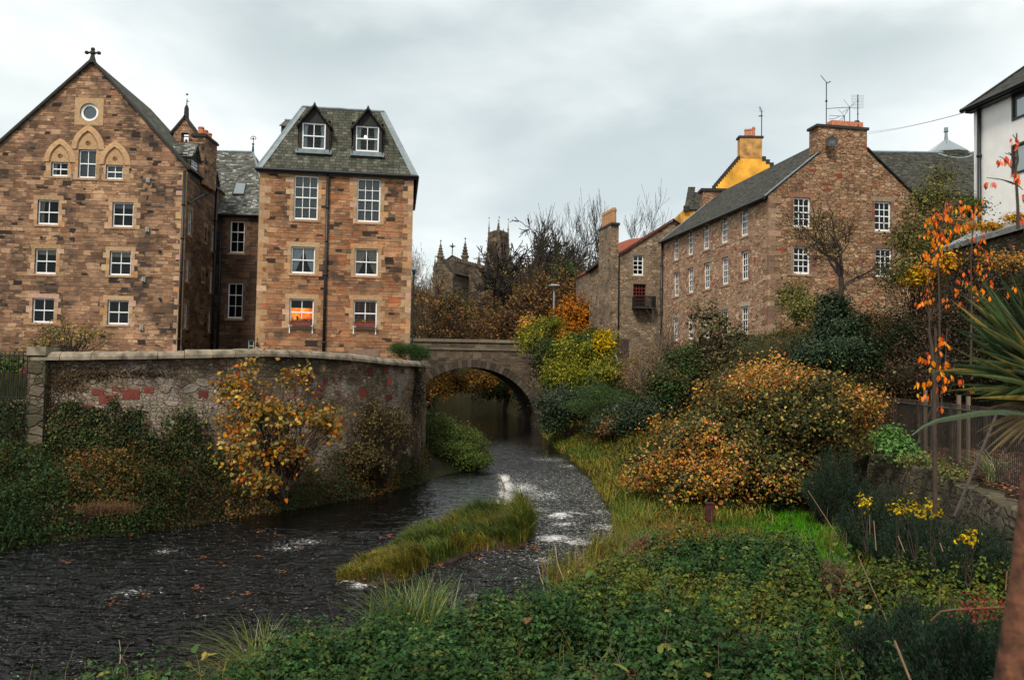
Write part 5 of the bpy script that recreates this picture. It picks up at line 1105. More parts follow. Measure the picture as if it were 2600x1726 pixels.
# ---------------------------------------------------------------- bridge
YBR = 72.
def bx(k, x, Y=YBR): return at(k, x, 900, Y)[0]
BRT = thing('stone_bridge', 'old single-arch stone bridge over the river in the middle', 'bridge', (-3.6, YBR, 0))
fb = Fr((-13, YBR), (11, YBR)); cxb = at(0, 1087, 900, YBR)[0]; ra_ = at(0, 1237, 950, YBR)[0]-cxb; hb_ = at(0, 1087, 847, YBR)[2]
zpt = at(0, 1090, 783, YBR)[2]; zst = at(5, 700, 1310, YBR)[2]
sk_ = (-.13, 1.0); DB = 8.
def bp(u, z, d): return np.array([cxb+u+sk_[0]*d, YBR+d, z])
N = 40; arcp = [(ra_*math.cos(t), max(0, hb_*math.sin(t))) for t in np.linspace(math.pi, 0, N+1)]
th = .62; arco = [((ra_+th)*math.cos(t), (hb_+th)*math.sin(t)) for t in np.linspace(math.pi, 0, N+1)]
mb = MB(); LU, RU = -9.5, 14.
# face: columns between arch and parapet
for d_, rev in ((0, False), (DB, True)):
    mb = MB()
    for i in range(N):
        (a, za1), (b, zb1) = arco[i], arco[i+1]; q = [bp(a, za1, d_), bp(b, zb1, d_), bp(b, zst, d_), bp(a, zst, d_)]; mb.poly(q[::-1] if rev else q)
    for (a, b) in ((LU, arco[0][0]), (arco[-1][0], RU)):
        q = [bp(a, -1, d_), bp(b, -1, d_), bp(b, zst, d_), bp(a, zst, d_)]; mb.poly(q[::-1] if rev else q)
    mb.build('spandrel', 'stone_bridge', BRT)
mb = MB()
for i in range(N):
    (a, za1), (b, zb1) = arcp[i], arcp[i+1]; mb.poly([bp(a, za1, 0), bp(b, zb1, 0), bp(b, zb1, DB), bp(a, za1, DB)])
for s_ in (0, -1): a = arcp[s_][0]; mb.poly([bp(a, -1, 0), bp(a, 0, 0), bp(a, 0, DB), bp(a, -1, DB)])
mb.build('soffit', 'stone_bridge', BRT)
mb = MB(); NV = 46
for i in range(NV):
    t0, t1 = math.pi*(1-(i+.04)/NV), math.pi*(1-(i+.96)/NV); e = .05+random.uniform(0, .05); tt = th*random.uniform(.9, 1.1); c = jitc(random.choice([(.06, .047, .036), (.085, .065, .047), (.045, .038, .03)]), .2)
    q = [(ra_*math.cos(t0), hb_*math.sin(t0)), (ra_*math.cos(t1), hb_*math.sin(t1)), ((ra_+tt)*math.cos(t1), (hb_+tt)*math.sin(t1)), ((ra_+tt)*math.cos(t0), (hb_+tt)*math.sin(t0))]
    mb.hexa([bp(q[0][0], q[0][1], -e), bp(q[1][0], q[1][1], -e), bp(q[1][0], q[1][1], .3), bp(q[0][0], q[0][1], .3), bp(q[3][0], q[3][1], -e), bp(q[2][0], q[2][1], -e), bp(q[2][0], q[2][1], .3), bp(q[3][0], q[3][1], .3)], c)
mb.build('arch_ring', 'ashlar', BRT)
fbb = Fr(bp(LU, 0, 0), bp(RU, 0, 0))
mb = MB(); mb.box(fbb, 0, fbb.L, -.4, .0, zst, zpt-.25); mb.box(fbb, 0, fbb.L, -DB, -DB+.4, zst, zpt-.25); pa = mb.build('parapet', 'stone_bridge', BRT)
mb = MB(); u = 0
while u < fbb.L:
    l = random.uniform(1.0, 1.7); mb.box(fbb, u, min(u+l-.02, fbb.L), -.5, .12, zpt-.25, zpt+random.uniform(-.01, .02), jitc((.17, .145, .105), .2)); u += l
u = 0
while u < fbb.L:
    l = random.uniform(1.0, 1.7); mb.box(fbb, u, min(u+l-.02, fbb.L), -.1, .10, zst-.02, zst+.16, jitc((.14, .115, .08), .2)); u += l
mb.build('coping', 'ashlar', BRT)
mb = MB(); mb.box(fbb, 0, fbb.L, -DB+.4, -.4, zst-.6, zst-.1); mb.build('roadway', 'street', BRT)

# street lamp past the bridge
lp = at(5, 1370, 960, 84.); LMP = thing('street_lamp', 'slim grey street lamp with a flat disc head above the orange tree', 'street lamp', np.array([lp[0], lp[1], 5.]))
zt_l = at(5, 1370, 782, 84)[2]; mb = MB(); mb.tube([np.array([lp[0], lp[1], 5.]), np.array([lp[0], lp[1], 9.]), np.array([lp[0], lp[1], zt_l])], [.13, .12, .10], 8); mb.build('pole', 'steel', LMP)
mb = MB(); mb.lathe(np.array([lp[0], lp[1], zt_l-.25]), [(.12, 0), (.2, .15), (.62, .42), (.66, .5), (.4, .62), (.05, .68)], 14); mb.build('lamp_head', 'steel', LMP)

# ================================================================== GROUND, RIVER, WALLS
def hash2(ix, iy, s=0):
    h = np.sin(ix*127.1+iy*311.7+s*74.7)*43758.5453; return h-np.floor(h)
def vnoise(x, y, s=0):
    ix, iy = np.floor(x), np.floor(y); fx, fy = x-ix, y-iy; fx, fy = fx*fx*(3-2*fx), fy*fy*(3-2*fy)
    return (hash2(ix, iy, s)*(1-fx)+hash2(ix+1, iy, s)*fx)*(1-fy)+(hash2(ix, iy+1, s)*(1-fx)+hash2(ix+1, iy+1, s)*fx)*fy
def fbm(x, y, o=4, s=0):
    r, a, t = 0, 1, 0
    for i in range(o): r = r+a*vnoise(x*2**i, y*2**i, s+i); t += a; a *= .5
    return r/t
RIGHT = [(-40, 2), (-25, 5), (-12, 8.4), (-5.9, 9.7), (-4.9, 10.2), (-3.9, 11.0), (-2.7, 12.0), (-1.5, 12.8), (-.1, 14.), (.8, 15.8), (2.4, 18.7), (2.85, 22), (3.35, 27), (3.5, 36), (2.9, 47), (2.3, 60), (2.15, 71), (2.1, 73), (1.2, 81), (.2, 92), (-2, 130), (-12, 170)]
LEFT = [(-30, 170), (-14, 130), (-9, 92), (-9.6, 81), (-9.45, 72), (-8, 66), (-5, 56), (-1.7, 47), (-1.15, 43), (-1.3, 39.5), (-2.6, 36.4), (-3.5, 33.4), (-5.0, 29.9), (-6.9, 27.1), (-8.4, 25.7), (-9.4, 24.1), (-10.4, 22.6), (-12.0, 21.7), (-12.9, 19.6), (-25, 15), (-40, 11)]
RIV = np.array(RIGHT+LEFT)
NR = len(RIGHT)
def river_sd(X, Y):
    """signed distance to the river outline (negative on the water) and whether the nearest bank is the left one"""
    best = np.full(X.shape, 1e9); left = np.zeros(X.shape, bool); ins = np.zeros(X.shape, bool); n = len(RIV)
    for i in range(n):
        a, b = RIV[i], RIV[(i+1) % n]; d = b-a; L2 = d@d
        t = np.clip(((X-a[0])*d[0]+(Y-a[1])*d[1])/L2, 0, 1); dist = np.hypot(X-a[0]-t*d[0], Y-a[1]-t*d[1])
        m = dist < best; best = np.where(m, dist, best); left = np.where(m, i >= NR, left)
        cond = ((a[1] > Y) != (b[1] > Y)); 
        with np.errstate(divide='ignore', invalid='ignore'): xi = a[0]+(Y-a[1])*(b[0]-a[0])/(b[1]-a[1] if b[1] != a[1] else 1e-9)
        ins ^= cond & (X < xi)
    return np.where(ins, -best, best), left
# river wall plan (photo x at a chosen depth)
WPX = [(84, 25.2), (200, 25.2), (340, 25.4), (470, 26.0), (590, 27.0), (700, 28.4), (800, 30.0), (890, 32.0), (945, 33.8), (975, 35.4)]
WPL = [np.array([(x-1181)/1900*Y, Y]) for x, Y in WPX]
WTOPPX = [(84, 813), (110, 812), (200, 812), (300, 811), (400, 809), (500, 807), (590, 805), (680, 807), (760, 812), (830, 819), (900, 828), (975, 834)]
def wall_top(x, Y): y = np.interp(x, [q[0] for q in WTOPPX], [q[1] for q in WTOPPX]); return at(0, x, y, Y)[2]
WZ = [wall_top(x, Y) for x, Y in WPX]
wx = np.array([p[0] for p in WPL]); wy = np.array([p[1] for p in WPL])
RW = np.array([(7.2, 8.0), (7.6, 10), (9.2, 16.5), (10.2, 20.5), (10.5, 24.2)])       # retaining wall line
def terrain(X, Y):
    sd, left = river_sd(X, Y)
    nz = (fbm(X*.35+5, Y*.35, 4)-.5)
    z = np.where(sd < 0, np.maximum(-.9, sd*.9-.05), 0)
    lz = .05+np.minimum(sd, .7)*.9+np.clip(sd-.7, 0, 3.0)*.28+nz*.3
    rz_near = .05+np.minimum(sd, .6)*.7+np.clip(sd-.5, 0, 30)*.045+nz*.25
    rz_far = .05+np.minimum(sd, 1.2)*.4+np.clip(sd-1.2, 0, 11)*.56+nz*.4
    k = np.clip((Y-27)/9, 0, 1); k = k*k*(3-2*k); rz = rz_near*(1-k)+rz_far*k
    # terrace behind the retaining wall
    rwx = np.interp(Y, RW[:, 1], RW[:, 0]); ter = np.clip((X-rwx-.1)/.25, 0, 1)*np.clip((30-Y)/5, 0, 1); rz = rz*(1-ter)+np.maximum(2.5+nz*.1, rz*0+2.5)*ter
    z = np.where(sd >= 0, np.where(left, lz, rz), z)
    # street level behind the river wall
    wY = np.interp(X, wx, wy, left=25.2, right=200); rX = np.interp(Y, [35.4, 71], [-4.3, -10.2])
    beh = np.where(Y < 35.4, (Y > wY+.25) & (X < -4.0), X < rX) & (Y < 84) & (Y > 20) & (X > -24.2)
    z = np.where(beh & (sd > -.5), 4.3, z)
    z = np.where((X <= -24.2) & left & (sd > 3) & (Y > 27), 4.3*np.clip((Y-27)/1.0, 0, 1)+z*(1-np.clip((Y-27)/1.0, 0, 1)), z)
    # valley sides beyond the bridge
    hk = np.clip((Y-80)/6, 0, 1); up = np.clip(sd, 0, 400); side = np.minimum(up*.75, 4.5)+np.clip(up-6, 0, 300)*.10+np.clip(Y-80, 0, 200)*.075
    hz = np.minimum(side, 19+nz*3); z = np.where(sd > 0, z*(1-hk)+hz*hk, z)
    # camera bank: climb behind
    z = np.where((Y < 6) & (sd > 0) & ~left, np.maximum(z, np.clip((6-Y)*.35, 0, 2.9)), z)
    return z
def axis(parts): return np.unique(np.round(np.concatenate([np.arange(a, b, s) for a, b, s in parts]), 4))
def grid_mesh(name, xs, ys, zf, mat, kind, extra=None, smooth=True):
    X, Y = np.meshgrid(xs, ys); Z = zf(X, Y); V = np.stack([X, Y, Z], -1).reshape(-1, 3); nx, ny = len(xs), len(ys)
    i = np.arange(ny-1)[:, None]*nx+np.arange(nx-1)[None, :]; F = np.stack([i, i+1, i+nx+1, i+nx], -1).reshape(-1, 4)
    o = link_mesh(name, V, F, mat, smooth=smooth, extra={k: f(X, Y).ravel() for k, f in (extra or {}).items()}); o['kind'] = kind; return o
grid_mesh('ground', axis([(-900, -60, 60), (-60, -26, 4), (-26, 20, .35), (20, 60, 2), (60, 901, 60)]), axis([(-40, 0, 4), (0, 40, .3), (40, 90, .8), (90, 260, 5), (260, 1300, 60)]), terrain, 'earth', 'structure')

# water sheet with standing waves, a sloping weir apron and its foam
lip = [gp(0, x, y, .17) for x, y in ((1146, 1090), (1152, 1105), (1160, 1125), (1156, 1150), (1148, 1172), (1140, 1198))]
LX = np.array([p[0] for p in lip]); LY = np.array([p[1] for p in lip]); o_ = np.argsort(LY); LXs, LYs = LX[o_], LY[o_]
def apron(X, Y):
    lx = np.interp(Y, LYs, LXs); d = lx-X      # >0 on the apron (left of the lip)
    along = np.clip((Y-LYs[0]+1.5)/2.5, 0, 1)*np.clip((LYs[-1]+2-Y)/2.0, 0, 1)
    return np.where(d > 0, .16*np.clip(1-d/8.5, 0, 1)**.8, .16*np.clip(1+d/.22, 0, 1)*.9)*along
def wz(X, Y):
    A = np.interp(Y, [8, 14, 22, 30, 45, 60, 75], [.035, .035, .03, .022, .014, .007, .004])
    n = fbm(X*1.5+Y*.35, Y*2.6-X*.25, 4, 3)-.5; m = fbm(X*4.2, Y*5.5, 2, 9)-.5
    ap = apron(X, Y)
    for (x, y, s, h) in FOAMH: c = gp(0, x, y, 0); ap = ap+h*np.exp(-((X-c[0])**2+(Y-c[1])**2*.6)/(2*s*s))
    return A*(n*2.6+m*.7)*(1-.75*(ap > .01))+ap
FOAMH = [(1300, 1190, .4, .10), (1290, 1245, .35, .07), (815, 1345, .25, .06)]
FOAM = [(1163, 1104, .22, .85, 1.3), (1170, 1122, .26, .8, 1.6), (1172, 1148, .28, .8, 1.3), (1160, 1172, .24, .8, .9), (1205, 1125, .6, .55, 1.6), (1245, 1140, .9, .40, 1.6), (1290, 1192, .32, .8, .4), (1325, 1185, .4, .6, .3), (1300, 1208, .4, .6, .25), (1275, 1243, .45, .72), (1330, 1250, .5, .55),
        (828, 1352, .16, .8), (850, 1345, .2, .55), (812, 1342, .2, .6), (380, 1272, .22, .42), (660, 1262, .3, .38), (1250, 1290, .4, .42), (1400, 1215, .5, .5), (1390, 1180, .5, .42), (1330, 1075, 1.0, .36), (1270, 1060, 1.0, .34), (1380, 1100, .8, .34), (300, 1365, .25, .42), (1235, 1175, .6, .4), (1110, 1205, .6, .4), (705, 1250, .4, .4)]
def foam_glint(X, Y):
    f = np.zeros(X.shape)
    for q in FOAM: x, y, s, a = q[:4]; c = gp(0, x, y, 0); sy = q[4] if len(q) > 4 else s; f = np.maximum(f, a*np.exp(-(((X-c[0])/s)**2+((Y-c[1])/sy)**2)/2))
    turb = np.clip((Y-17)/5, 0, 1)*np.clip((44-Y)/8, 0, 1)*np.clip((X+2.5)/2, 0, 1); f = np.maximum(f, .23*turb*(apron(X, Y) < .01))  # streaks over the rapids: broken white water plus painted silver glints
    return f
def chop(X, Y): return np.where(apron(X, Y) > .01, .20, np.interp(Y, [8, 17, 24, 30, 44, 55, 66], [1.0, 1.0, .8, .55, .35, .15, .06]))
grid_mesh('river', axis([(-42, -14, .5), (-14, 5, .11), (5, 8, .5)]), axis([(2, 8, .5), (8, 30, .11), (30, 50, .16), (50, 180, .8)]), wz, 'water', 'structure', {'foam_glint': foam_glint, 'chop': chop})
# brown stone lip of the weir
mb = MB()
for i in range(len(lip)-1):
    a, b = lip[i].copy(), lip[i+1].copy()
    for q in range(5):
        p = a+(b-a)*q/5+np.array([random.uniform(-.03, .06), 0, -.12]); p2 = a+(b-a)*(q+1)/5+np.array([random.uniform(-.03, .06), 0, -.12]); w_ = random.uniform(.05, .1)
        mb.hexa([p+[0, 0, -.3], p+[w_, 0, -.3], p2+[w_, 0, -.3], p2+[0, 0, -.3], p+[0, 0, .08], p+[w_, 0, .05], p2+[w_, 0, .05], p2+[0, 0, .08]], jitc((.17, .105, .06), .3))
tag(mb.build('weir_lip', 'ashlar'), 'brown stone edge of the small weir with white water spilling over it', 'weir')

# street surface behind the wall
# ---- the river wall
RWALL = thing('river_wall', 'tall stained rubble retaining wall with rounded coping and red stone patches along the river', 'wall', (WPL[4][0], WPL[4][1], 0))
pts = []; zs_ = []
for i in range(len(WPL)-1):
    for q in range(4): t = q/4; pts.append(WPL[i]*(1-t)+WPL[i+1]*t); zs_.append(WZ[i]*(1-t)+WZ[i+1]*t)
pts.append(WPL[-1]); zs_.append(WZ[-1]); pts.append(np.array([-4.2, 40.])); zs_.append(WZ[-1]); pts.append(np.array([-10.0, 71.])); zs_.append(WZ[-1]+.6)
pts, zs_ = np.array(pts), np.array(zs_); S = np.concatenate([[0], np.cumsum(np.linalg.norm(np.diff(pts, axis=0), axis=1))])
def outn(i):
    a, b = pts[max(i-1, 0)], pts[min(i+1, len(pts)-1)]; d = (b-a)/np.linalg.norm(b-a); return np.array([d[1], -d[0]])
rows = 26; V = []; 
for i, p in enumerate(pts):
    n = outn(i)
    for j in range(rows+1):
        t = j/rows; z = -.8+(zs_[i]-.16+.8)*t; bat = .22*(1-t)+.05*(float(fbm(np.array(S[i]*1.3), np.array(z*1.6), 3))-.5); q = p+n*bat; V.append((q[0], q[1], z))
V = np.array(V); F = []
for i in range(len(pts)-1):
    for j in range(rows): a = i*(rows+1)+j; F.append((a, a+rows+1, a+rows+2, a+1))
face = link_mesh('face', V, F, 'stone_river_wall', RWALL, smooth=False)
ul = face.data.uv_layers['UVMap']; li = np.zeros(len(face.data.loops), dtype=np.int32); face.data.loops.foreach_get('vertex_index', li); UVv = np.stack([S[li//(rows+1)], V[li][:, 2]], 1); ul.data.foreach_set('uv', UVv.astype(np.float32).ravel())
# protruding individual stones (red sandstone and pale boulders) where the photo shows them
mb = MB()
def wall_hit(k, x, y):
    X0, Y0 = nat(k, x, y); r = ray(X0, Y0); best = None
    for i in range(len(pts)-3):
        a, b = pts[i], pts[i+1]; d = b-a; M_ = np.array([[r[0], -d[0]], [r[1], -d[1]]]); s_ = np.linalg.solve(M_, a-EYE[:2])
        if -.001 <= s_[1] <= 1.001: best = (i, s_[1], EYE+r*s_[0]); break
    return best
RED, RED2 = (.17, .042, .032), (.12, .034, .027)
stones = [(9, 840, 487, 100, 50, RED), (9, 915, 552, 120, 75, RED), (9, 1127, 505, 145, 78, RED), (9, 1280, 470, 85, 45, RED), (9, 1738, 512, 80, 70, RED2), (9, 760, 625, 70, 50, RED2), (10, 1143, 318, 42, 68, RED2), (10, 1277, 300, 40, 45, RED2), (10, 1303, 398, 38, 60, (.30, .055, .04)), (10, 1075, 493, 68, 68, RED),
          (10, 712, 448, 60, 48, RED2), (10, 683, 520, 58, 42, RED2), (10, 757, 395, 36, 46, RED2), (10, 945, 225, 70, 60, (.14, .05, .04)), (10, 1295, 535, 60, 45, RED2), (10, 430, 355, 110, 40, RED2), (10, 530, 370, 60, 50, RED2), (10, 90, 415, 110, 60, RED2), (10, 1180, 240, 40, 40, (.15, .05, .04)), (10, 1015, 1090, 40, 40, RED2), (10, 1360, 260, 40, 90, (.12, .06, .05)), (10, 1418, 310, 26, 30, RED2)]
for (k, x, y, w_, h_, c) in stones:
    a, b = wall_hit(k, x-w_/2, y), wall_hit(k, x+w_/2, y); t_, u_ = wall_hit(k, x, y-h_/2), wall_hit(k, x, y+h_/2)
    if not (a and b and t_ and u_): continue
    n = np.append(outn(a[0]), 0); off = .25; wob = lambda: random.uniform(-.03, .03)
    A_, B_ = a[2]+n*.0, b[2]+n*.0; z0, z1 = u_[2][2], t_[2][2]
    t0 = (z0+z1)/2; z_top = zs_[a[0]]; bat_ = 0
    bat = .22*(1-(t0+.8)/(z_top+.64))
    o3 = n*(bat-.1); o4 = n*(bat+.022)
    P8 = [A_+o4, B_+o4, B_+o3, A_+o3]; lo = []; hi = []
    for p in P8: lo.append(np.array([p[0], p[1], z0+wob()])); hi.append(np.array([p[0], p[1], z1+wob()]))
    mb.hexa(lo+hi, jitc(c, .15))
mb.build('red_stone', 'ashlar', RWALL)
# rounded coping stones, each a segment of a half round
mb = MB(); i = 0; u = 0; Lc = S[-3]+1.0
def at_s(s): return np.array([np.interp(s, S, pts[:, 0]), np.interp(s, S, pts[:, 1])]), np.interp(s, S, zs_), outn(int(np.searchsorted(S, s).clip(1, len(S)-1)))
while u < S[-1]-.8:
    l = random.uniform(.7, 1.15); s0, s1 = u+.008, u+l-.008; c = jitc((.27, .235, .165), .22); rr5 = random.uniform(.95, 1.08); rings = []
    for s in np.linspace(s0, s1, 4):
        p, z, n = at_s(s); ring = []
        for t in np.linspace(-.25, math.pi+.25, 9):
            q = p+n*(.02+.27*math.cos(t)*rr5); k = 1+.04*random.uniform(-1, 1); ring.append(np.array([q[0], q[1], z-.19+.20*math.sin(t)*rr5*k]))
        rings.append(ring)
    for a, b in zip(rings[:-1], rings[1:]):
        for q in range(8): mb.poly([a[q], b[q], b[q+1], a[q+1]], c)
    mb.poly(rings[0], c); mb.poly(rings[-1][::-1], c); u += l
mb.build('coping', 'coping', RWALL, False)
mb = MB(); p, z, n = at_s(.15); fr0 = Fr(WPL[0], WPL[1]); zt = at(9, 350, 98, 25.2)[2]
mb.box(fr0, -.06, .46, -.36, .30, -.5, zt-.28, (.2, .16, .12)); mb.build('end_pier', 'stone_retaining_wall', RWALL); mb = MB(); mb.box(fr0, -.08, .50, -.42, .36, zt-.28, zt-.02, (.3, .26, .19)); mb.build('pier_cap', 'coping', RWALL)
mb = MB(); hp = at_s(S[-4]); pq = WPL[-1]; mb.xbox((pq[0]-.5, pq[1]-.25, -.5), (pq[0]+.12, pq[1]+.4, WZ[-1]-.15)); mb.build('end_pier', 'stone_river_wall', RWALL)

# railings and the low wall left of the pier
RL = thing('iron_railings', 'black spiked iron railings at the left end of the river wall', 'railings', (-16, 25.3, 3)); fr1 = Fr((-24, 25.4), tuple(WPL[0])); zt = fr1.uz(9, 100, 130)[1]; zr_ = fr1.uz(9, 100, 178)[1]; zb_ = fr1.uz(9, 100, 552)[1]
mb = MB(); u = fr1.L-.12
while u > 0:
    mb.tube([fr1.w(u, 0, zb_), fr1.w(u, 0, zt-.12), fr1.w(u, 0, zt)], [.018, .016, .003], 5); u -= .48/3.1*.9
mb.build('bars', 'iron', RL); mb = MB(); mb.box(fr1, 0, fr1.L, -.02, .02, zr_-.02, zr_+.02); mb.box(fr1, 0, fr1.L, -.02, .02, zb_+.05, zb_+.09); mb.build('rail', 'iron', RL)
LW = thing('ivy_wall', 'low wall hidden under dark ivy below the black railings', 'wall', (-17, 25.3, 0)); mb = MB(); mb.box(fr1, 0, fr1.L, -.3, .2, 0, zb_); mb.build('masonry', 'stone_river_wall', LW)

# retaining wall and fence at the right
RT = thing('garden_retaining_wall', 'mossy rubble retaining wall carrying the brown picket fence on the right', 'wall', (9.2, 16.5, .8))
V = []; Lr = [0]; P_ = []
for i in range(len(RW)-1):
    for q in range(8): P_.append(RW[i]+(RW[i+1]-RW[i])*q/8)
P_.append(RW[-1]); P_ += [np.array([11.5, 25.2]), np.array([14, 26.5])]; P_ = np.array(P_)
Sr = np.concatenate([[0], np.cumsum(np.linalg.norm(np.diff(P_, axis=0), axis=1))]); rws = 10
for i, p in enumerate(P_):
    a, b = P_[max(i-1, 0)], P_[min(i+1, len(P_)-1)]; d = (b-a)/np.linalg.norm(b-a); n = np.array([-d[1], d[0]])
    for j in range(rws+1): z = .2+(2.42-.2)*j/rws+(.05*math.sin(i*1.7) if j == rws else 0); q = p+n*(.15*(1-j/rws)+.08*(float(vnoise(np.array(Sr[i]*2.), np.array(z*3.)))-.5)); V.append((q[0], q[1], z))
    q = p-n*.55; V.append((q[0], q[1], 2.45)); 
F = []; st_ = rws+2
for i in range(len(P_)-1):
    for j in range(rws+1): a = i*st_+j; F.append((a+st_, a, a+1, a+st_+1))
link_mesh('face', np.array(V), F, 'stone_retaining_wall', RT)
FN = np.array([(12.0, 27.0), (10.95, 21.2), (9.75, 15.8), (8.3, 9.8)]); FE = thing('picket_fence', 'brown metal picket fence with square posts and slanting braces on the garden wall', 'fence', (9.75, 15.8, 2.5))
def fpt(s):
    Ls = np.concatenate([[0], np.cumsum(np.linalg.norm(np.diff(FN, axis=0), axis=1))]); return np.array([np.interp(s, Ls, FN[:, 0]), np.interp(s, Ls, FN[:, 1])]), Ls[-1]
LF_ = fpt(0)[1]; posts = [.05, 1.9, 4.4, 7.2, 9.6, 12.2, 14.8, 17.0]; 
for i, s in enumerate(posts):
    if s > LF_: break
    p = fpt(s)[0]; mb = MB(); r = .055; mb.xbox((p[0]-r, p[1]-r, 2.35), (p[0]+r, p[1]+r, 4.02)); mb.xbox((p[0]-r*1.2, p[1]-r*1.2, 4.02), (p[0]+r*1.2, p[1]+r*1.2, 4.05)); mb.build('post', 'rust_metal', FE)
    if i+1 < len(posts):
        e = min(posts[i+1], LF_); mb = MB(); n = int((e-s)/.105)
        for q in range(1, n): a = fpt(s+(e-s)*q/n)[0]; mb.xbox((a[0]-.007, a[1]-.007, 2.5), (a[0]+.007, a[1]+.007, 4.06+.0*random.random()))
        a, b = fpt(s)[0], fpt(e)[0]
        for z in (2.56, 3.93): mb.tube([np.append(a, z), np.append(b, z)], .022, 4)
        mb.build('picket_panel', 'rust_metal', FE)
for (x0, y0, x1, y1) in ((1235, 540, 985, 1150), (1585, 590, 1310, 1270), (2125, 680, 1760, 1560)):
    # braces run from the top rail down to the ground in front of the wall
    X0, Y0 = nat(12, x0, y0); r = ray(X0, Y0); t = (3.93-EYE[2])/r[2]; a = EYE+r*t
    r2 = ray(*nat(12, x1, y1)); b = EYE+r2*(a[1]-2.6); mb = MB(); mb.tube([a, b], .028, 6); mb.build('brace', 'rust_metal', FE)
# pale timber posts behind the fence
for (x, y) in ((1520, 475), (1583, 475), (1808, 515), (1890, 525)):
    p = at(12, x, y, 21.0 if x > 1700 else 24); t = thing('timber_post', {1520: 'leftmost of four pale timber posts behind the picket fence', 1583: 'second pale timber post from the left behind the picket fence', 1808: 'third pale timber post from the left behind the picket fence', 1890: 'rightmost of four pale timber posts behind the picket fence'}[x], 'post', (p[0], p[1], 2.5), 'timber posts behind the fence'); mb = MB(); mb.xbox((p[0]-.04, p[1], 2.4), (p[0]+.04, p[1]+.07, p[2])); mb.build('post', 'bark_pale', t)
# leaning rusty trunk right beside the camera
TR = thing('leaning_trunk', 'blurred rusty brown trunk leaning up the lower right edge, close to the camera', 'tree', at(0, 2365, 1700, 2.0)); mb = MB()
cp = [at(0, x, y, 2.0) for x, y in ((2350, 2100), (2362, 1700), (2374, 1550), (2388, 1400), (2400, 1250), (2408, 1100), (2420, 950), (2440, 700), (2490, 200), (2560, -500), (2700, -1500), (2860, -2600))]
mb.tube(cp, [.082, .075, .070, .062, .055, .048, .042, .038, .036, .033, .028, .018], 16)
for (i_, dx, dy, dz) in ((9, .5, .3, .7), (10, -.2, .6, .8), (11, .6, -.2, .9), (11, .3, .5, .8)): p_ = cp[i_]; mb.tube([p_, p_+np.array([dx, dy, dz])*.5, p_+np.array([dx*1.2, dy, dz*1.3])], [.02, .013, .006], 8)
if True: mb.build('trunk', 'trunk_bark', TR, True)
# red timber edging at the far bank
RTB = thing('river_boarding', 'dark red boarding holding the bank at the far waterline', 'boarding', gp(13, 900, 320, 0)); a, b = gp(13, 740, 335, 0), gp(13, 1120, 290, 0); f_ = Fr(a, b)
mb = MB()
for i in range(7): z = -.1+i*.105; mb.box(f_, random.uniform(-.15, .1), f_.L+random.uniform(-.1, .15), -.1, random.uniform(-.01, .03), z, z+.09)
mb.build('boards', 'red_timber', RTB)
# old rusty post in the grass below the autumn bush
p = gp(15, 1690, 190, .8); RP = thing('old_gate_post', 'short dark red post standing at the foot of the autumn bush', 'post', p); mb = MB(); zt = at(15, 1690, 20, p[1])[2]; zt -= .12; mb.xbox((p[0]-.09, p[1]-.08, .3), (p[0]+.09, p[1]+.08, zt)); mb.xbox((p[0]-.11, p[1]-.1, zt), (p[0]+.11, p[1]+.1, zt+.03)); mb.build('post', 'red_timber', RP)

# ================================================================== VEGETATION
SHP = {'diamond': (np.array([(0, 0, 0), (.45, .34, .10), (1, 0, -.05), (.45, -.34, .10)]), np.array([[0, 1, 2, 3]])),
       'fold': (np.array([(0, 0, 0), (.40, .33, .12), (1, 0, -.12), (.40, -.33, .12), (.5, 0, 0)]), np.array([[0, 4, 1], [4, 2, 1], [0, 3, 4], [4, 3, 2]])),
       'needle': (np.array([(0, 0, 0), (.5, .07, .03), (1, 0, 0), (.5, -.07, .03)]), np.array([[0, 1, 2, 3]])),
       'ovate': (np.array([(0, 0, 0), (.25, .22, .05), (.6, .24, .04), (1, 0, -.1), (.6, -.24, .04), (.25, -.22, .05), (.5, 0, -.03)]), np.array([[0, 6, 1], [1, 6, 2], [2, 6, 3], [3, 6, 4], [4, 6, 5], [5, 6, 0]])),
       'maple': (np.array([(0, 0, 0), (-.12, .30, 0), (.12, .28, .02), (.18, .55, -.04), (.42, .28, .04), (.62, .42, 0), (.60, .16, .03), (1, 0, -.08), (.60, -.16, .03), (.62, -.42, 0), (.42, -.28, .04), (.18, -.55, -.04), (.12, -.28, .02), (-.12, -.30, 0), (.3, 0, .02)]),
                 np.array([[14, 0, 1], [14, 1, 2], [14, 2, 3], [14, 3, 4], [14, 4, 5], [14, 5, 6], [14, 6, 7], [14, 7, 8], [14, 8, 9], [14, 9, 10], [14, 10, 11], [14, 11, 12], [14, 12, 13], [14, 13, 0]]))}
def unit(v): return v/np.maximum(np.linalg.norm(v, axis=1, keepdims=True), 1e-9)
def pal_pick(pal, n, jit=.16):
    cs = np.array([p[0] for p in pal]); ws = np.array([p[1] for p in pal], float); ws /= ws.sum()
    c = cs[rng.choice(len(pal), n, p=ws)]; return np.clip(c*(1+rng.normal(0, jit, (n, 1)))*(1+rng.normal(0, .06, (n, 3))), .003, .95)
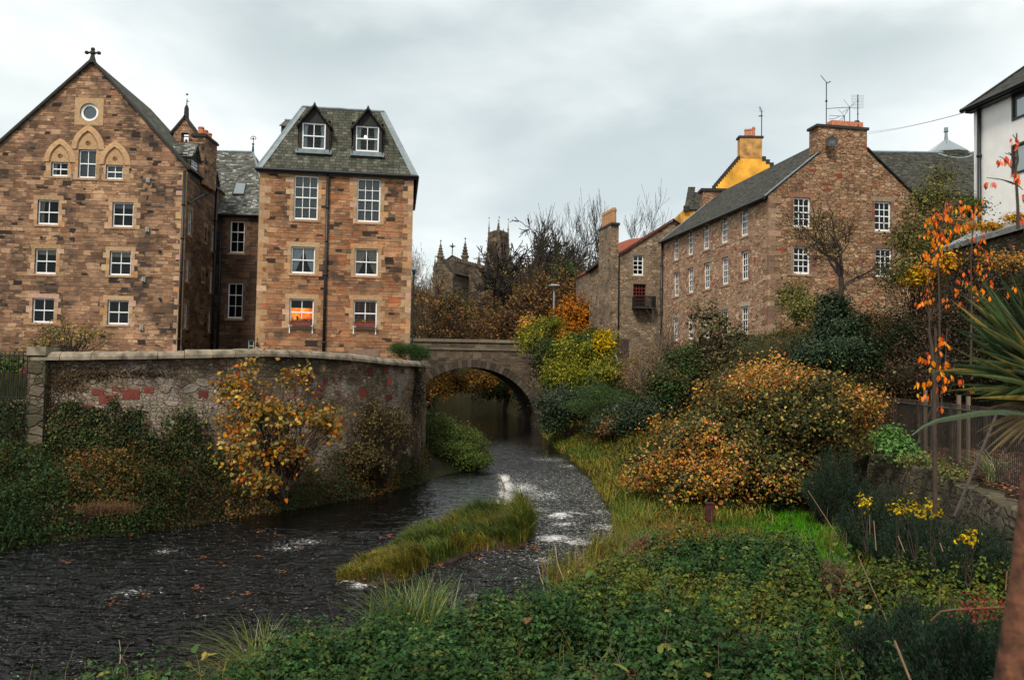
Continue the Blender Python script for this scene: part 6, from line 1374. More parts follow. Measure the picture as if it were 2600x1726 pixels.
def leaves(name, P, size, cols, mat='leaf', parent=None, shape='fold', outw=None, up=.5, droop=.0, sj=.3):
    """one mesh of many separate leaves at points P"""
    n = len(P); tv, tf = SHP[shape]; size = np.broadcast_to(size, (n,))*(1+rng.uniform(-sj*1.5, sj*1.3, n))
    N = rng.normal(0, 1, (n, 3)); N = unit(N)*.75; 
    if outw is not None: N = N+outw*.8
    N[:, 2] += up; N = unit(N)
    A = rng.normal(0, 1, (n, 3)); A[:, 2] -= droop*2.5; A = A-N*np.einsum('ij,ij->i', A, N)[:, None]
    if droop > 0: A = unit(A)*(1-droop)+np.array([0, 0, -1.])*droop; 
    A = unit(A); B = np.cross(N, A); B = unit(B); N = np.cross(A, B)
    V = P[:, None, :]+size[:, None, None]*(tv[None, :, 0:1]*A[:, None]+tv[None, :, 1:2]*B[:, None]+tv[None, :, 2:3]*N[:, None])
    k = len(tv); F = (tf[None]+(np.arange(n)*k)[:, None, None]).reshape(-1, tf.shape[1])
    return link_mesh(name, V.reshape(-1, 3), F, mat, parent, col=np.repeat(cols, k, axis=0), uv=False)
def blades(name, P, h, cols, mat='leaf', parent=None, w_=.012, lean=.5, wind=None, seg=3):
    """arching grass blades rooted at P"""
    n = len(P); h = np.broadcast_to(h, (n,))*(1+rng.uniform(-.35, .35, n)); th_ = rng.uniform(0, 2*math.pi, n); D_ = np.stack([np.cos(th_), np.sin(th_), np.zeros(n)], 1)
    if wind is not None: D_ = unit(D_*.7+np.array(wind)[None])
    S_ = np.stack([-D_[:, 1], D_[:, 0], np.zeros(n)], 1); ln = lean*(.4+.9*rng.random(n)); w = np.broadcast_to(w_, (n,)); V = []
    for j in range(seg+1):
        t = j/seg; c = P+D_*(h*ln*t**2)[:, None]+np.array([0, 0, 1.])*(h*(t-.38*ln*t**3))[:, None]; ww = (w*(1-t)**.7*(1 if j else .8))[:, None]
        V += [c-S_*ww, c+S_*ww]
    V = np.stack(V, 1); k = V.shape[1]; tf = np.array([[2*j, 2*j+1, 2*j+3, 2*j+2] for j in range(seg)]); F = (tf[None]+(np.arange(n)*k)[:, None, None]).reshape(-1, 4)
    return link_mesh(name, V.reshape(-1, 3), F, mat, parent, col=np.repeat(cols, k, axis=0), uv=False)
def tubes(name, lines, mat, parent=None, n=3, col=None):
    """many thin limbs as one mesh; lines = [(pts (m,3), radii (m,))]"""
    V, F, o = [], [], 0
    ang = np.arange(n)*2*math.pi/n; ca, sa = np.cos(ang), np.sin(ang)
    for pts, rad in lines:
        pts = np.asarray(pts, float); rad = np.broadcast_to(rad, (len(pts),)); d = np.gradient(pts, axis=0); d = unit(d)
        ref = np.where(np.abs(d[:, 2:3]) < .9, np.array([[0, 0, 1.]]), np.array([[1., 0, 0]])); a = unit(np.cross(d, ref)); b = np.cross(d, a)
        R = pts[:, None]+rad[:, None, None]*(ca[None, :, None]*a[:, None]+sa[None, :, None]*b[:, None]); V.append(R.reshape(-1, 3)); m = len(pts)
        i = (np.arange(m-1)[:, None]*n+np.arange(n)[None])+o; j = (np.arange(m-1)[:, None]*n+(np.arange(n)[None]+1) % n)+o
        F.append(np.stack([i, i+n, j+n, j], -1).reshape(-1, 4)); o += m*n
    return link_mesh(name, np.concatenate(V), np.concatenate(F), mat, parent, uv=False, smooth=True, col=col)
def wiggle(a, b, m=5, amp=.08, sag=0):
    a, b = np.asarray(a, float), np.asarray(b, float); t = np.linspace(0, 1, m)[:, None]; L = np.linalg.norm(b-a); p = a+(b-a)*t; w = rng.normal(0, amp*L, (m, 3)); w[0] = 0; w[-1] = 0; p = p+w; p[:, 2] += sag*L*(4*t[:, 0]*(1-t[:, 0])); return p

G_ = lambda r, g_, b: (r, g_, b)
PAL = dict(
 autumn=[((.50, .24, .05), 4), ((.40, .26, .05), 3), ((.50, .26, .12), 2.5), ((.13, .13, .035), 3), ((.22, .12, .06), 2), ((.58, .18, .06), 1.6), ((.06, .07, .02), 2.5), ((.45, .13, .09), .8)],
 maple=[((.46, .24, .04), 4), ((.52, .17, .02), 2), ((.40, .29, .09), 3), ((.16, .16, .06), 2), ((.30, .16, .06), 2), ((.5, .10, .02), .5)],
 nettle=[((.034, .068, .026), 6), ((.05, .088, .032), 4), ((.026, .05, .022), 4), ((.085, .11, .038), 1.3)],
 nettle_y=[((.10, .12, .03), 4), ((.075, .10, .035), 4), ((.14, .14, .035), 1.5), ((.05, .075, .03), 3), ((.09, .055, .03), .7)],
 bramble=[((.03, .05, .018), 5), ((.055, .075, .022), 4), ((.09, .085, .025), 2), ((.11, .05, .025), 1.2), ((.07, .035, .02), 1.5)],
 ivy=[((.016, .034, .014), 6), ((.03, .05, .018), 4), ((.055, .06, .02), 1.5), ((.07, .045, .018), 1)],
 ivy_dark=[((.012, .028, .010), 6), ((.024, .044, .014), 4), ((.05, .07, .025), .8)],
 clump=[((.075, .11, .03), 4), ((.11, .15, .035), 4), ((.05, .075, .022), 3), ((.15, .16, .05), 1.5)],
 conif=[((.022, .05, .016), 5), ((.045, .08, .02), 3), ((.07, .10, .025), 1)],
 willow=[((.22, .21, .03), 4), ((.13, .15, .025), 4), ((.30, .24, .03), 2), ((.07, .09, .02), 3)],
 yellow=[((.52, .36, .03), 4), ((.40, .28, .03), 3), ((.22, .2, .03), 1)],
 orange=[((.38, .13, .02), 4), ((.30, .10, .02), 3), ((.42, .2, .03), 3), ((.2, .09, .02), 2)],
 brown=[((.19, .10, .045), 4), ((.28, .14, .05), 3), ((.12, .075, .035), 4), ((.15, .12, .035), 2)],
 mixed=[((.05, .065, .025), 4), ((.085, .09, .035), 3), ((.14, .12, .05), 2), ((.17, .09, .035), 1.2), ((.035, .045, .02), 3)],
 fir=[((.05, .085, .025), 4), ((.09, .13, .035), 3), ((.03, .06, .022), 4)],
 heath=[((.018, .034, .022), 6), ((.03, .052, .033), 4), ((.05, .072, .044), 2)],
 grass=[((.10, .15, .03), 4), ((.16, .19, .045), 3), ((.07, .11, .025), 3), ((.26, .22, .08), 1.5)],
 grass_y=[((.26, .22, .05), 4), ((.17, .17, .04), 4), ((.32, .23, .08), 2), ((.10, .12, .03), 3), ((.22, .10, .03), .8)],
 lawn=[((.05, .17, .015), 5), ((.08, .21, .02), 3), ((.035, .12, .015), 2)],
 pink=[((.42, .07, .07), 4), ((.35, .12, .10), 2), ((.5, .16, .14), 1)],
 cherry=[((.75, .19, .02), 4), ((.85, .27, .03), 3), ((.62, .09, .02), 2), ((.7, .35, .05), 1)])
def _sat(c, s, k):
    m_ = sum(c)/3; return tuple(max(.003, (m_+(x-m_)*s)*k) for x in c)
for k_, v_ in PAL.items(): PAL[k_] = [(_sat(c, 1.12 if k_ in ('autumn', 'maple', 'willow', 'orange', 'cherry') else 1.2, .72 if k_ in ('nettle', 'nettle_y', 'clump', 'ivy', 'bramble', 'grass', 'grass_y', 'mixed', 'fir') else .88), w8) for c, w8 in v_]
def sph(n):
    v = rng.normal(0, 1, (n, 3)); return unit(v)
def crown(blobs, nclump, per, spread, inner=.25):
    """leaf positions gathered in clumps over the lumpy shells of several ellipsoids"""
    bl = np.array(blobs, float); vol = (bl[:, 3]*bl[:, 4]+bl[:, 3]*bl[:, 5]+bl[:, 4]*bl[:, 5]); pr_ = vol/vol.sum(); bi = rng.choice(len(bl), nclump, p=pr_)
    d = sph(nclump); d[:, 2] = np.where(d[:, 2] < -.5, -d[:, 2]*.6, d[:, 2]); d = unit(d)
    r = (1-np.abs(rng.normal(0, inner, nclump))+np.where(rng.random(nclump) < .16, rng.random(nclump)*.28, 0))*(1+.30*(vnoise(d[:, 0]*2.5+bi*3.1, d[:, 2]*2.5+d[:, 1]*2, 5)-.5)*2)
    Cc_ = bl[bi, :3]+d*bl[bi, 3:6]*np.clip(r, .15, 1.3)[:, None]
    k_ = 2.6/max(.5, bl[:, 3].max()); hol = vnoise(Cc_[:, 0]*k_+9, Cc_[:, 2]*k_*1.2+Cc_[:, 1]*k_*.5, 7) < .36; Cc_ = np.where(hol[:, None], bl[bi, :3]+(Cc_-bl[bi, :3])*.68, Cc_)
    ci = np.repeat(np.arange(nclump), per); P = Cc_[ci]+rng.normal(0, 1, (len(ci), 3))*spread*(.5+rng.random((nclump, 1)))[ci]*np.array([1, 1, .8])
    return P, d[ci], ci, Cc_
def bush(name, label, cat, blobs, nclump, per, size, pal, spread=.22, mat='leaf', shape='fold', base=None, group=None, twigs=40, droop=0., inner=.25, pal2=None, p2=.3, clampz=None, stem='stems', twig_mat='twig', up=.4, twr=.02, cvar=.25, sat=0):
    for _ in range(sat):
        b0 = blobs[rng.integers(0, len(blobs))]; d_ = sph(1)[0]; d_[2] = abs(d_[2])*.9-.15; s_ = rng.uniform(.14, .34); blobs = blobs+[(b0[0]+d_[0]*b0[3], b0[1]+d_[1]*b0[4], b0[2]+d_[2]*b0[5], b0[3]*s_*1.2, b0[4]*s_, b0[5]*s_*1.2)]
    bl = np.array(blobs, float)
    if base is None: c = bl[:, :3].mean(0); base = (c[0], c[1], (bl[:, 2]-bl[:, 5]).min())
    t = thing(name, label, cat, base, group); P, O, ci, Cc_ = crown(blobs, nclump, per, spread, inner)
    cols = pal_pick(pal, len(P))
    if pal2 is not None:
        m = vnoise(Cc_[:, 0]*.8+3, Cc_[:, 2]*.9+Cc_[:, 1]*.6, 2)[ci] < p2*1.0+.15; cols = np.where(m[:, None], pal_pick(pal2, len(P)), cols)
    cols = cols*(1+rng.normal(0, cvar, (nclump, 1)))[ci].clip(.45, 1.7)
    if clampz is not None: k = P[:, 2] > clampz; P, O, cols = P[k], O[k], cols[k]
    leaves('foliage', P, size, cols, mat, t, shape, O, up, droop)
    if twigs:
        idx = rng.choice(len(Cc_), min(twigs, len(Cc_)), replace=False); b = np.array(base, float); lines = []
        for i in idx:
            root = b+np.array([rng.normal(0, .12), rng.normal(0, .12), 0])*bl[:, 3].max()*.8; tip = root+(Cc_[i]-root)*rng.uniform(.9, 1.08); pts_ = wiggle(root, tip, 6, .03, .05); lines.append((pts_, np.linspace(twr, twr*.3, 6)))
        tubes(stem, lines, twig_mat, t)
    return t

# --- bare trees: three grown skeletons, reused by copying
def grow(seed, H=10., depth=5, spread=.62, trunk=.22, upb=.25, wob=.16, n0=None, fine=True):
    r = np.random.default_rng(seed); big, small = [], []
    def rec(p, d, L, rad, k):
        m = 5; pts_ = [p]; q = p.copy(); dd = d.copy()
        for i in range(m-1): dd = dd+r.normal(0, wob, 3)+np.array([0, 0, upb*.12]); dd /= np.linalg.norm(dd); q = q+dd*L/(m-1); pts_.append(q.copy())
        (big if k < 2 else small).append((np.array(pts_), np.linspace(rad, rad*.6, m)))
        if k >= depth: return
        nb = (n0 if (k == 0 and n0) else r.integers(3, 5))
        for j in range(nb):
            t = r.uniform(.35, 1.) if j else 1.; i = min(int(t*(m-1)), m-1); a = r.normal(0, 1, 3); a -= a@dd*dd; a /= np.linalg.norm(a); sp = spread*(.5+.8*r.random())*(.4 if j == 0 else 1)
            nd_ = dd*math.cos(sp)+a*math.sin(sp)+np.array([0, 0, upb*.3]); nd_ /= np.linalg.norm(nd_); rec(pts_[i], nd_, L*r.uniform(.6, .82), rad*(.6 if j == 0 else .45), k+1)
    rec(np.zeros(3), np.array([0, 0, 1.]), H*.33, trunk, 0); return big, small
def tree_proto(name, seed, label, cat, group=None, leafpal=None, nl=0, ls=.12, at_=(0, 0, 0), mat='twig', rmin=.0, ivy=0, **kw):
    big, small = grow(seed, **kw); a = np.array(at_, float); small = [(p+a, np.maximum(r_, rmin)) for p, r_ in small]; big = [(p+a, r_) for p, r_ in big]
    t = thing(name, label, cat, at_, group); tubes('trunk', big, mat, t, 6); cr = tubes('crown', small, mat, t, 3)
    if nl:
        tips = np.array([p[-1] for p, _ in small]); P = tips[rng.choice(len(tips), nl)]+rng.normal(0, .12, (nl, 3)); leaves('leaves', P, ls, pal_pick(leafpal, nl), 'leaf', t, 'diamond')
    if ivy:
        pts_ = np.concatenate([p for p, _ in big]); w8 = np.concatenate([r_ for _, r_ in big]); pr_ = w8/w8.sum(); P = pts_[rng.choice(len(pts_), ivy, p=pr_)]+rng.normal(0, .28, (ivy, 3)); P = P+rng.normal(0, .25, (ivy, 3))*np.array([.4, .4, 1.6]); leaves('ivy', P, .34, pal_pick(PAL['ivy'], ivy), 'leaf', t, 'diamond')
    return t
def kids(o): return [c for c in bpy.data.objects if c.parent == o]
def copy_tree(root, loc, rz, s, label):
    r = root.copy(); C.objects.link(r); r.location = loc; r.rotation_euler = (0, 0, rz); r.scale = (s, s, s)
    if label: r['label'] = label
    for ch in kids(root): c = ch.copy(); C.objects.link(c); c.parent = r
    return r
def tz(x, y): return float(terrain(np.array([[float(x)]]), np.array([[float(y)]]))[0, 0])
def tzv(X, Y): return terrain(np.asarray(X, float), np.asarray(Y, float))

# skyline trees beyond the bridge (photo x, depth, photo y of the top, kind)
sky_spec = [(1222, 118, 497, 21, 1400, 'left skyline tree, bare crown over an ivy-wrapped trunk'), (1268, 112, 492, 22, 1800, 'tall bare tree with thick ivy-clad twisted limbs right of the church tower'), (1325, 115, 505, 23, 1200, 'bare tree with a leaning ivied trunk behind the street lamp'),
            (1372, 122, 468, 24, 250, 'tallest bare tree with a fine upright crown left of the tall chimney'), (1240, 108, 540, 26, 900, 'short ivied bare tree between the church tower and the tall bare trees'), (1298, 109, 500, 27, 1100, 'bare tree with a crooked ivied trunk directly left of the lamp head'), (1345, 120, 480, 28, 700, 'bare tree with a spreading crown right above the street lamp'), (1470, 126, 490, 25, 0, 'bare upright treetop behind the pantile roof')]
for x, Y, yt, sd_, iv, lab in sky_spec:
    b = at(0, x, 700, Y); z = tz(b[0], Y); top = at(0, x, yt, Y)[2]; H = (top-z)
    fine = sd_ >= 24
    t = tree_proto('bare_tree', sd_, lab, 'tree', 'bare skyline trees', at_=(b[0], Y, z), mat='bark', H=H*(1.16 if fine else 1.12), depth=5 if fine else 6, spread=.5 if fine else .72, trunk=.42 if not fine else .2, upb=.8 if fine else .35, wob=.10 if fine else .24, rmin=.02 if fine else .058, ivy=int(iv*1.6))
# hillside wood: several protos copied up the slope
pr1 = tree_proto('hillside_tree', 31, 'bare tree with a few red-brown leaves on the valley side beyond the bridge', 'tree', 'leafless trees on the hillside', PAL['brown'], 1500, .20, at_=(0, 0, 0), H=9, depth=5, spread=.7, trunk=.18, rmin=.026)
pr2 = tree_proto('hillside_tree', 32, 'upright bare tree with sparse olive leaves on the valley side beyond the bridge', 'tree', 'leafless trees on the hillside', [((.17, .14, .05), 1), ((.12, .11, .04), 1)], 700, .18, at_=(0, 0, 0), H=9, depth=5, spread=.55, trunk=.16, upb=.6, rmin=.026)
pr3 = tree_proto('hillside_tree', 33, 'small tree with thin orange-brown foliage on the valley side beyond the bridge', 'tree', 'leafless trees on the hillside', [((.26, .13, .03), 1), ((.2, .12, .04), 1)], 1500, .20, at_=(0, 0, 0), H=8, depth=5, spread=.65, trunk=.15, rmin=.024)
spots = []
rr9 = np.random.default_rng(5)
while len(spots) < 112:
    Y = rr9.uniform(88, 178); px = rr9.uniform(930, 1300) if len(spots) < 94 else rr9.uniform(1300, 1420); X = (px-1181)/1900*Y; z = tz(X, Y)
    if z < 1.2: continue
    spots.append((X, Y, z))
for i, (X, Y, z) in enumerate(spots):
    # crown top must stay below the skyline of the photo at this place
    px = 1181+X/Y*1900; cap = np.interp(px, [930, 990, 1060, 1120, 1180, 1240, 1420], [590, 635, 660, 660, 640, 590, 600]); ztop = at(0, px, cap+rr9.uniform(0, 55), Y)[2]
    h = ztop-z; 
    if h < 2.2: continue
    s = min(h/7.8, 1.9); o = (pr1, pr2, pr3)[[0, 1, 0, 2, 1, 0, 0][i % 7]]
    copy_tree(o, (X, Y, z), rr9.uniform(0, 6.28), s, None)
for o, (X, Y) in ((pr1, (-16.5, 110)), (pr2, (-12, 98)), (pr3, (2.5, 96))): o.location = (X, Y, tz(X, Y)); o.scale = (.75,)*3
# pale yellowish tree at the mansard house's corner
b = at(0, 958, 700, 96); t = tree_proto('tall_thin_tree', 41, 'pale straw-coloured tree with fine twigs right behind the mansard house corner', 'tree', None, [((.34, .27, .12), 1), ((.26, .2, .09), 1)], 2600, .14, at_=(b[0], 96, tz(b[0], 96)), mat='bark_pale', H=(at(0, 958, 562, 96)[2]-tz(b[0], 96))*1.15, depth=6, spread=.45, upb=.8, trunk=.12, rmin=.012)
# undergrowth covering the far slope (nobody could count it)
n = 52000; Y = rng.uniform(84, 200, n)**1.0; px = rng.uniform(900, 1480, n); X = (px-1181)/1900*Y; Z = tzv(X, Y); k = Z > .5; X, Y, Z = X[k], Y[k], Z[k]
lump = vnoise(X*.35, Y*.25, 3)*1.8+vnoise(X*1.1, Y*.8, 4)*.9; P = np.stack([X, Y, Z+rng.random(len(X))**.7*lump], 1)
pm = vnoise(X*.12, Y*.1, 8); cols = np.where((pm > .66)[:, None], pal_pick(PAL['ivy'], len(X)), np.where((pm < .22)[:, None], pal_pick(PAL['brown']+[((.26, .13, .03), 2)], len(X)), pal_pick(PAL['brown'], len(X)))); 
tag(leaves('hillside_undergrowth', P, .34, cols*.65, 'leaf_dull', None, 'diamond'), 'brown undergrowth and scrub covering the valley side beyond the bridge', 'undergrowth', kind='stuff')
def B(k, x, y, Y, rx, ry, rz_): p = at(k, x, y, Y); return (p[0], p[1], p[2], rx, ry, rz_)
def R(px, Y): return px/1900*Y      # size in metres of a photo length at depth Y
# things on the far slope
bush('orange_tree', 'orange autumn tree below the street lamp at the right end of the bridge', 'tree', [B(0, 1335, 745, 78, R(48, 78), 2.2, R(60, 78)), B(0, 1310, 790, 76, R(45, 76), 2, R(40, 76)), B(0, 1365, 800, 76, R(30, 76), 2, R(40, 76))], 420, 26, .26, PAL['orange'], .38, twigs=40, twr=.05, base=(at(0, 1335, 800, 77)[0], 77, 3.))
bush('golden_shrub', 'golden brown shrub peeping over the bridge parapet', 'shrub', [B(0, 1225, 760, 84, R(28, 84), 1.5, R(28, 84)), B(0, 1250, 775, 84, R(25, 84), 1.5, R(25, 84))], 120, 22, .24, PAL['maple'], .3, twigs=20, base=(at(0, 1235, 800, 84)[0], 84, 4.))
bush('evergreen_tree', 'dark evergreen tree behind the street lamp', 'tree', [B(0, 1310, 670, 96, R(24, 96), 2.5, R(60, 96)), B(0, 1345, 690, 95, R(40, 95), 2.5, R(55, 95))], 260, 22, .30, PAL['ivy']+[((.12, .12, .03), 2)], .45, twigs=20, base=(at(0, 1325, 800, 96)[0], 96, 5.), pal2=PAL['clump'], p2=.25)
bush('evergreen_tree', 'dark ivy-smothered tree left of the pantiled house', 'tree', [B(0, 1270, 700, 98, R(26, 98), 2.2, R(60, 98)), B(0, 1290, 640, 100, R(18, 98), 2, R(45, 98))], 260, 24, .30, PAL['ivy']+[((.16, .10, .03), 1)], .45, twigs=20, base=(at(0, 1270, 800, 98)[0], 98, 5.))
bush('green_brown_tree', 'half-bare green and brown bush above the bridge roadway, left of centre', 'tree', [B(0, 1050, 715, 100, R(35, 100), 2.5, R(45, 100))], 130, 20, .26, PAL['mixed']+[((.2, .12, .03), 3)], .5, twigs=40, twr=.04, base=(at(0, 1050, 780, 100)[0], 100, 5.))
bush('yellow_tree', 'small yellow-leaved tree in front of the church nave', 'tree', [B(0, 1165, 640, 150, R(22, 150), 2.5, R(14, 150))], 110, 20, .36, [((.33, .25, .06), 3), ((.2, .17, .05), 2)], .5, twigs=10)
# beyond the arch: autumn leaves over the water
bush('overhanging_tree', 'golden autumn tree hanging over the water seen through the arch', 'tree', [B(0, 1040, 890, 98, R(55, 98), 3, R(32, 98)), B(0, 1100, 880, 98, R(45, 98), 3, R(26, 98)), B(0, 1000, 900, 94, R(40, 94), 2.5, R(26, 94))], 520, 24, .22, PAL['maple']+PAL['brown'], .40, twigs=60, twr=.04, base=(at(0, 990, 930, 100)[0], 100, 2.5))
bush('riverside_bush', 'dark bush at the waterline seen through the arch', 'shrub', [B(0, 1150, 905, 104, R(50, 104), 3, R(32, 104)), B(0, 1190, 880, 108, R(40, 104), 3, R(32, 104))], 300, 22, .24, PAL['ivy']+PAL['bramble'], .45, twigs=20, pal2=PAL['orange'], p2=-.02)

# right bank beside the bridge
bush('yellow_green_tree', 'big yellow-green willow-like tree beside the right end of the bridge', 'tree', [B(0, 1325, 840, 62, R(70, 62), 2.2, R(55, 62)), B(0, 1370, 800, 62, R(45, 62), 2, R(40, 62)), B(0, 1290, 880, 60, R(50, 60), 2, R(40, 60)), B(0, 1395, 870, 58, R(40, 60), 2, R(45, 60)), B(0, 1235, 790, 66, R(38, 62), 1.8, R(45, 62)), B(0, 1265, 760, 66, R(28, 62), 1.6, R(30, 62))], 1150, 30, .17, PAL['willow'], .30, sat=14, droop=.35, twigs=80, twr=.04, base=(at(0, 1330, 950, 61)[0], 61, 1.), pal2=PAL['clump'], p2=.22, cvar=.32)
bush('yellow_shrub', 'bright yellow leaf cluster on top of the yellow-green tree', 'shrub', [B(0, 1392, 792, 60, R(18, 60), .8, R(26, 60))], 70, 24, .18, PAL['yellow'], .2, twigs=10, base=(at(0, 1392, 850, 60)[0], 60.5, 3.))
bush('dark_shrub', 'dark shrub against the bridge abutment under the yellow-green tree', 'shrub', [B(0, 1265, 850, 64, R(35, 64), 2, R(60, 64)), B(0, 1258, 810, 66, R(26, 64), 2, R(40, 64))], 300, 24, .18, PAL['ivy']+PAL['mixed'], .3, twigs=20)
bush('evergreen_shrub', 'dark glossy evergreen mass overhanging the water right of the bridge', 'shrub', [B(0, 1300, 950, 52, R(55, 52), 2., R(50, 52)), B(0, 1360, 930, 50, R(55, 50), 2., R(48, 50)), B(0, 1280, 985, 52, R(30, 50), 1.2, R(25, 50))], 620, 28, .13, PAL['ivy_dark']+[((.05, .075, .025), 2)], .24, twigs=30, mat='leaf_glossy')
bush('spreading_conifer', 'layered green conifer below the yellow-green tree', 'tree', [B(0, 1385, 905, 47, R(55, 47), 1.6, R(20, 47)), B(0, 1350, 935, 46, R(55, 46), 1.6, R(16, 46)), B(0, 1430, 925, 45, R(45, 45), 1.5, R(18, 45)), B(0, 1400, 960, 45, R(55, 45), 1.4, R(18, 45))], 480, 34, .15, PAL['fir'], .20, shape='needle', twigs=40, twr=.03, up=1.)
bush('evergreen_shrub', 'blackish shrub above the yellow grass on the right bank', 'shrub', [B(0, 1450, 975, 42, R(55, 42), 1.6, R(40, 42)), B(0, 1510, 955, 40, R(50, 40), 1.6, R(50, 40)), B(0, 1400, 990, 43, R(40, 42), 1.2, R(28, 42))], 560, 28, .11, PAL['ivy_dark']+[((.045, .04, .02), 2)], .22, twigs=30, mat='leaf_glossy', pal2=PAL['brown'], p2=-.05)
# mid slope scrub below the rubble house
bush('bare_scrub', 'pale twiggy scrub in front of the garden steps', 'shrub', [B(0, 1480, 870, 50, R(50, 50), 1.8, R(55, 50)), B(0, 1520, 830, 52, R(40, 50), 1.5, R(50, 50))], 260, 16, .12, PAL['brown']+[((.2, .15, .09), 3)], .35, twigs=260, twr=.022, twig_mat='bark_pale')
bush('mixed_shrub', 'leafy green and brown thicket under the lowest windows of the rubble house', 'shrub', [B(0, 1590, 860, 42, R(60, 42), 1.8, R(55, 42)), B(0, 1660, 840, 42, R(60, 42), 1.8, R(50, 42)), B(0, 1540, 900, 40, R(50, 40), 1.5, R(45, 40)), B(0, 1730, 830, 41, R(50, 42), 1.6, R(40, 42))], 900, 26, .13, PAL['mixed'], .28, twigs=60, pal2=PAL['fir'], p2=.2)
bush('grey_green_shrub', 'grey-green feathery shrub beside the house corner', 'shrub', [B(0, 1760, 815, 38, R(70, 38), 1.8, R(40, 38)), B(0, 1690, 880, 36, R(60, 36), 1.5, R(40, 36)), B(0, 1820, 800, 38, R(45, 38), 1.5, R(45, 38))], 760, 30, .10, PAL['mixed']+[((.12, .13, .08), 4)], .25, shape='needle', twigs=50)
for (x, yb, yt, Y, lab) in ((1640, 830, 690, 41, 'young tree with tired brown leaves in front of the lowest windows, left one'), (1700, 830, 745, 40, 'young tree with tired brown leaves near the rubble house corner')):
    b = at(0, x, yb+40, Y); H = at(0, x, yt, Y)[2]-b[2]
    bush('young_tree', lab, 'tree', [(b[0], Y, b[2]+H*.6, H*.22, H*.22, H*.42), (b[0]+H*.12, Y, b[2]+H*.3, H*.25, H*.25, H*.25)], 110, 14, .20, [((.12, .10, .05), 3), ((.09, .085, .035), 3), ((.2, .13, .07), 1)], .22, twigs=40, base=tuple(b), twig_mat='bark')
# leaning bare trunks in the scrub
for (x0, y0, x1, y1, Y, r_, lab) in ((1478, 880, 1502, 945, 41, .10, 'leaning pale trunk among dark shrubs, left one'), (1535, 800, 1530, 945, 42, .07, 'upright thin trunk rising through the scrub')):
    a, b = at(0, x1, y1, Y), at(0, x0, y0, Y); t = thing('thin_bare_tree', lab, 'tree', a); tubes('trunk', [(wiggle(a-Z3*.5, b, 6, .03), np.linspace(r_, r_*.6, 6))], 'bark_pale', t, 6)
    tubes('crown', [(wiggle(a+(b-a)*rng.uniform(.5, 1), b+np.array([rng.normal(0, .8), rng.normal(0, .5), rng.uniform(.2, 2.2)]), 5, .06), np.linspace(.025, .006, 5)) for _ in range(60)], 'bark_pale', t)
# ivy column and bare apple tree against the gable of the rubble house
bush('ivy_column', 'dark ivy-covered tree stump in front of the rubble house gable', 'ivy', [B(0, 1925, 720, 31, R(34, 31), .6, R(42, 31)), B(0, 1935, 775, 31, R(58, 31), 1.1, R(60, 31)), B(0, 1950, 830, 30, R(75, 30), 1.3, R(50, 30)), B(0, 1890, 830, 30, R(55, 30), 1.2, R(40, 30))], 900, 30, .10, PAL['ivy_dark'], .17, mat='leaf_glossy', inner=.15, twigs=10, base=(at(0, 1930, 900, 31)[0], 31, 2.2), clampz=None)
b = at(0, 1935, 700, 30.8); t = tree_proto('apple_tree', 51, 'gnarled bare tree with sparse yellow leaves rising from the dark ivy column', 'tree', None, [((.36, .28, .05), 3), ((.22, .2, .06), 2)], 420, .10, at_=(b[0], 30.8, b[2]-.4), mat='bark', H=5.6, depth=5, spread=.85, trunk=.13, upb=.2, wob=.22, n0=5, rmin=.008)
bush('climbing_shrub', 'olive-green climber on the gable wall left of the bare tree', 'shrub', [B(0, 1830, 690, 40, R(28, 40), .7, R(40, 40)), B(0, 1850, 720, 38, R(30, 38), .7, R(28, 38))], 170, 20, .12, [((.12, .12, .03), 3), ((.2, .17, .04), 2), ((.07, .08, .02), 2)], .28, twigs=30)
bush('tall_yellowing_shrub', 'tall loose yellow-green shrub at the right corner of the gable', 'shrub', [B(0, 2150, 470, 34, R(45, 34), 1.3, R(55, 34)), B(0, 2110, 560, 33, R(45, 34), 1.3, R(60, 34)), B(0, 2170, 560, 33, R(50, 33), 1.3, R(70, 33)), B(0, 2090, 640, 32, R(40, 33), 1.2, R(50, 33)), B(0, 2175, 410, 34, R(14, 33), .5, R(26, 33))], 480, 22, .11, [((.10, .10, .03), 4), ((.17, .15, .035), 3), ((.06, .065, .02), 3), ((.24, .17, .03), 1)], .30, twigs=160, twr=.02, base=(at(0, 2130, 800, 33)[0], 33, 4.))
bush('brown_thicket', 'dark brown tangled thicket behind the picket fence', 'thicket', [B(0, 2060, 780, 30, R(60, 30), 1.5, R(80, 30)), B(0, 2150, 790, 29, R(80, 29), 1.6, R(100, 29)), B(0, 2250, 760, 27, R(80, 27), 1.6, R(130, 27)), B(0, 2340, 720, 25, R(70, 25), 1.5, R(140, 25)), B(0, 2330, 840, 24, R(80, 24), 1.5, R(90, 24)), B(0, 2080, 870, 29, R(60, 29), 1.2, R(40, 29)), B(0, 2190, 880, 27, R(70, 29), 1.2, R(40, 29)), B(0, 2250, 620, 28, R(60, 27), 1.3, R(60, 27))], 1900, 20, .085, [((.055, .038, .022), 4), ((.085, .055, .03), 3), ((.03, .03, .015), 4), ((.12, .065, .03), 1.2)], .32, twigs=500, twr=.018, pal2=PAL['ivy'], p2=.25)
bush('orange_shrub', 'orange-leaved spray on the thicket, level with the lower gable windows', 'shrub', [B(0, 2125, 645, 29, R(36, 29), .6, R(24, 29)), B(0, 2185, 610, 28, R(20, 29), .5, R(20, 29))], 60, 18, .13, PAL['orange']+PAL['yellow'], .15, twigs=12)
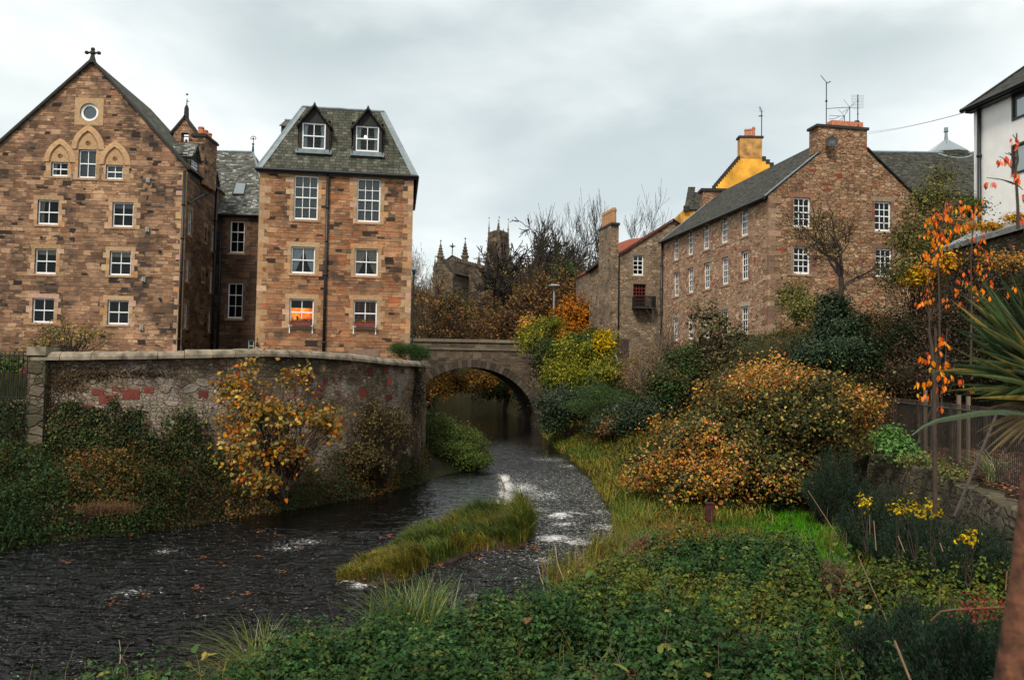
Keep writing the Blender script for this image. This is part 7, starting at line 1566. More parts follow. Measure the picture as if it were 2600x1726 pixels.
for (x, y, rx, ry_, Y, lab) in ((2240, 480, 22, 22, 25, 'small green climber on the corner of the white house'), (2330, 610, 60, 26, 23, 'mat of yellow and orange leaves lying along the shed roof edge')):
    bush('climber', lab, 'climber', [B(0, x, y, Y, R(rx, Y), .5, R(ry_, Y))], 60, 20, .08, PAL['clump'] if y < 500 else PAL['maple']+PAL['brown'], .14, twigs=20)
bush('roof_leaves', 'fallen yellow leaves piled against the white house wall on the shed roof', 'leaves', [B(0, 2280, 525, 27.5, R(60, 27), .5, R(7, 27)), B(0, 2350, 505, 26.5, R(40, 27), .5, R(7, 27))], 120, 20, .07, PAL['yellow']+PAL['orange'], .08, twigs=0)
# the big autumn bush
bush('autumn_bush', 'huge rounded bush of orange, yellow and green leaves on the right bank', 'bush', [B(0, 1790, 965, 26, R(150, 26), 2.4, R(118, 26)), B(0, 1900, 970, 25, R(125, 25), 2.2, R(105, 25)), B(0, 1680, 1010, 26, R(140, 26), 2.3, R(110, 26)), B(0, 1590, 1040, 26.5, R(110, 26), 2., R(88, 26)), B(0, 1510, 1090, 27, R(75, 27), 1.6, R(68, 27)), B(0, 1800, 1090, 24.5, R(150, 24), 1.6, R(80, 24)), B(0, 1630, 1120, 25, R(130, 25), 1.5, R(60, 25)), B(0, 1740, 900, 27, R(75, 27), 1.5, R(50, 27))],
     3300, 24, .10, PAL['autumn'], .20, inner=.16, sat=26, twigs=220, twr=.025, base=(at(0, 1740, 1150, 26)[0], 26.5, .8), pal2=PAL['mixed']+[((.3, .22, .05), 3)], p2=.28, cvar=.28)
# left bank
bush('green_clump', 'rounded mass of small green leaves beside the end of the river wall', 'bush', [B(0, 1020, 1020, 40, R(85, 40), 1.8, R(55, 40)), B(0, 1060, 1040, 39, R(62, 39), 1.6, R(48, 39)), B(0, 985, 985, 42, R(40, 42), 1.4, R(36, 42)), B(0, 1075, 1060, 38.5, R(45, 38), 1.2, R(34, 38))], 1500, 30, .085, PAL['clump'], .16, sat=8, inner=.14, twigs=20, shape='diamond', pal2=PAL['bramble'], p2=.15, clampz=.02)
bush('cushion_conifer', 'green cushion-shaped conifer on the right end of the river wall coping', 'shrub', [B(0, 945, 812, 35.2, R(40, 35), .6, R(18, 35)), B(0, 925, 806, 35, R(26, 35), .5, R(12, 35)), B(0, 968, 818, 35.3, R(20, 35), .5, R(18, 35))], 420, 34, .09, PAL['conif'], .10, shape='needle', inner=.12, twigs=10)
bush('sycamore_sapling', 'sycamore sapling with large yellow and orange leaves against the river wall', 'tree', [B(0, 590, 970, 24.6, R(95, 25), .7, R(70, 25)), B(0, 545, 900, 24.8, R(45, 25), .5, R(60, 25)), B(0, 700, 970, 25.5, R(95, 25), .6, R(50, 25)), B(0, 560, 1060, 24., R(60, 24), .6, R(70, 24)), B(0, 660, 1050, 25, R(60, 25), .6, R(40, 25)), B(0, 580, 845, 25, R(20, 25), .3, R(30, 25)), B(0, 600, 1120, 23.8, R(40, 24), .4, R(30, 24)), B(0, 680, 880, 25.3, R(45, 25), .3, R(30, 25)), B(0, 760, 1000, 26, R(30, 25), .3, R(30, 25))],
     420, 11, .115, PAL['maple']+[((.10, .11, .04), 3), ((.16, .09, .04), 2)], .16, shape='maple', inner=.35, twigs=170, twr=.022, base=(at(0, 640, 1130, 25)[0], 25.2, .6), up=.15, cvar=.2)
bush('bramble_shrub', 'dark brown tangle of bramble stems at the right part of the river wall', 'shrub', [B(0, 870, 985, 30.6, R(50, 30), .7, R(65, 30)), B(0, 910, 1010, 32, R(38, 32), .6, R(70, 32)), B(0, 850, 1060, 30, R(60, 30), .8, R(40, 30))], 420, 16, .09, [((.07, .05, .02), 3), ((.10, .065, .02), 2), ((.13, .10, .02), 1.5), ((.035, .03, .015), 3)], .22, twigs=420, twr=.016, base=(at(0, 880, 1110, 31)[0], 31., .3))
bush('vine_tangle', 'bare vine stems and dark growth hanging at the end of the river wall', 'climber', [B(0, 955, 930, 34.4, R(18, 34), .3, R(80, 34)), B(0, 965, 870, 34.6, R(12, 34), .3, R(40, 34))], 130, 14, .09, [((.06, .05, .025), 3), ((.03, .03, .015), 3)], .18, twigs=120, twr=.02, base=(at(0, 960, 1060, 34.2)[0], 34.1, .2))
bush('hydrangea', 'hydrangea with faded pink flower heads behind the black railings', 'shrub', [B(0, 35, 880, 26.6, R(50, 26), .6, R(35, 26)), B(0, 10, 850, 27, R(40, 26), .6, R(30, 26))], 150, 22, .11, PAL['clump'], .15, twigs=15, base=(at(0, 30, 930, 26.6)[0], 26.6, 3.))
t = thing('hydrangea_flowers', 'pink and red flower heads showing between the black railings', 'flowers', at(0, 40, 890, 26.2)); P = []
for (x, y) in ((10, 905), (30, 895), (20, 880), (45, 885), (50, 870), (62, 862), (70, 875), (55, 855), (68, 890), (35, 870), (48, 900), (2, 890), (72, 850)): c = at(0, x, y, 26.1); P.append(c+sph(60)*.14*rng.random((60, 1))**.4)
P = np.concatenate(P); leaves('petals', P, .06, pal_pick(PAL['pink'], len(P)), 'leaf', t, 'diamond')
bush('bare_shrub', 'arching bare red-brown shrub above the left end of the coping', 'shrub', [B(0, 175, 775, 27, R(85, 27), .9, R(26, 27)), B(0, 90, 800, 26.5, R(40, 27), .6, R(16, 27))], 120, 9, .09, [((.3, .2, .05), 2), ((.2, .12, .04), 3), ((.12, .13, .03), 1)], .2, twigs=150, twr=.02, base=(at(0, 150, 812, 27)[0], 27, 4.2))
for (t, P) in WBX: del t['_leaf']; leaves('plants', P, .13, pal_pick(PAL['maple']+PAL['brown']+PAL['clump'], len(P)), 'leaf', t, 'diamond')

# ivy and creeper hanging on the river wall: points on the wall face
def wall_pts(xpoly, n, zj=0):
    xs = rng.uniform(xpoly[0], xpoly[1], n); out = []
    for x in xs: pass
def wall_ivy(name, label, cells, pal, size, mat='leaf', off=.16):
    P, O = [], []
    for (x, y, rx, ry, n) in cells:
        a = rng.normal(0, .5, (n, 2)).clip(-1.15, 1.15)
        for q in a:
            h = wall_hit(0, x+q[0]*rx, y+q[1]*ry)
            if h is None: continue
            p = h[2]; 
            if p[2] < 0: continue
            nn = np.append(outn(h[0]), 0); t = (p[2]+.8)/5.6; P.append(p+nn*(.22*(1-t)+rng.random()**1.5*off)); O.append(nn)
    P, O = np.array(P), np.array(O); t = thing(name, label, 'climber', (P[:, 0].mean(), P[:, 1].mean(), P[:, 2].min())); pm = vnoise(P[:, 0]*1.7, P[:, 2]*2.1, 6)
    cols = pal_pick(pal, len(P))*(.6+.9*pm)[:, None]; leaves('foliage', P, size, cols, mat, t, 'diamond', O, .3, .2); return t
wall_ivy('wall_ivy', 'green ivy spreading over the lower left of the river wall', [(200, 960, 60, 22, 1500), (310, 965, 30, 22, 700), (250, 1000, 120, 30, 2600), (380, 1040, 90, 40, 2400), (200, 1050, 120, 40, 3000), (130, 1010, 30, 60, 900), (430, 990, 50, 45, 1300), (300, 1090, 160, 30, 2600), (265, 930, 12, 20, 120), (170, 935, 25, 14, 300), (500, 1070, 40, 40, 900)], PAL['ivy']+[((.09, .055, .028), 3), ((.10, .11, .03), 3), ((.06, .08, .025), 3)], .085)
wall_ivy('dead_creeper', 'brown dead creeper stems on the upper left of the river wall', [(150, 880, 45, 28, 1500), (210, 860, 50, 16, 900), (120, 930, 30, 30, 500), (330, 860, 80, 10, 500)], [((.075, .05, .03), 4), ((.11, .075, .045), 3), ((.04, .028, .018), 3)], .06, 'leaf_dull', .08)
def bank_leaves(name, label, cat, n, xr, yr, accept, hf, pal, size, shape='fold', mat='leaf', pal2=None, sc2=.5, dens=None, kind='stuff', up=.6, s3=.5):
    X = rng.uniform(xr[0], xr[1], n); Y = rng.uniform(yr[0], yr[1], n); sd, lf = river_sd(X, Y); k = accept(X, Y, sd, lf); X, Y, sd = X[k], Y[k], sd[k]; Z = tzv(X, Y); h = hf(X, Y, sd); P = np.stack([X, Y, Z+h], 1)
    cols = pal_pick(pal, len(X))
    if pal2 is not None: m = (fbm(X*sc2+7, Y*sc2, 3, 12) > .56); cols = np.where(m[:, None], pal_pick(pal2, len(X)), cols)
    cols = cols*(.75+.5*vnoise(X*2.3, Y*2.3, 21))[:, None]
    return tag(leaves(name, P, size, cols, mat, None, shape, None, up), label, cat, kind=kind)
wallY = lambda X: np.interp(X, wx, wy, left=25.1, right=40)
def hl(X, Y, sd): return rng.random(len(X))**.6*np.clip(sd*1.8, .25, 1.)*(.2+1.0*vnoise(X*.9, Y*.9, 31)+.7*vnoise(X*2.2, Y*2.2, 32)*(X > -13))
bank_leaves('bank_undergrowth', 'brambles and nettles covering the left bank under the river wall', 'undergrowth', 150000, (-24, -3.6), (14, 36), lambda X, Y, sd, lf: lf & (sd > -.15) & (Y < wallY(X)-.1), hl, PAL['bramble']+[((.10, .045, .03), 2)], .075, 'fold', 'leaf', PAL['nettle'], .45)
bank_leaves('bank_undergrowth', 'green nettles and weeds on the far left bank beside the drooping grass', 'undergrowth', 60000, (-19, -9.5), (17.5, 25.2), lambda X, Y, sd, lf: lf & (sd > -.1) & (Y < wallY(X)-.05), lambda X, Y, sd: rng.random(len(X))**.6*(.25+.9*vnoise(X*1.2, Y*1.2, 38))*np.clip(sd*1.5, .3, 1), [(tuple(x*1.25 for x in c), w8) for c, w8 in PAL['nettle']]+PAL['bramble'], .085, 'fold', 'leaf', PAL['bramble'], .6)
bank_leaves('bank_undergrowth', 'dark brambles with red-brown leaves at the foot of the river wall beside the water', 'undergrowth', 90000, (-12.5, -3.4), (22.5, 36), lambda X, Y, sd, lf: lf & (sd > -.25) & (Y < wallY(X)-.05), lambda X, Y, sd: rng.random(len(X))**.7*np.clip(sd*1.5+.5, .3, 1.)*(.25+1.2*vnoise(X*1.3, Y*1.3, 36)), PAL['bramble']+[((.09, .04, .022), 3)], .075, 'fold', 'leaf', PAL['brown'], .6)
n = 9000; X = rng.uniform(-22, -10, n); Y = rng.uniform(13, 21.5, n); sd, lf = river_sd(X, Y); k = lf & (sd > -.1) & (sd < 2.2); X, Y = X[k], Y[k]; P = np.stack([X, Y, tzv(X, Y)], 1); tag(blades('bank_grass', P, .75, pal_pick([((.03, .07, .025), 3), ((.05, .09, .03), 3)], len(P)), w_=.012, lean=.9), 'long dark grass drooping into the water at the left bank', 'grass', kind='stuff')
c = gp(13, 880, 130, .9); P = np.stack([c[0]+rng.normal(0, .35, 900), c[1]+.2+rng.normal(0, .15, 900), np.full(900, .85)], 1); tt = thing('dead_grass_tuft', 'straw-coloured dead grass tuft above the red boarding', 'grass tuft', tuple(P.mean(0))); blades('blades', P[::2], .38, pal_pick([((.16, .08, .04), 3), ((.10, .05, .025), 3)], len(P[::2])), parent=tt, w_=.007, lean=1.7)
tt = thing('dark_hedge', 'dark ivy curtain on the low wall under the railings', 'climber', (-17, 25, .5)); n = 9000; fu = rng.uniform(fr1.L-5, fr1.L, n); zz_ = rng.uniform(.4, zb_+.05, n); P = np.array([fr1.w(u, .22+.25*rng.random(), z) for u, z in zip(fu, zz_)]); leaves('foliage', P, .09, pal_pick(PAL['ivy'], n)*(.6+.8*vnoise(P[:, 0]*2, P[:, 2]*2, 3))[:, None], 'leaf', tt, 'diamond', np.tile([0, -1., 0], (n, 1)), .3)
# debris branches at the wall foot over the water
for i, (x0, y0, x1, y1, lab) in enumerate(((10, 470, 1100, 1095, ''),)): pass
t = thing('drift_branches', 'bare fallen branches tangled over the water at the foot of the wall', 'branches', gp(0, 800, 1150, .3)); L_ = []
for i in range(90):
    x = rng.uniform(640, 960); y0 = np.interp(x, [640, 960], [1160, 1090]); a = gp(0, x, y0, .1); a[1] += rng.uniform(0, 1.2); b = a+np.array([rng.normal(0, 1.), rng.normal(-.1, .5), abs(rng.normal(.2, .5))]); L_.append((wiggle(a, b, 6, .06, .1), np.linspace(.018, .005, 6)))
tubes('twigs', L_, 'bark_pale', t)

# ---- the grassy islet in the stream
IS = np.array([gp(0, x, y, .05)[:2] for x, y in ((772, 1336), (850, 1292), (960, 1235), (1060, 1200), (1150, 1185), (1215, 1190), (1236, 1235), (1190, 1262), (1090, 1272), (1000, 1302), (930, 1335), (850, 1345))])
def poly_sd(PL, X, Y):
    best = np.full(X.shape, 1e9); ins = np.zeros(X.shape, bool)
    for i in range(len(PL)):
        a, b = PL[i], PL[(i+1) % len(PL)]; d = b-a; t = np.clip(((X-a[0])*d[0]+(Y-a[1])*d[1])/(d@d), 0, 1); best = np.minimum(best, np.hypot(X-a[0]-t*d[0], Y-a[1]-t*d[1]))
        with np.errstate(divide='ignore', invalid='ignore'): ins ^= ((a[1] > Y) != (b[1] > Y)) & (X < a[0]+(Y-a[1])*(b[0]-a[0])/(b[1]-a[1]))
    return np.where(ins, best, -best)
def isl(X, Y): s = poly_sd(IS, X, Y); return np.clip(s*.9, -.5, .16)+.05*(vnoise(X*3, Y*3, 4)-.5)
x0_, x1_, y0_, y1_ = IS[:, 0].min()-.4, IS[:, 0].max()+.4, IS[:, 1].min()-.4, IS[:, 1].max()+.4
grid_mesh('islet', np.arange(x0_, x1_, .12), np.arange(y0_, y1_, .12), isl, 'leaf_litter', 'structure')
n = 60000; X = rng.uniform(x0_, x1_, n); Y = rng.uniform(y0_, y1_, n); s = poly_sd(IS, X, Y); tuf = .5*vnoise(X*1.6, Y*1.6, 14)+.5*vnoise(X*4.1, Y*4.1, 15); k = (s > .02) & (tuf+rng.normal(0, .10, n) > .24); X, Y, s, tuf = X[k], Y[k], s[k], tuf[k]
tp = np.clip((X-IS[:, 0].min())/2.2, .35, 1); P = np.stack([X, Y, isl(X, Y)], 1); yl = fbm(X*.9, Y*.9, 2, 5)+.10*(X > .4)
cols = np.where((yl > .55)[:, None], pal_pick(PAL['grass_y'], len(X)), pal_pick(PAL['grass']+PAL['clump'], len(X)))*(.55+.9*vnoise(X*3.3, Y*3.3, 16))[:, None]; tag(blades('islet_grass', P, .62*tp*(.05+1.5*tuf)*(1+.6*(X > .3)), cols, w_=.010, lean=.9, wind=(-.6, -.3, 0), seg=3), 'long grass flopping over the small islet in the stream', 'grass', kind='stuff')
n = 900; X = rng.uniform(x0_, IS[:, 0].mean(), n); Y = rng.uniform(y0_, y1_, n); k = poly_sd(IS, X, Y) > -.05; X, Y = X[k], Y[k]; tag(leaves('islet_litter', np.stack([X, Y, isl(X, Y)+.03], 1), .09, pal_pick(PAL['orange']+PAL['brown'], len(X)), 'leaf', None, 'ovate', None, 2.), 'fallen brown and orange leaves caught at the tip of the islet', 'leaves', kind='stuff')
bush('islet_shrub', 'green leafy clump at the right end of the islet', 'shrub', [B(0, 1212, 1190, 24.6, R(26, 24), .5, R(36, 24)), B(0, 1190, 1205, 24, R(40, 24), .5, R(26, 24))], 170, 24, .10, PAL['clump']+PAL['grass_y'], .12, shape='needle', twigs=30, clampz=.05, twr=.006)
# leaves and dark debris drifting on the water
P = []
for (x, y) in ((520, 1310), (600, 1290), (655, 1325), (470, 1290), (700, 1270), (640, 1240), (170, 1300), (610, 1230), (880, 1245), (900, 1240), (330, 1380), (450, 1360), (560, 1375), (270, 1395), (1195, 1262), (1230, 1268), (1110, 1290), (1020, 1395), (1240, 1270)):
    c = gp(0, x, y, 0); k = 9; P.append(np.stack([c[0]+rng.normal(0, .10, k), c[1]+rng.normal(0, .10, k), .07+rng.normal(0, .02, k)], 1))
P = np.concatenate(P); tag(leaves('floating_leaves', P, .08, pal_pick([((.25, .06, .02), 2), ((.2, .08, .03), 2)], len(P)), 'leaf', None, 'ovate', None, 3.), 'red and brown leaves adrift on the dark water', 'leaves', kind='stuff')

# ---- the near bank: nettles, grass fringe, lawn
def near(X, Y, sd, lf): return (~lf) & (sd > -.05)
lawn_c = [gp(0, 1870, 1210, .95), gp(0, 1920, 1270, .9), gp(0, 1800, 1180, 1.)]
def lawn_m(X, Y):
    f = np.zeros(X.shape)
    for c, rx, ry in ((lawn_c[0], 1.8, 2.9), (lawn_c[1], 1.05, 2.4), (lawn_c[2], 1.5, 1.7), (gp(0, 1990, 1520, .95), .45, .8), (gp(0, 1960, 1400, .95), .35, .9)): f = np.maximum(f, 1.3-np.hypot((X-c[0])/rx, (Y-c[1])/ry))
    return f
path_m = lambda X, Y: np.exp(-((X-np.interp(Y, [7, 11, 15, 19, 24], [2.9, 4.6, 5.9, 7.4, 8.6]))/.55)**2)
rwl = lambda Y: np.interp(Y, RW[:, 1], RW[:, 0], left=7.2)
def nh(X, Y, sd):
    edge = np.clip(sd/1.3, .12, 1); m = np.clip(1-lawn_m(X, Y)*2.2, .06, 1)*np.clip(1-.9*path_m(X, Y), .15, 1); return rng.random(len(X))**.45*(.32+.42*vnoise(X*1.1, Y*1.1, 41)+.22*vnoise(X*3.1, Y*3.1, 42))*edge*m
def whorls(n, xr, yr, acc):
    """nettle shoots: each a short stack of leaf pairs round a stem"""
    X = rng.uniform(*xr, n); Y = rng.uniform(*yr, n); sd, lf = river_sd(X, Y); k = acc(X, Y, sd, lf) & (rng.random(n) < np.clip(1.15-lawn_m(X, Y)*2, .02, 1)*np.clip(1-.85*path_m(X, Y), .1, 1)); X, Y, sd = X[k], Y[k], sd[k]
    H = (.16+.62*vnoise(X*1.1, Y*1.1, 41)+.46*vnoise(X*2.6, Y*2.6, 42)+rng.normal(0, .08, len(X)))*np.clip(sd/1.2, .2, 1)*np.clip(1-lawn_m(X, Y)*1.2, .3, 1); Z = tzv(X, Y); P, S_ = [], []
    for lv in range(5):
        f = 1-lv*.15; rad = .012+.012*lv
        for q in range(4): th_ = rng.random(len(X))*.6+q*math.pi/2+lv*.8; P.append(np.stack([X+rad*np.cos(th_), Y+rad*np.sin(th_), Z+H*f], 1)); S_.append(np.stack([np.cos(th_), np.sin(th_), np.full(len(X), -.25)], 1))
    return np.concatenate(P), np.concatenate(S_), np.tile(np.arange(len(X)), 20), X, Y, np.repeat(np.arange(5), 4*len(X))
def nettle_mesh(name, label, n, xr, yr, acc, size, pal, pal2):
    P, A, si, X, Y, lv = whorls(n, xr, yr, acc); m = len(P); A = unit(A+rng.normal(0, .25, (m, 3))); N = np.array([0, 0, 1.])+rng.normal(0, .3, (m, 3)); N = N-A*np.einsum('ij,ij->i', A, N)[:, None]; N = unit(N); Bv = np.cross(N, A); tv, tf = SHP['fold']
    sz = size*(.6+.16*lv)*(1+rng.uniform(-.25, .25, m)); V = P[:, None]+sz[:, None, None]*(tv[None, :, 0:1]*A[:, None]+tv[None, :, 1:2]*Bv[:, None]*1.1+tv[None, :, 2:3]*N[:, None])
    pc = pal_pick(pal, len(X), .22); p2 = pal_pick(pal2, len(X), .22); ym = fbm(X*.42+3, Y*.42, 3, 77)+.035*(X-3.0)*(Y < 14); pc = np.where((ym > .56)[:, None], p2, pc)
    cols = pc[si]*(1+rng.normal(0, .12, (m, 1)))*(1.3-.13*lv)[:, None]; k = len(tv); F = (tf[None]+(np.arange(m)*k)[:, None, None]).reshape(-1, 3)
    return tag(link_mesh(name, V.reshape(-1, 3), F, 'leaf_dull', None, col=np.repeat(cols, k, axis=0).clip(.003, 1), uv=False), label, 'nettles', kind='stuff')
accn = lambda X, Y, sd, lf: (~lf) & (sd > .25) & (X < rwl(Y)-.2) & ~((Y > 18.3+.5*vnoise(X*2, Y*2, 5)) & (X < 6.2))
nettle_mesh('nettle_bed', 'dense bed of green nettles covering the near bank', 8000, (-7.5, 8), (5.0, 14.5), accn, .108, PAL['nettle'], PAL['nettle_y'])
nettle_mesh('nettle_bed', 'nettles further off between the stream and the lawn', 5000, (0, 10), (14.5, 27), accn, .12, PAL['nettle'], PAL['nettle_y'])
bank_leaves('low_weeds', 'low weeds and fallen leaves under the nettles', 'weeds', 80000, (-12, 10), (4.8, 27), lambda X, Y, sd, lf: near(X, Y, sd, lf) & (X < rwl(Y)), lambda X, Y, sd: nh(X, Y, sd)*.55, [(tuple(x*.6 for x in c), w8) for c, w8 in PAL['nettle']+PAL['bramble']]+[((.08, .04, .025), 1.5)], .065, 'diamond', 'leaf_dull', PAL['brown'], .7)  # nettle and bramble colours darkened to paint shade into the gaps
n = 26000; X = rng.uniform(2.2, 6.6, n); Y = rng.uniform(17.6, 25.5, n); sd, lf = river_sd(X, Y); k = (~lf) & (sd > .05) & ~((X > 4.4) & (Y < 18.6)); X, Y = X[k], Y[k]; P = np.stack([X, Y, tzv(X, Y)], 1); m_ = fbm(X*.9, Y*.7, 3, 66) > .5; tag(blades('rough_grass', P, .30, np.where(m_[:, None], pal_pick(PAL['grass_y']+[((.12, .06, .03), 3)], len(X)), pal_pick(PAL['grass']+PAL['lawn'], len(X))), w_=.010, lean=.9, seg=3), 'rough yellowish grass between the nettles and the big autumn bush', 'grass', kind='stuff')
def litter(name, lab, x, y, z, rx, ry, n, pal, size, tw):
    c = gp(0, x, y, z); t = thing('withered_plants', lab, 'dead plants', c); a = rng.normal(0, .5, (n, 2)).clip(-1.2, 1.2); P = np.stack([c[0]+a[:, 0]*rx, c[1]+a[:, 1]*ry, np.zeros(n)], 1); P[:, 2] = tzv(P[:, 0], P[:, 1])+.25+rng.random(n)*.3*(1-np.hypot(a[:, 0], a[:, 1])*.5).clip(0, 1); leaves('leaves', P, size, pal_pick(pal, n), 'leaf_dull', t, 'ovate', None, .4)
    L_ = []
    for i in range(tw): q = P[rng.integers(0, n)]; L_.append((wiggle(q-Z3*.2, q+np.array([rng.normal(0, .25), rng.normal(0, .25), rng.uniform(.0, .3)]), 5, .08), np.linspace(.007, .003, 5)))
    tubes('twigs', L_, 'bark_pale', t)
litter('dead_stems', 'patch of collapsed reddish dead stems at the top edge of the nettles', 1490, 1250, .9, .75, .55, 1500, [((.16, .06, .04), 3), ((.22, .10, .06), 2), ((.09, .04, .03), 2)], .07, 160)
litter('withered_plants', 'yellow and orange withered leaves right of the reddish dead stems', 1575, 1235, .95, .3, .4, 500, PAL['orange']+PAL['yellow'], .07, 40)
litter('withered_plants', 'yellow and orange leaves at the water edge in the centre of the near bank', 1355, 1325, .7, .3, .3, 420, PAL['orange']+PAL['yellow'], .065, 40)
litter('withered_plants', 'brown tangle of dead stems in the middle of the nettle bed', 1700, 1465, 1.25, .55, .5, 500, [((.11, .07, .045), 3), ((.07, .045, .03), 3)], .05, 520)
litter('withered_plants', 'small rusty withered patch low among the nettles, bottom right of centre', 1450, 1520, 1.3, .25, .35, 400, [((.13, .055, .03), 3), ((.2, .1, .03), 2)], .055, 60)
litter('bare_path', 'brown leaf-strewn gap between the nettles and the green grass', 1930, 1340, .95, .45, 1.2, 1500, [((.13, .08, .045), 3), ((.09, .055, .03), 3), ((.2, .10, .06), 1)], .06, 120)
n = 60000; X = rng.uniform(3, 10.5, n); Y = rng.uniform(7, 27, n); lm = lawn_m(X, Y); k = (lm > .15+rng.normal(0, .12, n)) & (X < rwl(Y)-.1); X, Y = X[k], Y[k]; P = np.stack([X, Y, tzv(X, Y)], 1); tag(blades('lawn_grass', P, .20, pal_pick(PAL['lawn'], len(P))*1.35, w_=.009, lean=.8, seg=2), 'vivid green short grass patch in front of the garden wall', 'grass', kind='stuff')
n = 26000; X = rng.uniform(-8, 9, n); Y = rng.uniform(5, 20, n); sd, lf = river_sd(X, Y); k = (~lf) & (sd > .3) & (X < rwl(Y)-.2) & (fbm(X*.7, Y*.7, 3, 91) > .53); X, Y = X[k], Y[k]; P = np.stack([X, Y, tzv(X, Y)], 1); tag(blades('meadow_grass', P, .62, pal_pick(PAL['grass']+PAL['grass_y'], len(X)), w_=.006, lean=.8, seg=4), 'tall grass blades growing up through the nettles', 'grass', kind='stuff')
L_ = []
for i in range(320):
    x, y = rng.uniform(-6, 8), rng.uniform(6, 20); sd1, lf1 = river_sd(np.array([x]), np.array([y]))
    if lf1[0] or sd1[0] < .3 or x > float(rwl(np.array([y]))[0])-.3: continue
    z = tz(x, y); h = rng.uniform(.5, 1.15); L_.append((wiggle((x, y, z), (x+rng.normal(0, .18), y+rng.normal(0, .18), z+h), 5, .05), np.linspace(.006, .003, 5)))
tag(tubes('dead_weed_stems', L_, 'bark_pale', None), 'thin dead weed stalks standing among the nettles', 'weeds', kind='stuff')
n = 2600; X = rng.uniform(-6, 8, n); Y = rng.uniform(5.5, 17, n); sd, lf = river_sd(X, Y); k = (~lf) & (sd > .3) & (X < rwl(Y)-.2) & (vnoise(X*.9, Y*.9, 95) > .55); X, Y = X[k], Y[k]; P = np.stack([X, Y, tzv(X, Y)+.35+.35*rng.random(len(X))], 1); tag(leaves('broad_leaves', P, .17, pal_pick([((.05, .10, .03), 3), ((.12, .14, .03), 2), ((.16, .09, .03), 1), ((.3, .24, .05), .6)], len(X)), 'leaf', None, 'ovate', None, 1.2), 'larger dock leaves scattered among the nettles', 'weeds', kind='stuff')
# grass fringe on the waterline of the near bank, with tall tufts
n = 36000; X = rng.uniform(-12, 4.4, n); Y = rng.uniform(6.5, 27, n); sd, lf = river_sd(X, Y); tf_ = vnoise(X*1.3, Y*1.3, 51); k = (~lf) & (sd > 0) & (sd < .35+1.1*tf_) & (rng.random(n) < .25+tf_); X, Y, tf_ = X[k], Y[k], tf_[k]; P = np.stack([X, Y, tzv(X, Y)], 1)
m_ = fbm(X*.8, Y*.8, 2, 61) > .52; tag(blades('bank_grass', P, .34+.36*tf_, np.where(m_[:, None], pal_pick(PAL['grass_y'], len(X)), pal_pick(PAL['grass'], len(X))), w_=.008, lean=.9, wind=(-.3, .3, 0), seg=4), 'long mixed grass fringing the near bank at the water', 'grass', kind='stuff')
def tuft(x, y, z, n, h, sp, pal, lab, w_=.01, lean=.6, wind=None, top=None, name='grass_tuft'):
    c = gp(0, x, y, z); t = thing(name, lab, 'grass tuft', c, None); P = np.stack([c[0]+rng.normal(0, sp, n), c[1]+rng.normal(0, sp, n), np.zeros(n)], 1); P[:, 2] = np.maximum(tzv(P[:, 0], P[:, 1]), 0)-.02; blades('blades', P, h, pal_pick(pal, n), parent=t, w_=w_, lean=lean, wind=wind, seg=5)
REED = [((.055, .10, .045), 4), ((.09, .15, .07), 2), ((.16, .19, .09), 1)]
tuft(940, 1492, .3, 620, 1.2, .22, REED+PAL['grass'], 'tallest tuft of broad green blades at the water edge, centre', .016, .6)
tuft(990, 1450, .25, 260, 1.15, .12, [((.04, .08, .035), 3), ((.24, .23, .12), 1)], 'dark upright reed tuft behind the tallest tuft', .009, .4)
tuft(600, 1545, .3, 320, 1.0, .16, PAL['grass']+[((.2, .22, .12), 2)], 'pale arching grass tuft at the water edge, lower left', .008, 1.0)
tuft(730, 1520, .3, 260, .75, .18, PAL['grass']+PAL['grass_y'], 'grass tuft with straw blades right of the pale arching tuft', .008, .9)
tuft(1395, 1240, .5, 300, .7, .25, PAL['grass_y'], 'straw-yellow grass tuft where the near bank bends', .009, .7)
tuft(1320, 1300, .4, 320, .75, .3, PAL['grass_y'], 'rusty yellow weeds at the water edge, left of the reddish leaf patch', .009, .7)
for i, (x0, y0, x1, y1, d) in enumerate(((270, 1548, 275, 1475, 9.2), (1300, 1310, 1275, 1245, 14.8), (1262, 1350, 1240, 1300, 14.2))):
    a, b = at(0, x0, y0+25, d), at(0, x1, y1, d); tubes('stem', [(wiggle(a, b, 6, .03), np.linspace(.008, .004, 6))], 'pale_stem', thing('dry_stem', ('single bleached stem sticking up at the lower left water edge', 'bleached stem leaning over the rapids, upper one', 'bleached stem leaning over the rapids, lower one')[i], 'stem', a))
# yellow-green grass strip on the right bank by the autumn bush
n = 34000; X = rng.uniform(2.2, 9.5, n); Y = rng.uniform(22, 60, n); sd, lf = river_sd(X, Y); k = (~lf) & (sd > .02) & (sd < 4.2); X, Y = X[k], Y[k]; P = np.stack([X, Y, tzv(X, Y)], 1); m_ = fbm(X*.5, Y*.4, 3, 63) > .45; tag(blades('riverside_grass', P, .42, np.where(m_[:, None], pal_pick(PAL['grass_y'], len(X)), pal_pick(PAL['grass'], len(X))), w_=.022, lean=.8, seg=3), 'yellow-green grass strip along the right waterline before the dark shrubs', 'grass', kind='stuff')
bank_leaves('slope_undergrowth', 'dark undergrowth on the slope below the rubble house', 'undergrowth', 90000, (2.5, 30), (27, 72), lambda X, Y, sd, lf: (~lf) & (sd > 1.2) & (Y < 71), lambda X, Y, sd: rng.random(len(X))*(.3+1.1*vnoise(X*.6, Y*.6, 33))*np.clip(sd/5, .2, 1), PAL['bramble']+PAL['mixed'], .16, 'diamond', 'leaf_dull', PAL['brown'], .3)
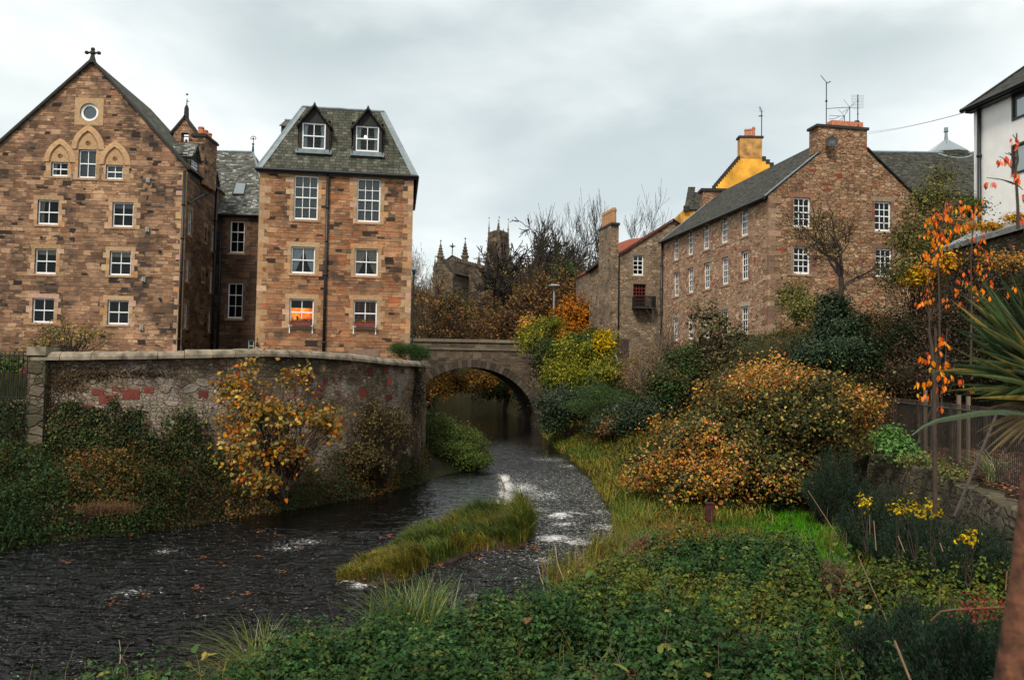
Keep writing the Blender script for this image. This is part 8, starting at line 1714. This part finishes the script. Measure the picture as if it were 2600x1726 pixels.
bank_leaves('terrace_leaves', 'red fallen leaves lying behind the picket fence', 'leaves', 26000, (8.6, 20), (9, 27), lambda X, Y, sd, lf: (X > rwl(Y)+.2), lambda X, Y, sd: rng.random(len(X))*.08, [((.20, .06, .04), 4), ((.28, .10, .06), 3), ((.13, .06, .04), 3), ((.3, .2, .15), 1)], .09, 'ovate', 'leaf', up=2.)
# weeds on the retaining wall
bush('wall_weed', 'bright green leafy weed on top of the garden wall beside the fence', 'weed', [B(12, 1230, 930, 22.5, .42, .3, .45), B(12, 1320, 1000, 21.5, .35, .3, .25)], 130, 16, .09, [((.08, .19, .04), 3), ((.13, .24, .06), 2)], .12, twigs=15)
bush('wall_weed', 'low mossy weeds spreading on the wall top by the fence foot', 'weed', [B(12, 1500, 1090, 19.6, .5, .3, .14), B(12, 1760, 1190, 17.8, .5, .25, .08)], 100, 20, .06, [((.12, .16, .04), 3), ((.2, .17, .06), 2)], .08, twigs=0)
tuftP = gp(12, 2110, 1290, 2.45); t = thing('grass_tuft', 'pale arching grass growing from the top of the garden wall', 'grass tuft', tuftP); n = 130; P = tuftP+rng.normal(0, .06, (n, 3))*np.array([1, 1, 0]); blades('blades', P, .8, pal_pick([((.2, .25, .1), 2), ((.3, .28, .14), 2)], n), parent=t, w_=.012, lean=1.0, seg=5)

# ---- dark heath-like evergreens at the lower right
def heath(x, y, z, h, r_, n, lab, Y=None):
    c = gp(0, x, y, z) if Y is None else at(0, x, y, Y); c[2] = tz(c[0], c[1]); t = thing('heath_shrub', lab, 'shrub', c); k = n; th_ = rng.uniform(0, 2*math.pi, k); rad = r_*np.sqrt(rng.random(k)); base = c+np.stack([rad*.35*np.cos(th_), rad*.35*np.sin(th_), np.zeros(k)], 1)
    tip = c+np.stack([rad*np.cos(th_), rad*np.sin(th_), h*(1-.45*(rad/r_)**2)*rng.uniform(.75, 1.05, k)], 1); lines = [(wiggle(a, b, 5, .03), np.linspace(.012, .004, 5)) for a, b in zip(base, tip)]; tubes('stems', lines, 'bark', t)
    m = k*150; i = rng.integers(0, k, m); s = rng.random(m)**.6; P = base[i]+(tip[i]-base[i])*s[:, None]+rng.normal(0, .028, (m, 3)); dr = unit(tip[i]-base[i]); A = unit(dr*.9+sph(m)*.75); N = unit(np.cross(A, sph(m))); Bv = np.cross(N, A); tv, tf2 = SHP['needle']
    sz = .075*(1.3-.5*s); V = P[:, None]+sz[:, None, None]*(tv[None, :, 0:1]*A[:, None]+tv[None, :, 1:2]*Bv[:, None]*1.5+tv[None, :, 2:3]*N[:, None]); F = (tf2[None]+(np.arange(m)*4)[:, None, None]).reshape(-1, 4)
    cols = pal_pick(PAL['heath'], m)*(.55+.8*s)[:, None]*0+pal_pick(PAL['heath'], m); link_mesh('foliage', V.reshape(-1, 3), F, 'leaf_dull', t, col=np.repeat(cols, 4, axis=0), uv=False)
heath(1925, 1200, .9, 2.1, .9, 150, 'tallest dark feathery heath shrub, right of the autumn bush')
heath(2040, 1290, .95, 1.7, 1.0, 150, 'dark feathery heath shrub in front of the garden wall, middle')
heath(2140, 1340, .95, 1.5, 1.1, 150, 'dark feathery heath shrub among the yellow-leaved stems')
heath(2260, 1400, .95, 1.5, 1.0, 150, 'dark feathery heath shrub at the foot of the wall by the right edge')
heath(2120, 1620, .95, 1.45, .85, 150, 'near dark heath shrub with upright feathery shoots, lower right')
heath(2240, 1720, .95, 1.55, .8, 150, 'nearest dark heath shrub beside the leaning rusty trunk')
heath(2080, 1860, .95, 1.15, .6, 100, 'low heath shrub at the bottom edge')
for (x, y, Y, lab) in ((2065, 1165, 13.5, 'yellow leaf cluster by the garden wall, leftmost'), (2110, 1160, 13, 'yellow leaf cluster on the heath shrub, middle'), (2155, 1165, 12.5, 'largest bright yellow leaf cluster in front of the wall'), (2235, 1225, 12, 'yellow leaves low by the wall, rightmost cluster'), (2000, 1150, 14, 'dull yellow leaves right of the tallest heath shrub')):
    bush('yellow_leaved_shoot', lab, 'plant', [B(0, x, y+16, Y, R(20, Y), .15, R(24, Y))], 12, 6, .06, PAL['yellow'], .05, twigs=4, shape='ovate', base=tuple(at(0, x, y, Y)-np.array([0, 0, .9])), twr=.008)
for i, (k, x0, y0, x1, y1, Y0, Y1) in enumerate(((12, 510, 1330, 700, 1620, 17, 15.5), (16, 940, 505, 1150, 980, 12.5, 10.5), (16, 1255, 1235, 1400, 1600, 8.5, 7.8), (16, 1283, 335, 1325, 440, 11, 10.6), (16, 1640, 395, 1660, 450, 11, 10.8), (16, 1038, 150, 1040, 280, 12.5, 12.5), (16, 1075, 205, 1090, 400, 12.4, 12.2), (16, 1638, 770, 1638, 900, 9.4, 9.4), (16, 2215, 630, 2205, 760, 9, 9))):
    a, b = at(k, x0, y0, Y0), at(k, x1, y1, Y1); labs = ('cane leaning over the vivid grass patch', 'long slanting cane left of the near heath shrubs', 'thick brown cane at the bottom edge among the heath', 'short cane stub between the yellow clusters', 'short cane stub near the right wall', 'upright cane beside the middle heath shrub, left', 'upright cane beside the middle heath shrub, right', 'thin upright cane in the dark heath', 'thin cane beside the leaning trunk'); t = thing('garden_cane', labs[i], 'cane', b, 'garden canes among the heath shrubs')
    tubes('cane', [(np.array([a, (a+b)/2, b+(b-a)*.3]), np.array([.007, .007, .007])*(1.8 if i == 2 else 1.0))], 'cane', t, 6)
# red-berried spray in front of the leaning trunk
a, b = at(16, 1560, 1060, 4.2), at(16, 2250, 940, 3.9); t = thing('red_berry_spray', 'thin branch with red berries and leaves beside the leaning trunk', 'branch', a); m1 = at(16, 1750, 965, 4.1); tubes('stem', [(np.array([a, (a+m1)/2+Z3*.02, m1, (m1+b)/2, b]), np.linspace(.004, .006, 5))], 'cane', t, 5)
P = m1+(b-m1)*rng.random((150, 1))+rng.normal(0, .02, (150, 3)); P = np.concatenate([P, at(16, 1980, 950, 4)+rng.normal(0, .045, (140, 3))]); leaves('berries', P, .013, pal_pick([((.3, .03, .03), 3), ((.16, .04, .03), 2)], len(P)), 'leaf', t, 'ovate')

# ---- cherry shoots with glowing orange leaves
def cherry(pts_, Y, lvs, lab, size=.07, pal=None, nst=1):
    P0 = [at(8, x, y, Y) for x, y in pts_]; t = thing('cherry_shoot', lab, 'young tree', P0[0]); lines = [(np.array(P0), np.linspace(.016, .006, len(P0)))]
    P = []
    for (x, y, n, s) in lvs:
        n = int(n*1.6+.5); c = at(8, x, y, Y); j = min(range(len(P0)), key=lambda q: np.linalg.norm(P0[q]-c)); lines.append((wiggle(P0[j], c+Z3*.04, 5, .03, .06), np.linspace(.007, .003, 5))); P.append(c+rng.normal(0, s, (n, 3))*np.array([1, .6, 1]))
    tubes('stems', lines, 'twig', t, 4); P = np.concatenate(P); leaves('leaves', P, size, pal_pick(pal or PAL['cherry'], len(P)), 'leaf_glossy', t, 'ovate', np.tile([0, -.9, 0], (len(P), 1)), .1, .62, .2); return t
cherry([(690, 1900), (688, 1500), (680, 1200), (700, 1000), (720, 900)], 10.5, [(665, 965, 14, .07), (725, 965, 8, .05), (750, 885, 4, .03), (795, 910, 6, .05), (785, 1030, 9, .05), (655, 1080, 9, .06), (715, 1090, 9, .05), (665, 1140, 10, .07), (605, 1075, 4, .03), (610, 1185, 7, .04), (645, 1225, 3, .03), (690, 1190, 3, .03), (725, 1265, 4, .03), (605, 1250, 1, .01), (830, 915, 3, .03), (868, 890, 3, .02), (905, 905, 6, .05), (855, 1020, 4, .03), (900, 950, 2, .02), (725, 905, 3, .03), (680, 1010, 6, .06)], 'cherry shoot with the densest drooping orange leaves, left one', .068)
cherry([(880, 1900), (885, 1500), (880, 1200), (900, 1000)], 10.2, [(900, 1130, 4, .04), (945, 1110, 3, .03), (975, 1200, 6, .05), (915, 1300, 9, .06), (850, 1350, 3, .02), (890, 1385, 3, .03), (795, 1345, 2, .01), (800, 1420, 4, .03), (940, 1430, 7, .05), (1005, 1355, 2, .02), (1155, 1400, 2, .02), (1110, 1420, 3, .03)], 'cherry shoot with scattered orange leaves, middle one', .065)
cherry([(640, 1900), (625, 1600), (620, 1300)], 10.8, [(605, 1470, 10, .05), (585, 1500, 3, .03), (635, 1470, 2, .02), (730, 1465, 2, .02), (735, 1490, 2, .02), (810, 1490, 3, .02), (615, 1310, 3, .03), (640, 1390, 3, .03), (625, 1420, 2, .02)], 'low cherry shoot with few orange leaves in front of the thicket', .065)
cherry([(1170, 1040), (1168, 900), (1160, 770), (1150, 690), (1170, 620), (1160, 520), (1162, 455)], 7.0, [(1138, 490, 3, .02), (1160, 525, 2, .01), (1055, 625, 2, .01), (1090, 605, 2, .02), (1110, 600, 2, .02), (1130, 640, 2, .02), (1132, 705, 4, .02), (1165, 720, 4, .02), (978, 755, 2, .01), (1008, 760, 2, .01), (1200, 830, 2, .01), (1190, 985, 5, .03)], 'single tall shoot with red and orange leaves against the white house', .06, [((.8, .12, .03), 3), ((.8, .25, .03), 2), ((.6, .06, .03), 2)])
P_l = []
for (x, y) in ((1440, 400), (1510, 185), (1545, 400), (1560, 220), (1600, 240), (1635, 260), (1625, 120), (1690, 70), (1600, 465), (1670, 450), (1700, 380), (1650, 45), (1555, 380), (1530, 410), (1730, 345), (1840, 390), (1915, 440), (1580, 270), (1560, 165), (1480, 520), (1640, 610), (1525, 530), (1655, 30), (1710, 230), (1640, 320)): P_l.append(at(12, x, y, 10.3)+rng.normal(0, .02, (3, 3)))
t = thing('cherry_shoot', 'lowest cherry stems with drooping orange leaves just above the picket fence', 'young tree', at(12, 1590, 600, 10.3)); tubes('stems', [(np.array([at(12, 1600, 700, 10.3)-Z3*1.2, at(12, 1590, 400, 10.3), at(12, 1570, 100, 10.3), at(12, 1540, -60, 10.3)]), np.linspace(.03, .02, 4)), (np.array([at(12, 1620, 700, 10.35), at(12, 1610, 300, 10.35), at(12, 1600, -60, 10.35)]), np.linspace(.02, .016, 3)), (np.array([at(12, 1650, 600, 10.35), at(12, 1690, 200, 10.35), at(12, 1700, -60, 10.35)]), np.linspace(.012, .008, 3))], 'twig', t, 5); P = np.concatenate(P_l); leaves('leaves', P, .08, pal_pick(PAL['cherry'], len(P)), 'leaf_glossy', t, 'ovate', np.tile([0, -.9, 0], (len(P), 1)), .1, .62, .2)

# ---- cordyline / flax beside the camera
def sword(mbv, a, d0, L, w_, bend, col, side=None):
    n = 9; p = np.array(a, float); d = np.array(d0, float); d /= np.linalg.norm(d); s_ = np.cross(d, np.array([0, -1., .15])) if side is None else side; s_ = s_-d*(s_@d); s_ /= np.linalg.norm(s_); rows = []
    for i in range(n+1):
        t = i/n; w = w_*(1-abs(2*t**.75-.9)**2.2*.95) if t < .97 else .001; w = max(w, .0008); nn = np.cross(s_, d); rows.append((p-s_*w, p+nn*w*.35, p+s_*w)); p = p+d*L/n; d = d+np.array([0, 0, -bend*(.3+t)/n*2]); d /= np.linalg.norm(d)
    for r0, r1 in zip(rows[:-1], rows[1:]): mbv.poly([r0[0], r0[1], r1[1], r1[0]], col); mbv.poly([r0[1], r0[2], r1[2], r1[1]], col)
FX = thing('cordyline', 'spiky cordyline with long sword-shaped green leaves at the right edge', 'plant', at(0, 2420, 1000, 5.6)-np.array([0, 0, 1.2])); cen = at(0, 2435, 900, 5.8); GC = [(.045, .075, .022), (.025, .045, .015), (.08, .11, .035), (.02, .038, .014), (.07, .075, .02), (.2, .14, .03)]
rs = np.random.default_rng(4)
tgt = [(2190, 795), (2195, 752), (2205, 700), (2215, 720), (2250, 690), (2240, 655), (2270, 645), (2290, 660), (2310, 640), (2330, 625), (2345, 640), (2360, 620), (2136, 852), (2150, 856), (2190, 840), (2230, 860), (2200, 885), (2260, 925), (2210, 760), (2265, 735), (2300, 700), (2280, 760), (2240, 800), (2320, 690), (2350, 700), (2250, 830), (2290, 820), (2230, 905), (2390, 600), (2420, 590), (2460, 600), (2340, 780), (2320, 850), (2300, 890), (2380, 660), (2180, 900), (2330, 740), (2280, 700)]+[(rs.uniform(2200, 2420), rs.uniform(600, 930)) for _ in range(84)]
mb = MB()
for i, (x, y) in enumerate(tgt):
    e = at(0, x, y, 5.8+rs.uniform(-.45, .35)); c0 = cen+np.array([rs.normal(0, .05), rs.normal(0, .05), rs.normal(0, .08)]); v = e-c0; L = np.linalg.norm(v); bd = rs.uniform(.05, .25); v = v+Z3*bd*L*.45; sword(mb, c0, v, L*1.03, rs.uniform(.016, .028), bd, jitc(GC[rs.integers(0, len(GC))], .15))
mb.build('leaves', 'leaf', FX)
mb = MB(); pts8 = [at(0, x, y, 5.0+.1*i) for i, (x, y) in enumerate(((2105, 1004), (2130, 985), (2165, 970), (2210, 962), (2265, 953), (2320, 950), (2370, 955)))]; wd = [.001, .007, .012, .016, .018, .014, .009]
for i in range(6): a, b = pts8[i], pts8[i+1]; mb.poly([a-Z3*wd[i], b-Z3*wd[i+1], b+Z3*wd[i+1]*.3, a+Z3*wd[i]*.3], (.07, .10, .05)); mb.poly([a+Z3*wd[i]*.3, b+Z3*wd[i+1]*.3, b+Z3*wd[i+1]+np.array([0, .015, 0]), a+Z3*wd[i]+np.array([0, .015, 0])], (.05, .08, .035))
o = mb.build('drooping_leaf', 'leaf_glossy', FX); o['label'] = 'single long bent leaf reaching left over the fence'
mb = MB(); mb.tube([cen-Z3*1.6, cen-Z3*.6, cen+Z3*.05], [.07, .06, .05], 10); mb.build('stem', 'bark', FX)
for i in range(16):
    a = cen-Z3*.1; e = at(0, rs.uniform(2240, 2362), rs.uniform(950, 1090), 5.8); mb2 = MB() if i == 0 else mb2; v = e-a; sword(mb2, a, v+Z3*.1, np.linalg.norm(v), .014, .3, jitc((.16, .11, .05), .2))
mb2.build('dead_leaves', 'leaf', FX)
